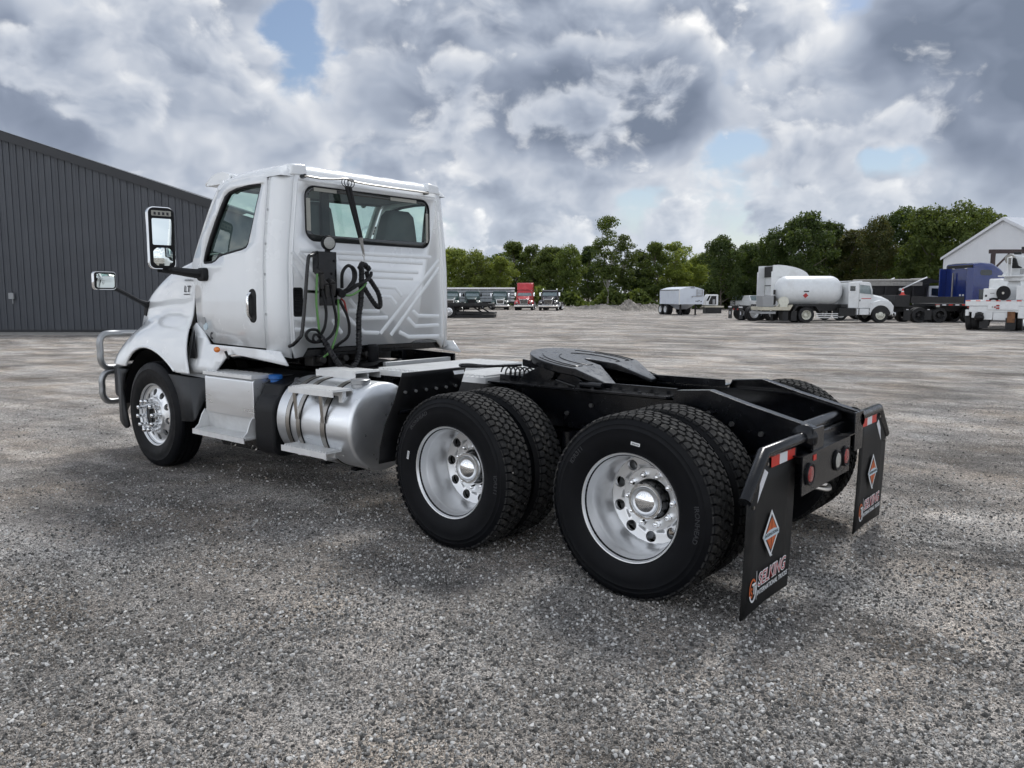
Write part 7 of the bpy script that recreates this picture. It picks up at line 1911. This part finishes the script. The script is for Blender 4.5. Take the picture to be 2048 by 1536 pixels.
bxp(cb, 'mirror', M_PLASTIC, (2.34, 2.44, -1.35, -1.15, 1.55, 1.95), 0.02)
m = MB(); m.prism([(2.35, 0.8), (3.9, 0.75), (3.9, 1.35), (2.42, 1.62)], 'y', -0.95, 0.95); m.build('hood', M_WTRUCK, t, bevel=0.08)
for s in (-1, 1):
    for x in (-2.9, -1.55): far_wheel(t, x, s*1.2, 0.52, 0.27, dual=True)
    far_wheel(t, 2.9, s*1.14, 0.52, 0.28); bxp(t, 'frame_rail', M_BLKT, (-4.2, 3.6, s*0.43-0.05, s*0.43+0.05, 0.75, 1.05), 0); bxp(t, 'mud_flap', M_BLKT, (-3.75, -3.72, s*0.9-0.3, s*0.9+0.3, 0.15, 0.9), 0)

# ---- black flatbed in front of the blue truck, with a cone on it
t = thing('flatbed_truck', 'low black flatbed with red and white tape in front of the blue truck', 'trailer', G(1870, 50.5), VIEWROT+R(2))
bxp(t, 'deck', M_BLKT, (-0.9, 2.6, -1.2, 1.2, 1.02, 1.20), 0.01)
for i in range(8): bxp(t, 'reflective_tape', M_REFR if i % 2 == 0 else M_REFW, (-0.8+i*0.42, -0.55+i*0.42, -1.212, -1.202, 1.08, 1.14), 0)
bxp(t, 'side_board', M_BLKT, (-2.3, 1.1, -1.05, -0.98, 1.22, 1.62), 0.01); bxp(t, 'front_board', M_BLKT, (-3.3, -2.35, -1.0, 0.9, 0.98, 1.72), 0.02)
bxp(t, 'amber_lamp', M_CLEAR, (-0.78, -0.55, -1.23, -1.203, 0.98, 1.12), 0)
for s in (-1, 1):
    bxp(t, 'frame_rail', M_BLKT, (-3.6, 2.6, s*0.4-0.05, s*0.4+0.05, 0.7, 1.0), 0)
    for x in (-1.75, -0.45, 1.55): far_wheel(t, x, s*1.15, 0.48, 0.27, rim=M_BLKT, dual=True)
    for x in (-2.55, -1.2): bxp(t, 'mud_flap', M_BLKT, (x-0.25, x+0.2, s*1.16-0.01, s*1.16+0.01, 0.16, 0.80), 0); bxp(t, 'flap_light', M_REFW, (x-0.1, x+0.05, s*1.19-0.01, s*1.19+0.01, 0.80, 0.84), 0)
t = thing('traffic_cone', 'red traffic cone standing on the black flatbed', 'cone', G(1800, 50.2, 1.72), VIEWROT)
m = MB(); m.lathe([(0.02, 0.13), (0.10, 0.10), (0.42, 0.03), (0.43, 0)], (0, 0, 0), 'z', 16); m.build('body', M_CONE, t); bxp(t, 'base', M_CONE, (-0.15, 0.15, -0.15, 0.15, 0, 0.03), 0)
m = MB(); m.lathe([(0.19, 0.084), (0.27, 0.067)], (0, 0, 0), 'z', 16); m.build('band', M_REFW, t)

# ---- dark blue sleeper truck
t = thing('blue_sleeper_truck', 'dark blue sleeper truck with curved roof seen from behind', 'truck', G(1911, 53.0), VIEWROT+R(14))
m = MB()
def bsec(x, w_, z0, z1, r_=0.18):
    return [(x, p[0], p[1]) for p in rrect(-w_, w_, z0, z1, [r_, r_, 0.04, 0.04], 4)]
m.rings([bsec(0, 1.18, 1.0, 3.78), bsec(0.6, 1.18, 1.0, 3.86), bsec(1.6, 1.16, 1.0, 3.82, 0.3), bsec(2.3, 1.10, 1.0, 3.55, 0.4), bsec(2.9, 1.02, 1.0, 3.10, 0.4), bsec(3.25, 0.98, 1.0, 2.70, 0.3)]); bd = m.build('sleeper_cab', M_BLUEP, t, smooth=50)
for s in (-1, 1): bxp(t, 'side_extender', M_BLUEP, (-0.55, 0.0, s*1.17-0.025, s*1.17+0.025, 1.0, 3.5), 0.02)
bxp(bd, 'rear_trim', M_BLKT, (-0.05, -0.003, -1.06, 1.06, 3.50, 3.70), 0.02); bxp(bd, 'rear_panel', M_BLUEP, (-0.04, -0.004, -0.75, 0.75, 1.5, 3.4), 0.02)
for y in (-0.55, 0.5): bxp(bd, 'marker_lamp', M_REFW, (-0.05, -0.042, y-0.1, y+0.1, 3.46, 3.50), 0)
for y in (-0.45, -0.20): m = MB(); m.cyl((-0.04, y, 1.72), (-0.07, y, 1.72), 0.07, n=12); m.build('work_light', M_REFW, bd)
m = MB(); m.tube([(-0.2, 0.35, 1.0), (-0.2, 0.35, 3.2)], 0.05, 8); m.build('exhaust_pipe', M_STEEL, t)
m = MB(); m.prism(rrect(0.5, 1.45, 3.02, 3.38, 0.14), 'y', -1.185, -1.175); m.build('sleeper_window', M_GLASSK, bd, smooth=0)
m = MB(); m.prism([(0.5, 1.3), (2.0, 1.3), (2.0, 2.1), (0.5, 2.1)], 'y', -1.187, -1.178); m.build('side_panel', M_GLASSK, bd, smooth=0)
m = MB(); m.prism([(2.6, 2.0), (3.0, 2.0), (2.9, 2.6), (2.6, 2.6)], 'y', -1.10, -1.04); m.build('door_window', M_GLASSK, bd, smooth=0)
m = MB(); m.prism([(3.2, 0.9), (4.9, 0.85), (4.9, 1.5), (3.25, 1.9)], 'y', -0.95, 0.95); m.build('hood', M_BLUEP, t, bevel=0.1)
m = MB(); m.tube([(3.0, -1.1, 2.5), (3.1, -1.35, 2.45)], 0.05, 6); m.box(3.05, 3.15, -1.5, -1.3, 2.0, 2.55); m.build('mirror', M_CHROME, t, bevel=0.02)
for s in (-1, 1):
    bxp(t, 'frame_rail', M_BLKT, (-3.6, 4.6, s*0.43-0.05, s*0.43+0.05, 0.75, 1.02), 0)
    for x in (-2.9, -1.6): far_wheel(t, x, s*1.2, 0.51, 0.27, dual=True)
    far_wheel(t, 3.7, s*1.14, 0.51, 0.28)

# ---- white crane truck at the right edge
t = thing('crane_truck', 'white boom crane truck with operator seat at the right edge', 'truck', G(1926, 38.6), VIEWROT-R(38)); t.scale = (0.84, 1, 1)
bxp(t, 'rear_deck', M_WTRUCK, (0.0, 2.95, 0.0, 6.2, 1.18, 1.46), 0.02)
for i in range(11): bxp(t, 'reflective_tape', M_REFR if i % 2 == 0 else M_REFW, (0.03+i*0.25, 0.26+i*0.25, -0.012, -0.003, 1.41, 1.455), 0)
bxp(t, 'light_panel', M_WTRUCK, (1.15, 2.65, -0.03, -0.004, 1.0, 1.30), 0.01); bxp(t, 'bumper_beam', M_WTRUCK, (0.2, 2.7, 0.02, 0.3, 0.88, 1.17), 0.02)
for x, z, mt in ((0.16, 1.12, M_REDLENS), (1.38, 1.14, M_CLEAR), (1.50, 1.13, M_REDLENS), (1.60, 1.20, M_REDLENS), (1.68, 1.20, M_REDLENS), (1.60, 1.08, M_REDLENS), (1.68, 1.08, M_REDLENS)):
    m = MB(); m.cyl((x, -0.03, z), (x, -0.055, z), 0.045, n=14); m.build('tail_lamp', mt, t)
for x0, x1, z0, z1 in ((0.02, 0.2, 0.70, 1.0), (0.35, 0.62, 0.60, 0.90), (0.85, 1.40, 0.52, 0.90), (1.42, 2.3, 0.50, 0.88)): bxp(t, 'lower_bracket', M_WTRUCK, (x0, x1, 0.03, 0.5, z0, z1), 0.02)
m = MB(); m.sphere((0.75, -0.05, 0.62), (0.26, 0.2, 0.18), 16, 10); m.build('hose_bundle', M_HOSE, t); bxp(t, 'tow_hitch', M_DIRTYMETAL, (0.55, 0.95, -0.12, 0.05, 0.72, 0.85), 0.02)
bxp(t, 'mud_flap', M_BLKT, (0.75, 1.20, 0.05, 0.08, 0.10, 0.58), 0); bxp(t, 'mud_flap', M_BLKT, (2.05, 2.55, -0.02, 0.0, 0.06, 0.62), 0)
bxp(t, 'rusty_plate', M_RUST, (2.12, 2.50, -0.06, -0.03, 0.40, 0.92), 0.005)
for y in (0.75, 2.0, 7.0):
    for sx_ in (-1, 1):
        o = far_wheel(t, 0.0, 0.1, 0.52, 0.30, dual=y < 6); o.location = (1.42+sx_*1.42, y, 0.51); o.rotation_euler = (0, 0, -sx_*R(90))
bxp(t, 'rear_fender', M_WTRUCK, (2.62, 2.95, -0.02, 1.6, 0.60, 1.17), 0.03)
bxp(t, 'tool_box', M_WTRUCK, (0.86, 1.65, 0.1, 0.8, 1.47, 2.02), 0.02); bxp(t, 'tool_latch', M_PRINTK, (0.95, 1.05, 0.085, 0.098, 1.62, 1.72), 0); bxp(t, 'tool_handle', M_PRINTK, (1.2, 1.4, 0.085, 0.098, 1.78, 1.80), 0)
m = MB(); m.lathe([(-0.12, 0.0), (-0.12, 0.34), (0.12, 0.34), (0.12, 0.0)], (1.86, 0.02, 1.80), 'y', 32); m.build('cable_reel', M_PLASTIC, t)
m = MB(); m.cyl((1.86, -0.11, 1.80), (1.86, -0.14, 1.80), 0.06, n=12); m.build('reel_hub', M_STEEL, t)
m = MB(); m.tube(smooth_path([(1.2, 0.0, 1.49), (1.4, -0.02, 1.53), (1.6, 0.0, 1.50), (1.62, 0.05, 1.6)], 4), 0.05, 8); m.build('hose', M_HOSE, t)
m = MB(); m.rings([[(1.75, 0.6, 1.46), (2.6, 0.6, 1.46), (2.6, 1.4, 1.46), (1.75, 1.4, 1.46)], [(1.98, 0.7, 2.4), (2.5, 0.7, 2.4), (2.5, 1.3, 2.4), (1.98, 1.3, 2.4)]]); m.build('pedestal', M_WTRUCK, t, bevel=0.02)
m = MB(); m.lathe([(2.38, 0.62), (2.48, 0.66), (2.58, 0.62), (2.58, 0)], (2.35, 1.0, 0), 'z', 24); m.build('turntable', M_WTRUCK, t)
m = MB(); m.prism([(1.55, 2.6), (3.2, 2.6), (3.2, 3.2), (2.7, 3.55), (2.1, 3.66), (1.82, 3.4), (1.75, 2.9)], 'y', 1.0, 1.5); m.build('turret', M_WTRUCK, t, bevel=0.06)
m = MB(); m.cyl((1.98, 0.5, 3.42), (1.98, 1.0, 3.42), 0.24, n=20); m.build('winch_drum', M_TARP, t)
bxp(t, 'beacon', M_BLKT, (2.1, 2.45, 1.1, 1.4, 3.66, 3.78), 0.01)
m = MB(); m.prism([(2.12, 2.98), (2.62, 2.98), (2.55, 3.05), (2.42, 3.10), (2.30, 3.45), (2.18, 3.48), (2.10, 3.30)], 'y', 0.3, 0.75); m.build('operator_seat', M_PLASTIC, t, bevel=0.04)
m = MB(); m.tube([(1.95, 0.28, 2.62), (1.92, 0.28, 3.48), (2.12, 0.28, 3.50)], 0.03, 8); m.tube([(2.12, 0.28, 2.62), (2.12, 0.28, 3.5)], 0.03, 8); m.build('seat_frame', M_WTRUCK, t)
bxp(t, 'seat_platform', M_WTRUCK, (1.5, 2.75, 0.2, 0.9, 2.58, 2.63), 0.01); bxp(t, 'control_box', M_GREYBOX, (2.55, 2.75, 0.22, 0.3, 2.7, 2.95), 0.01)
m = MB(); m.M = Matrix.Translation((2.75, 1.3, 3.15)) @ Matrix.Rotation(R(-4), 4, 'X'); m.box(-0.22, 0.22, 0.0, 7.5, -0.25, 0.25); m.build('boom', M_WTRUCK, t, bevel=0.03)
bxp(t, 'side_cabinet', M_WTRUCK, (2.45, 2.95, 0.12, 5.8, 1.47, 2.15), 0.03); bxp(t, 'cab', M_WTRUCK, (0.2, 2.75, 6.4, 8.2, 0.9, 2.6), 0.08)
bxp(t, 'chassis', M_BLKT, (0.9, 1.9, 0.4, 8.0, 0.7, 1.15), 0)
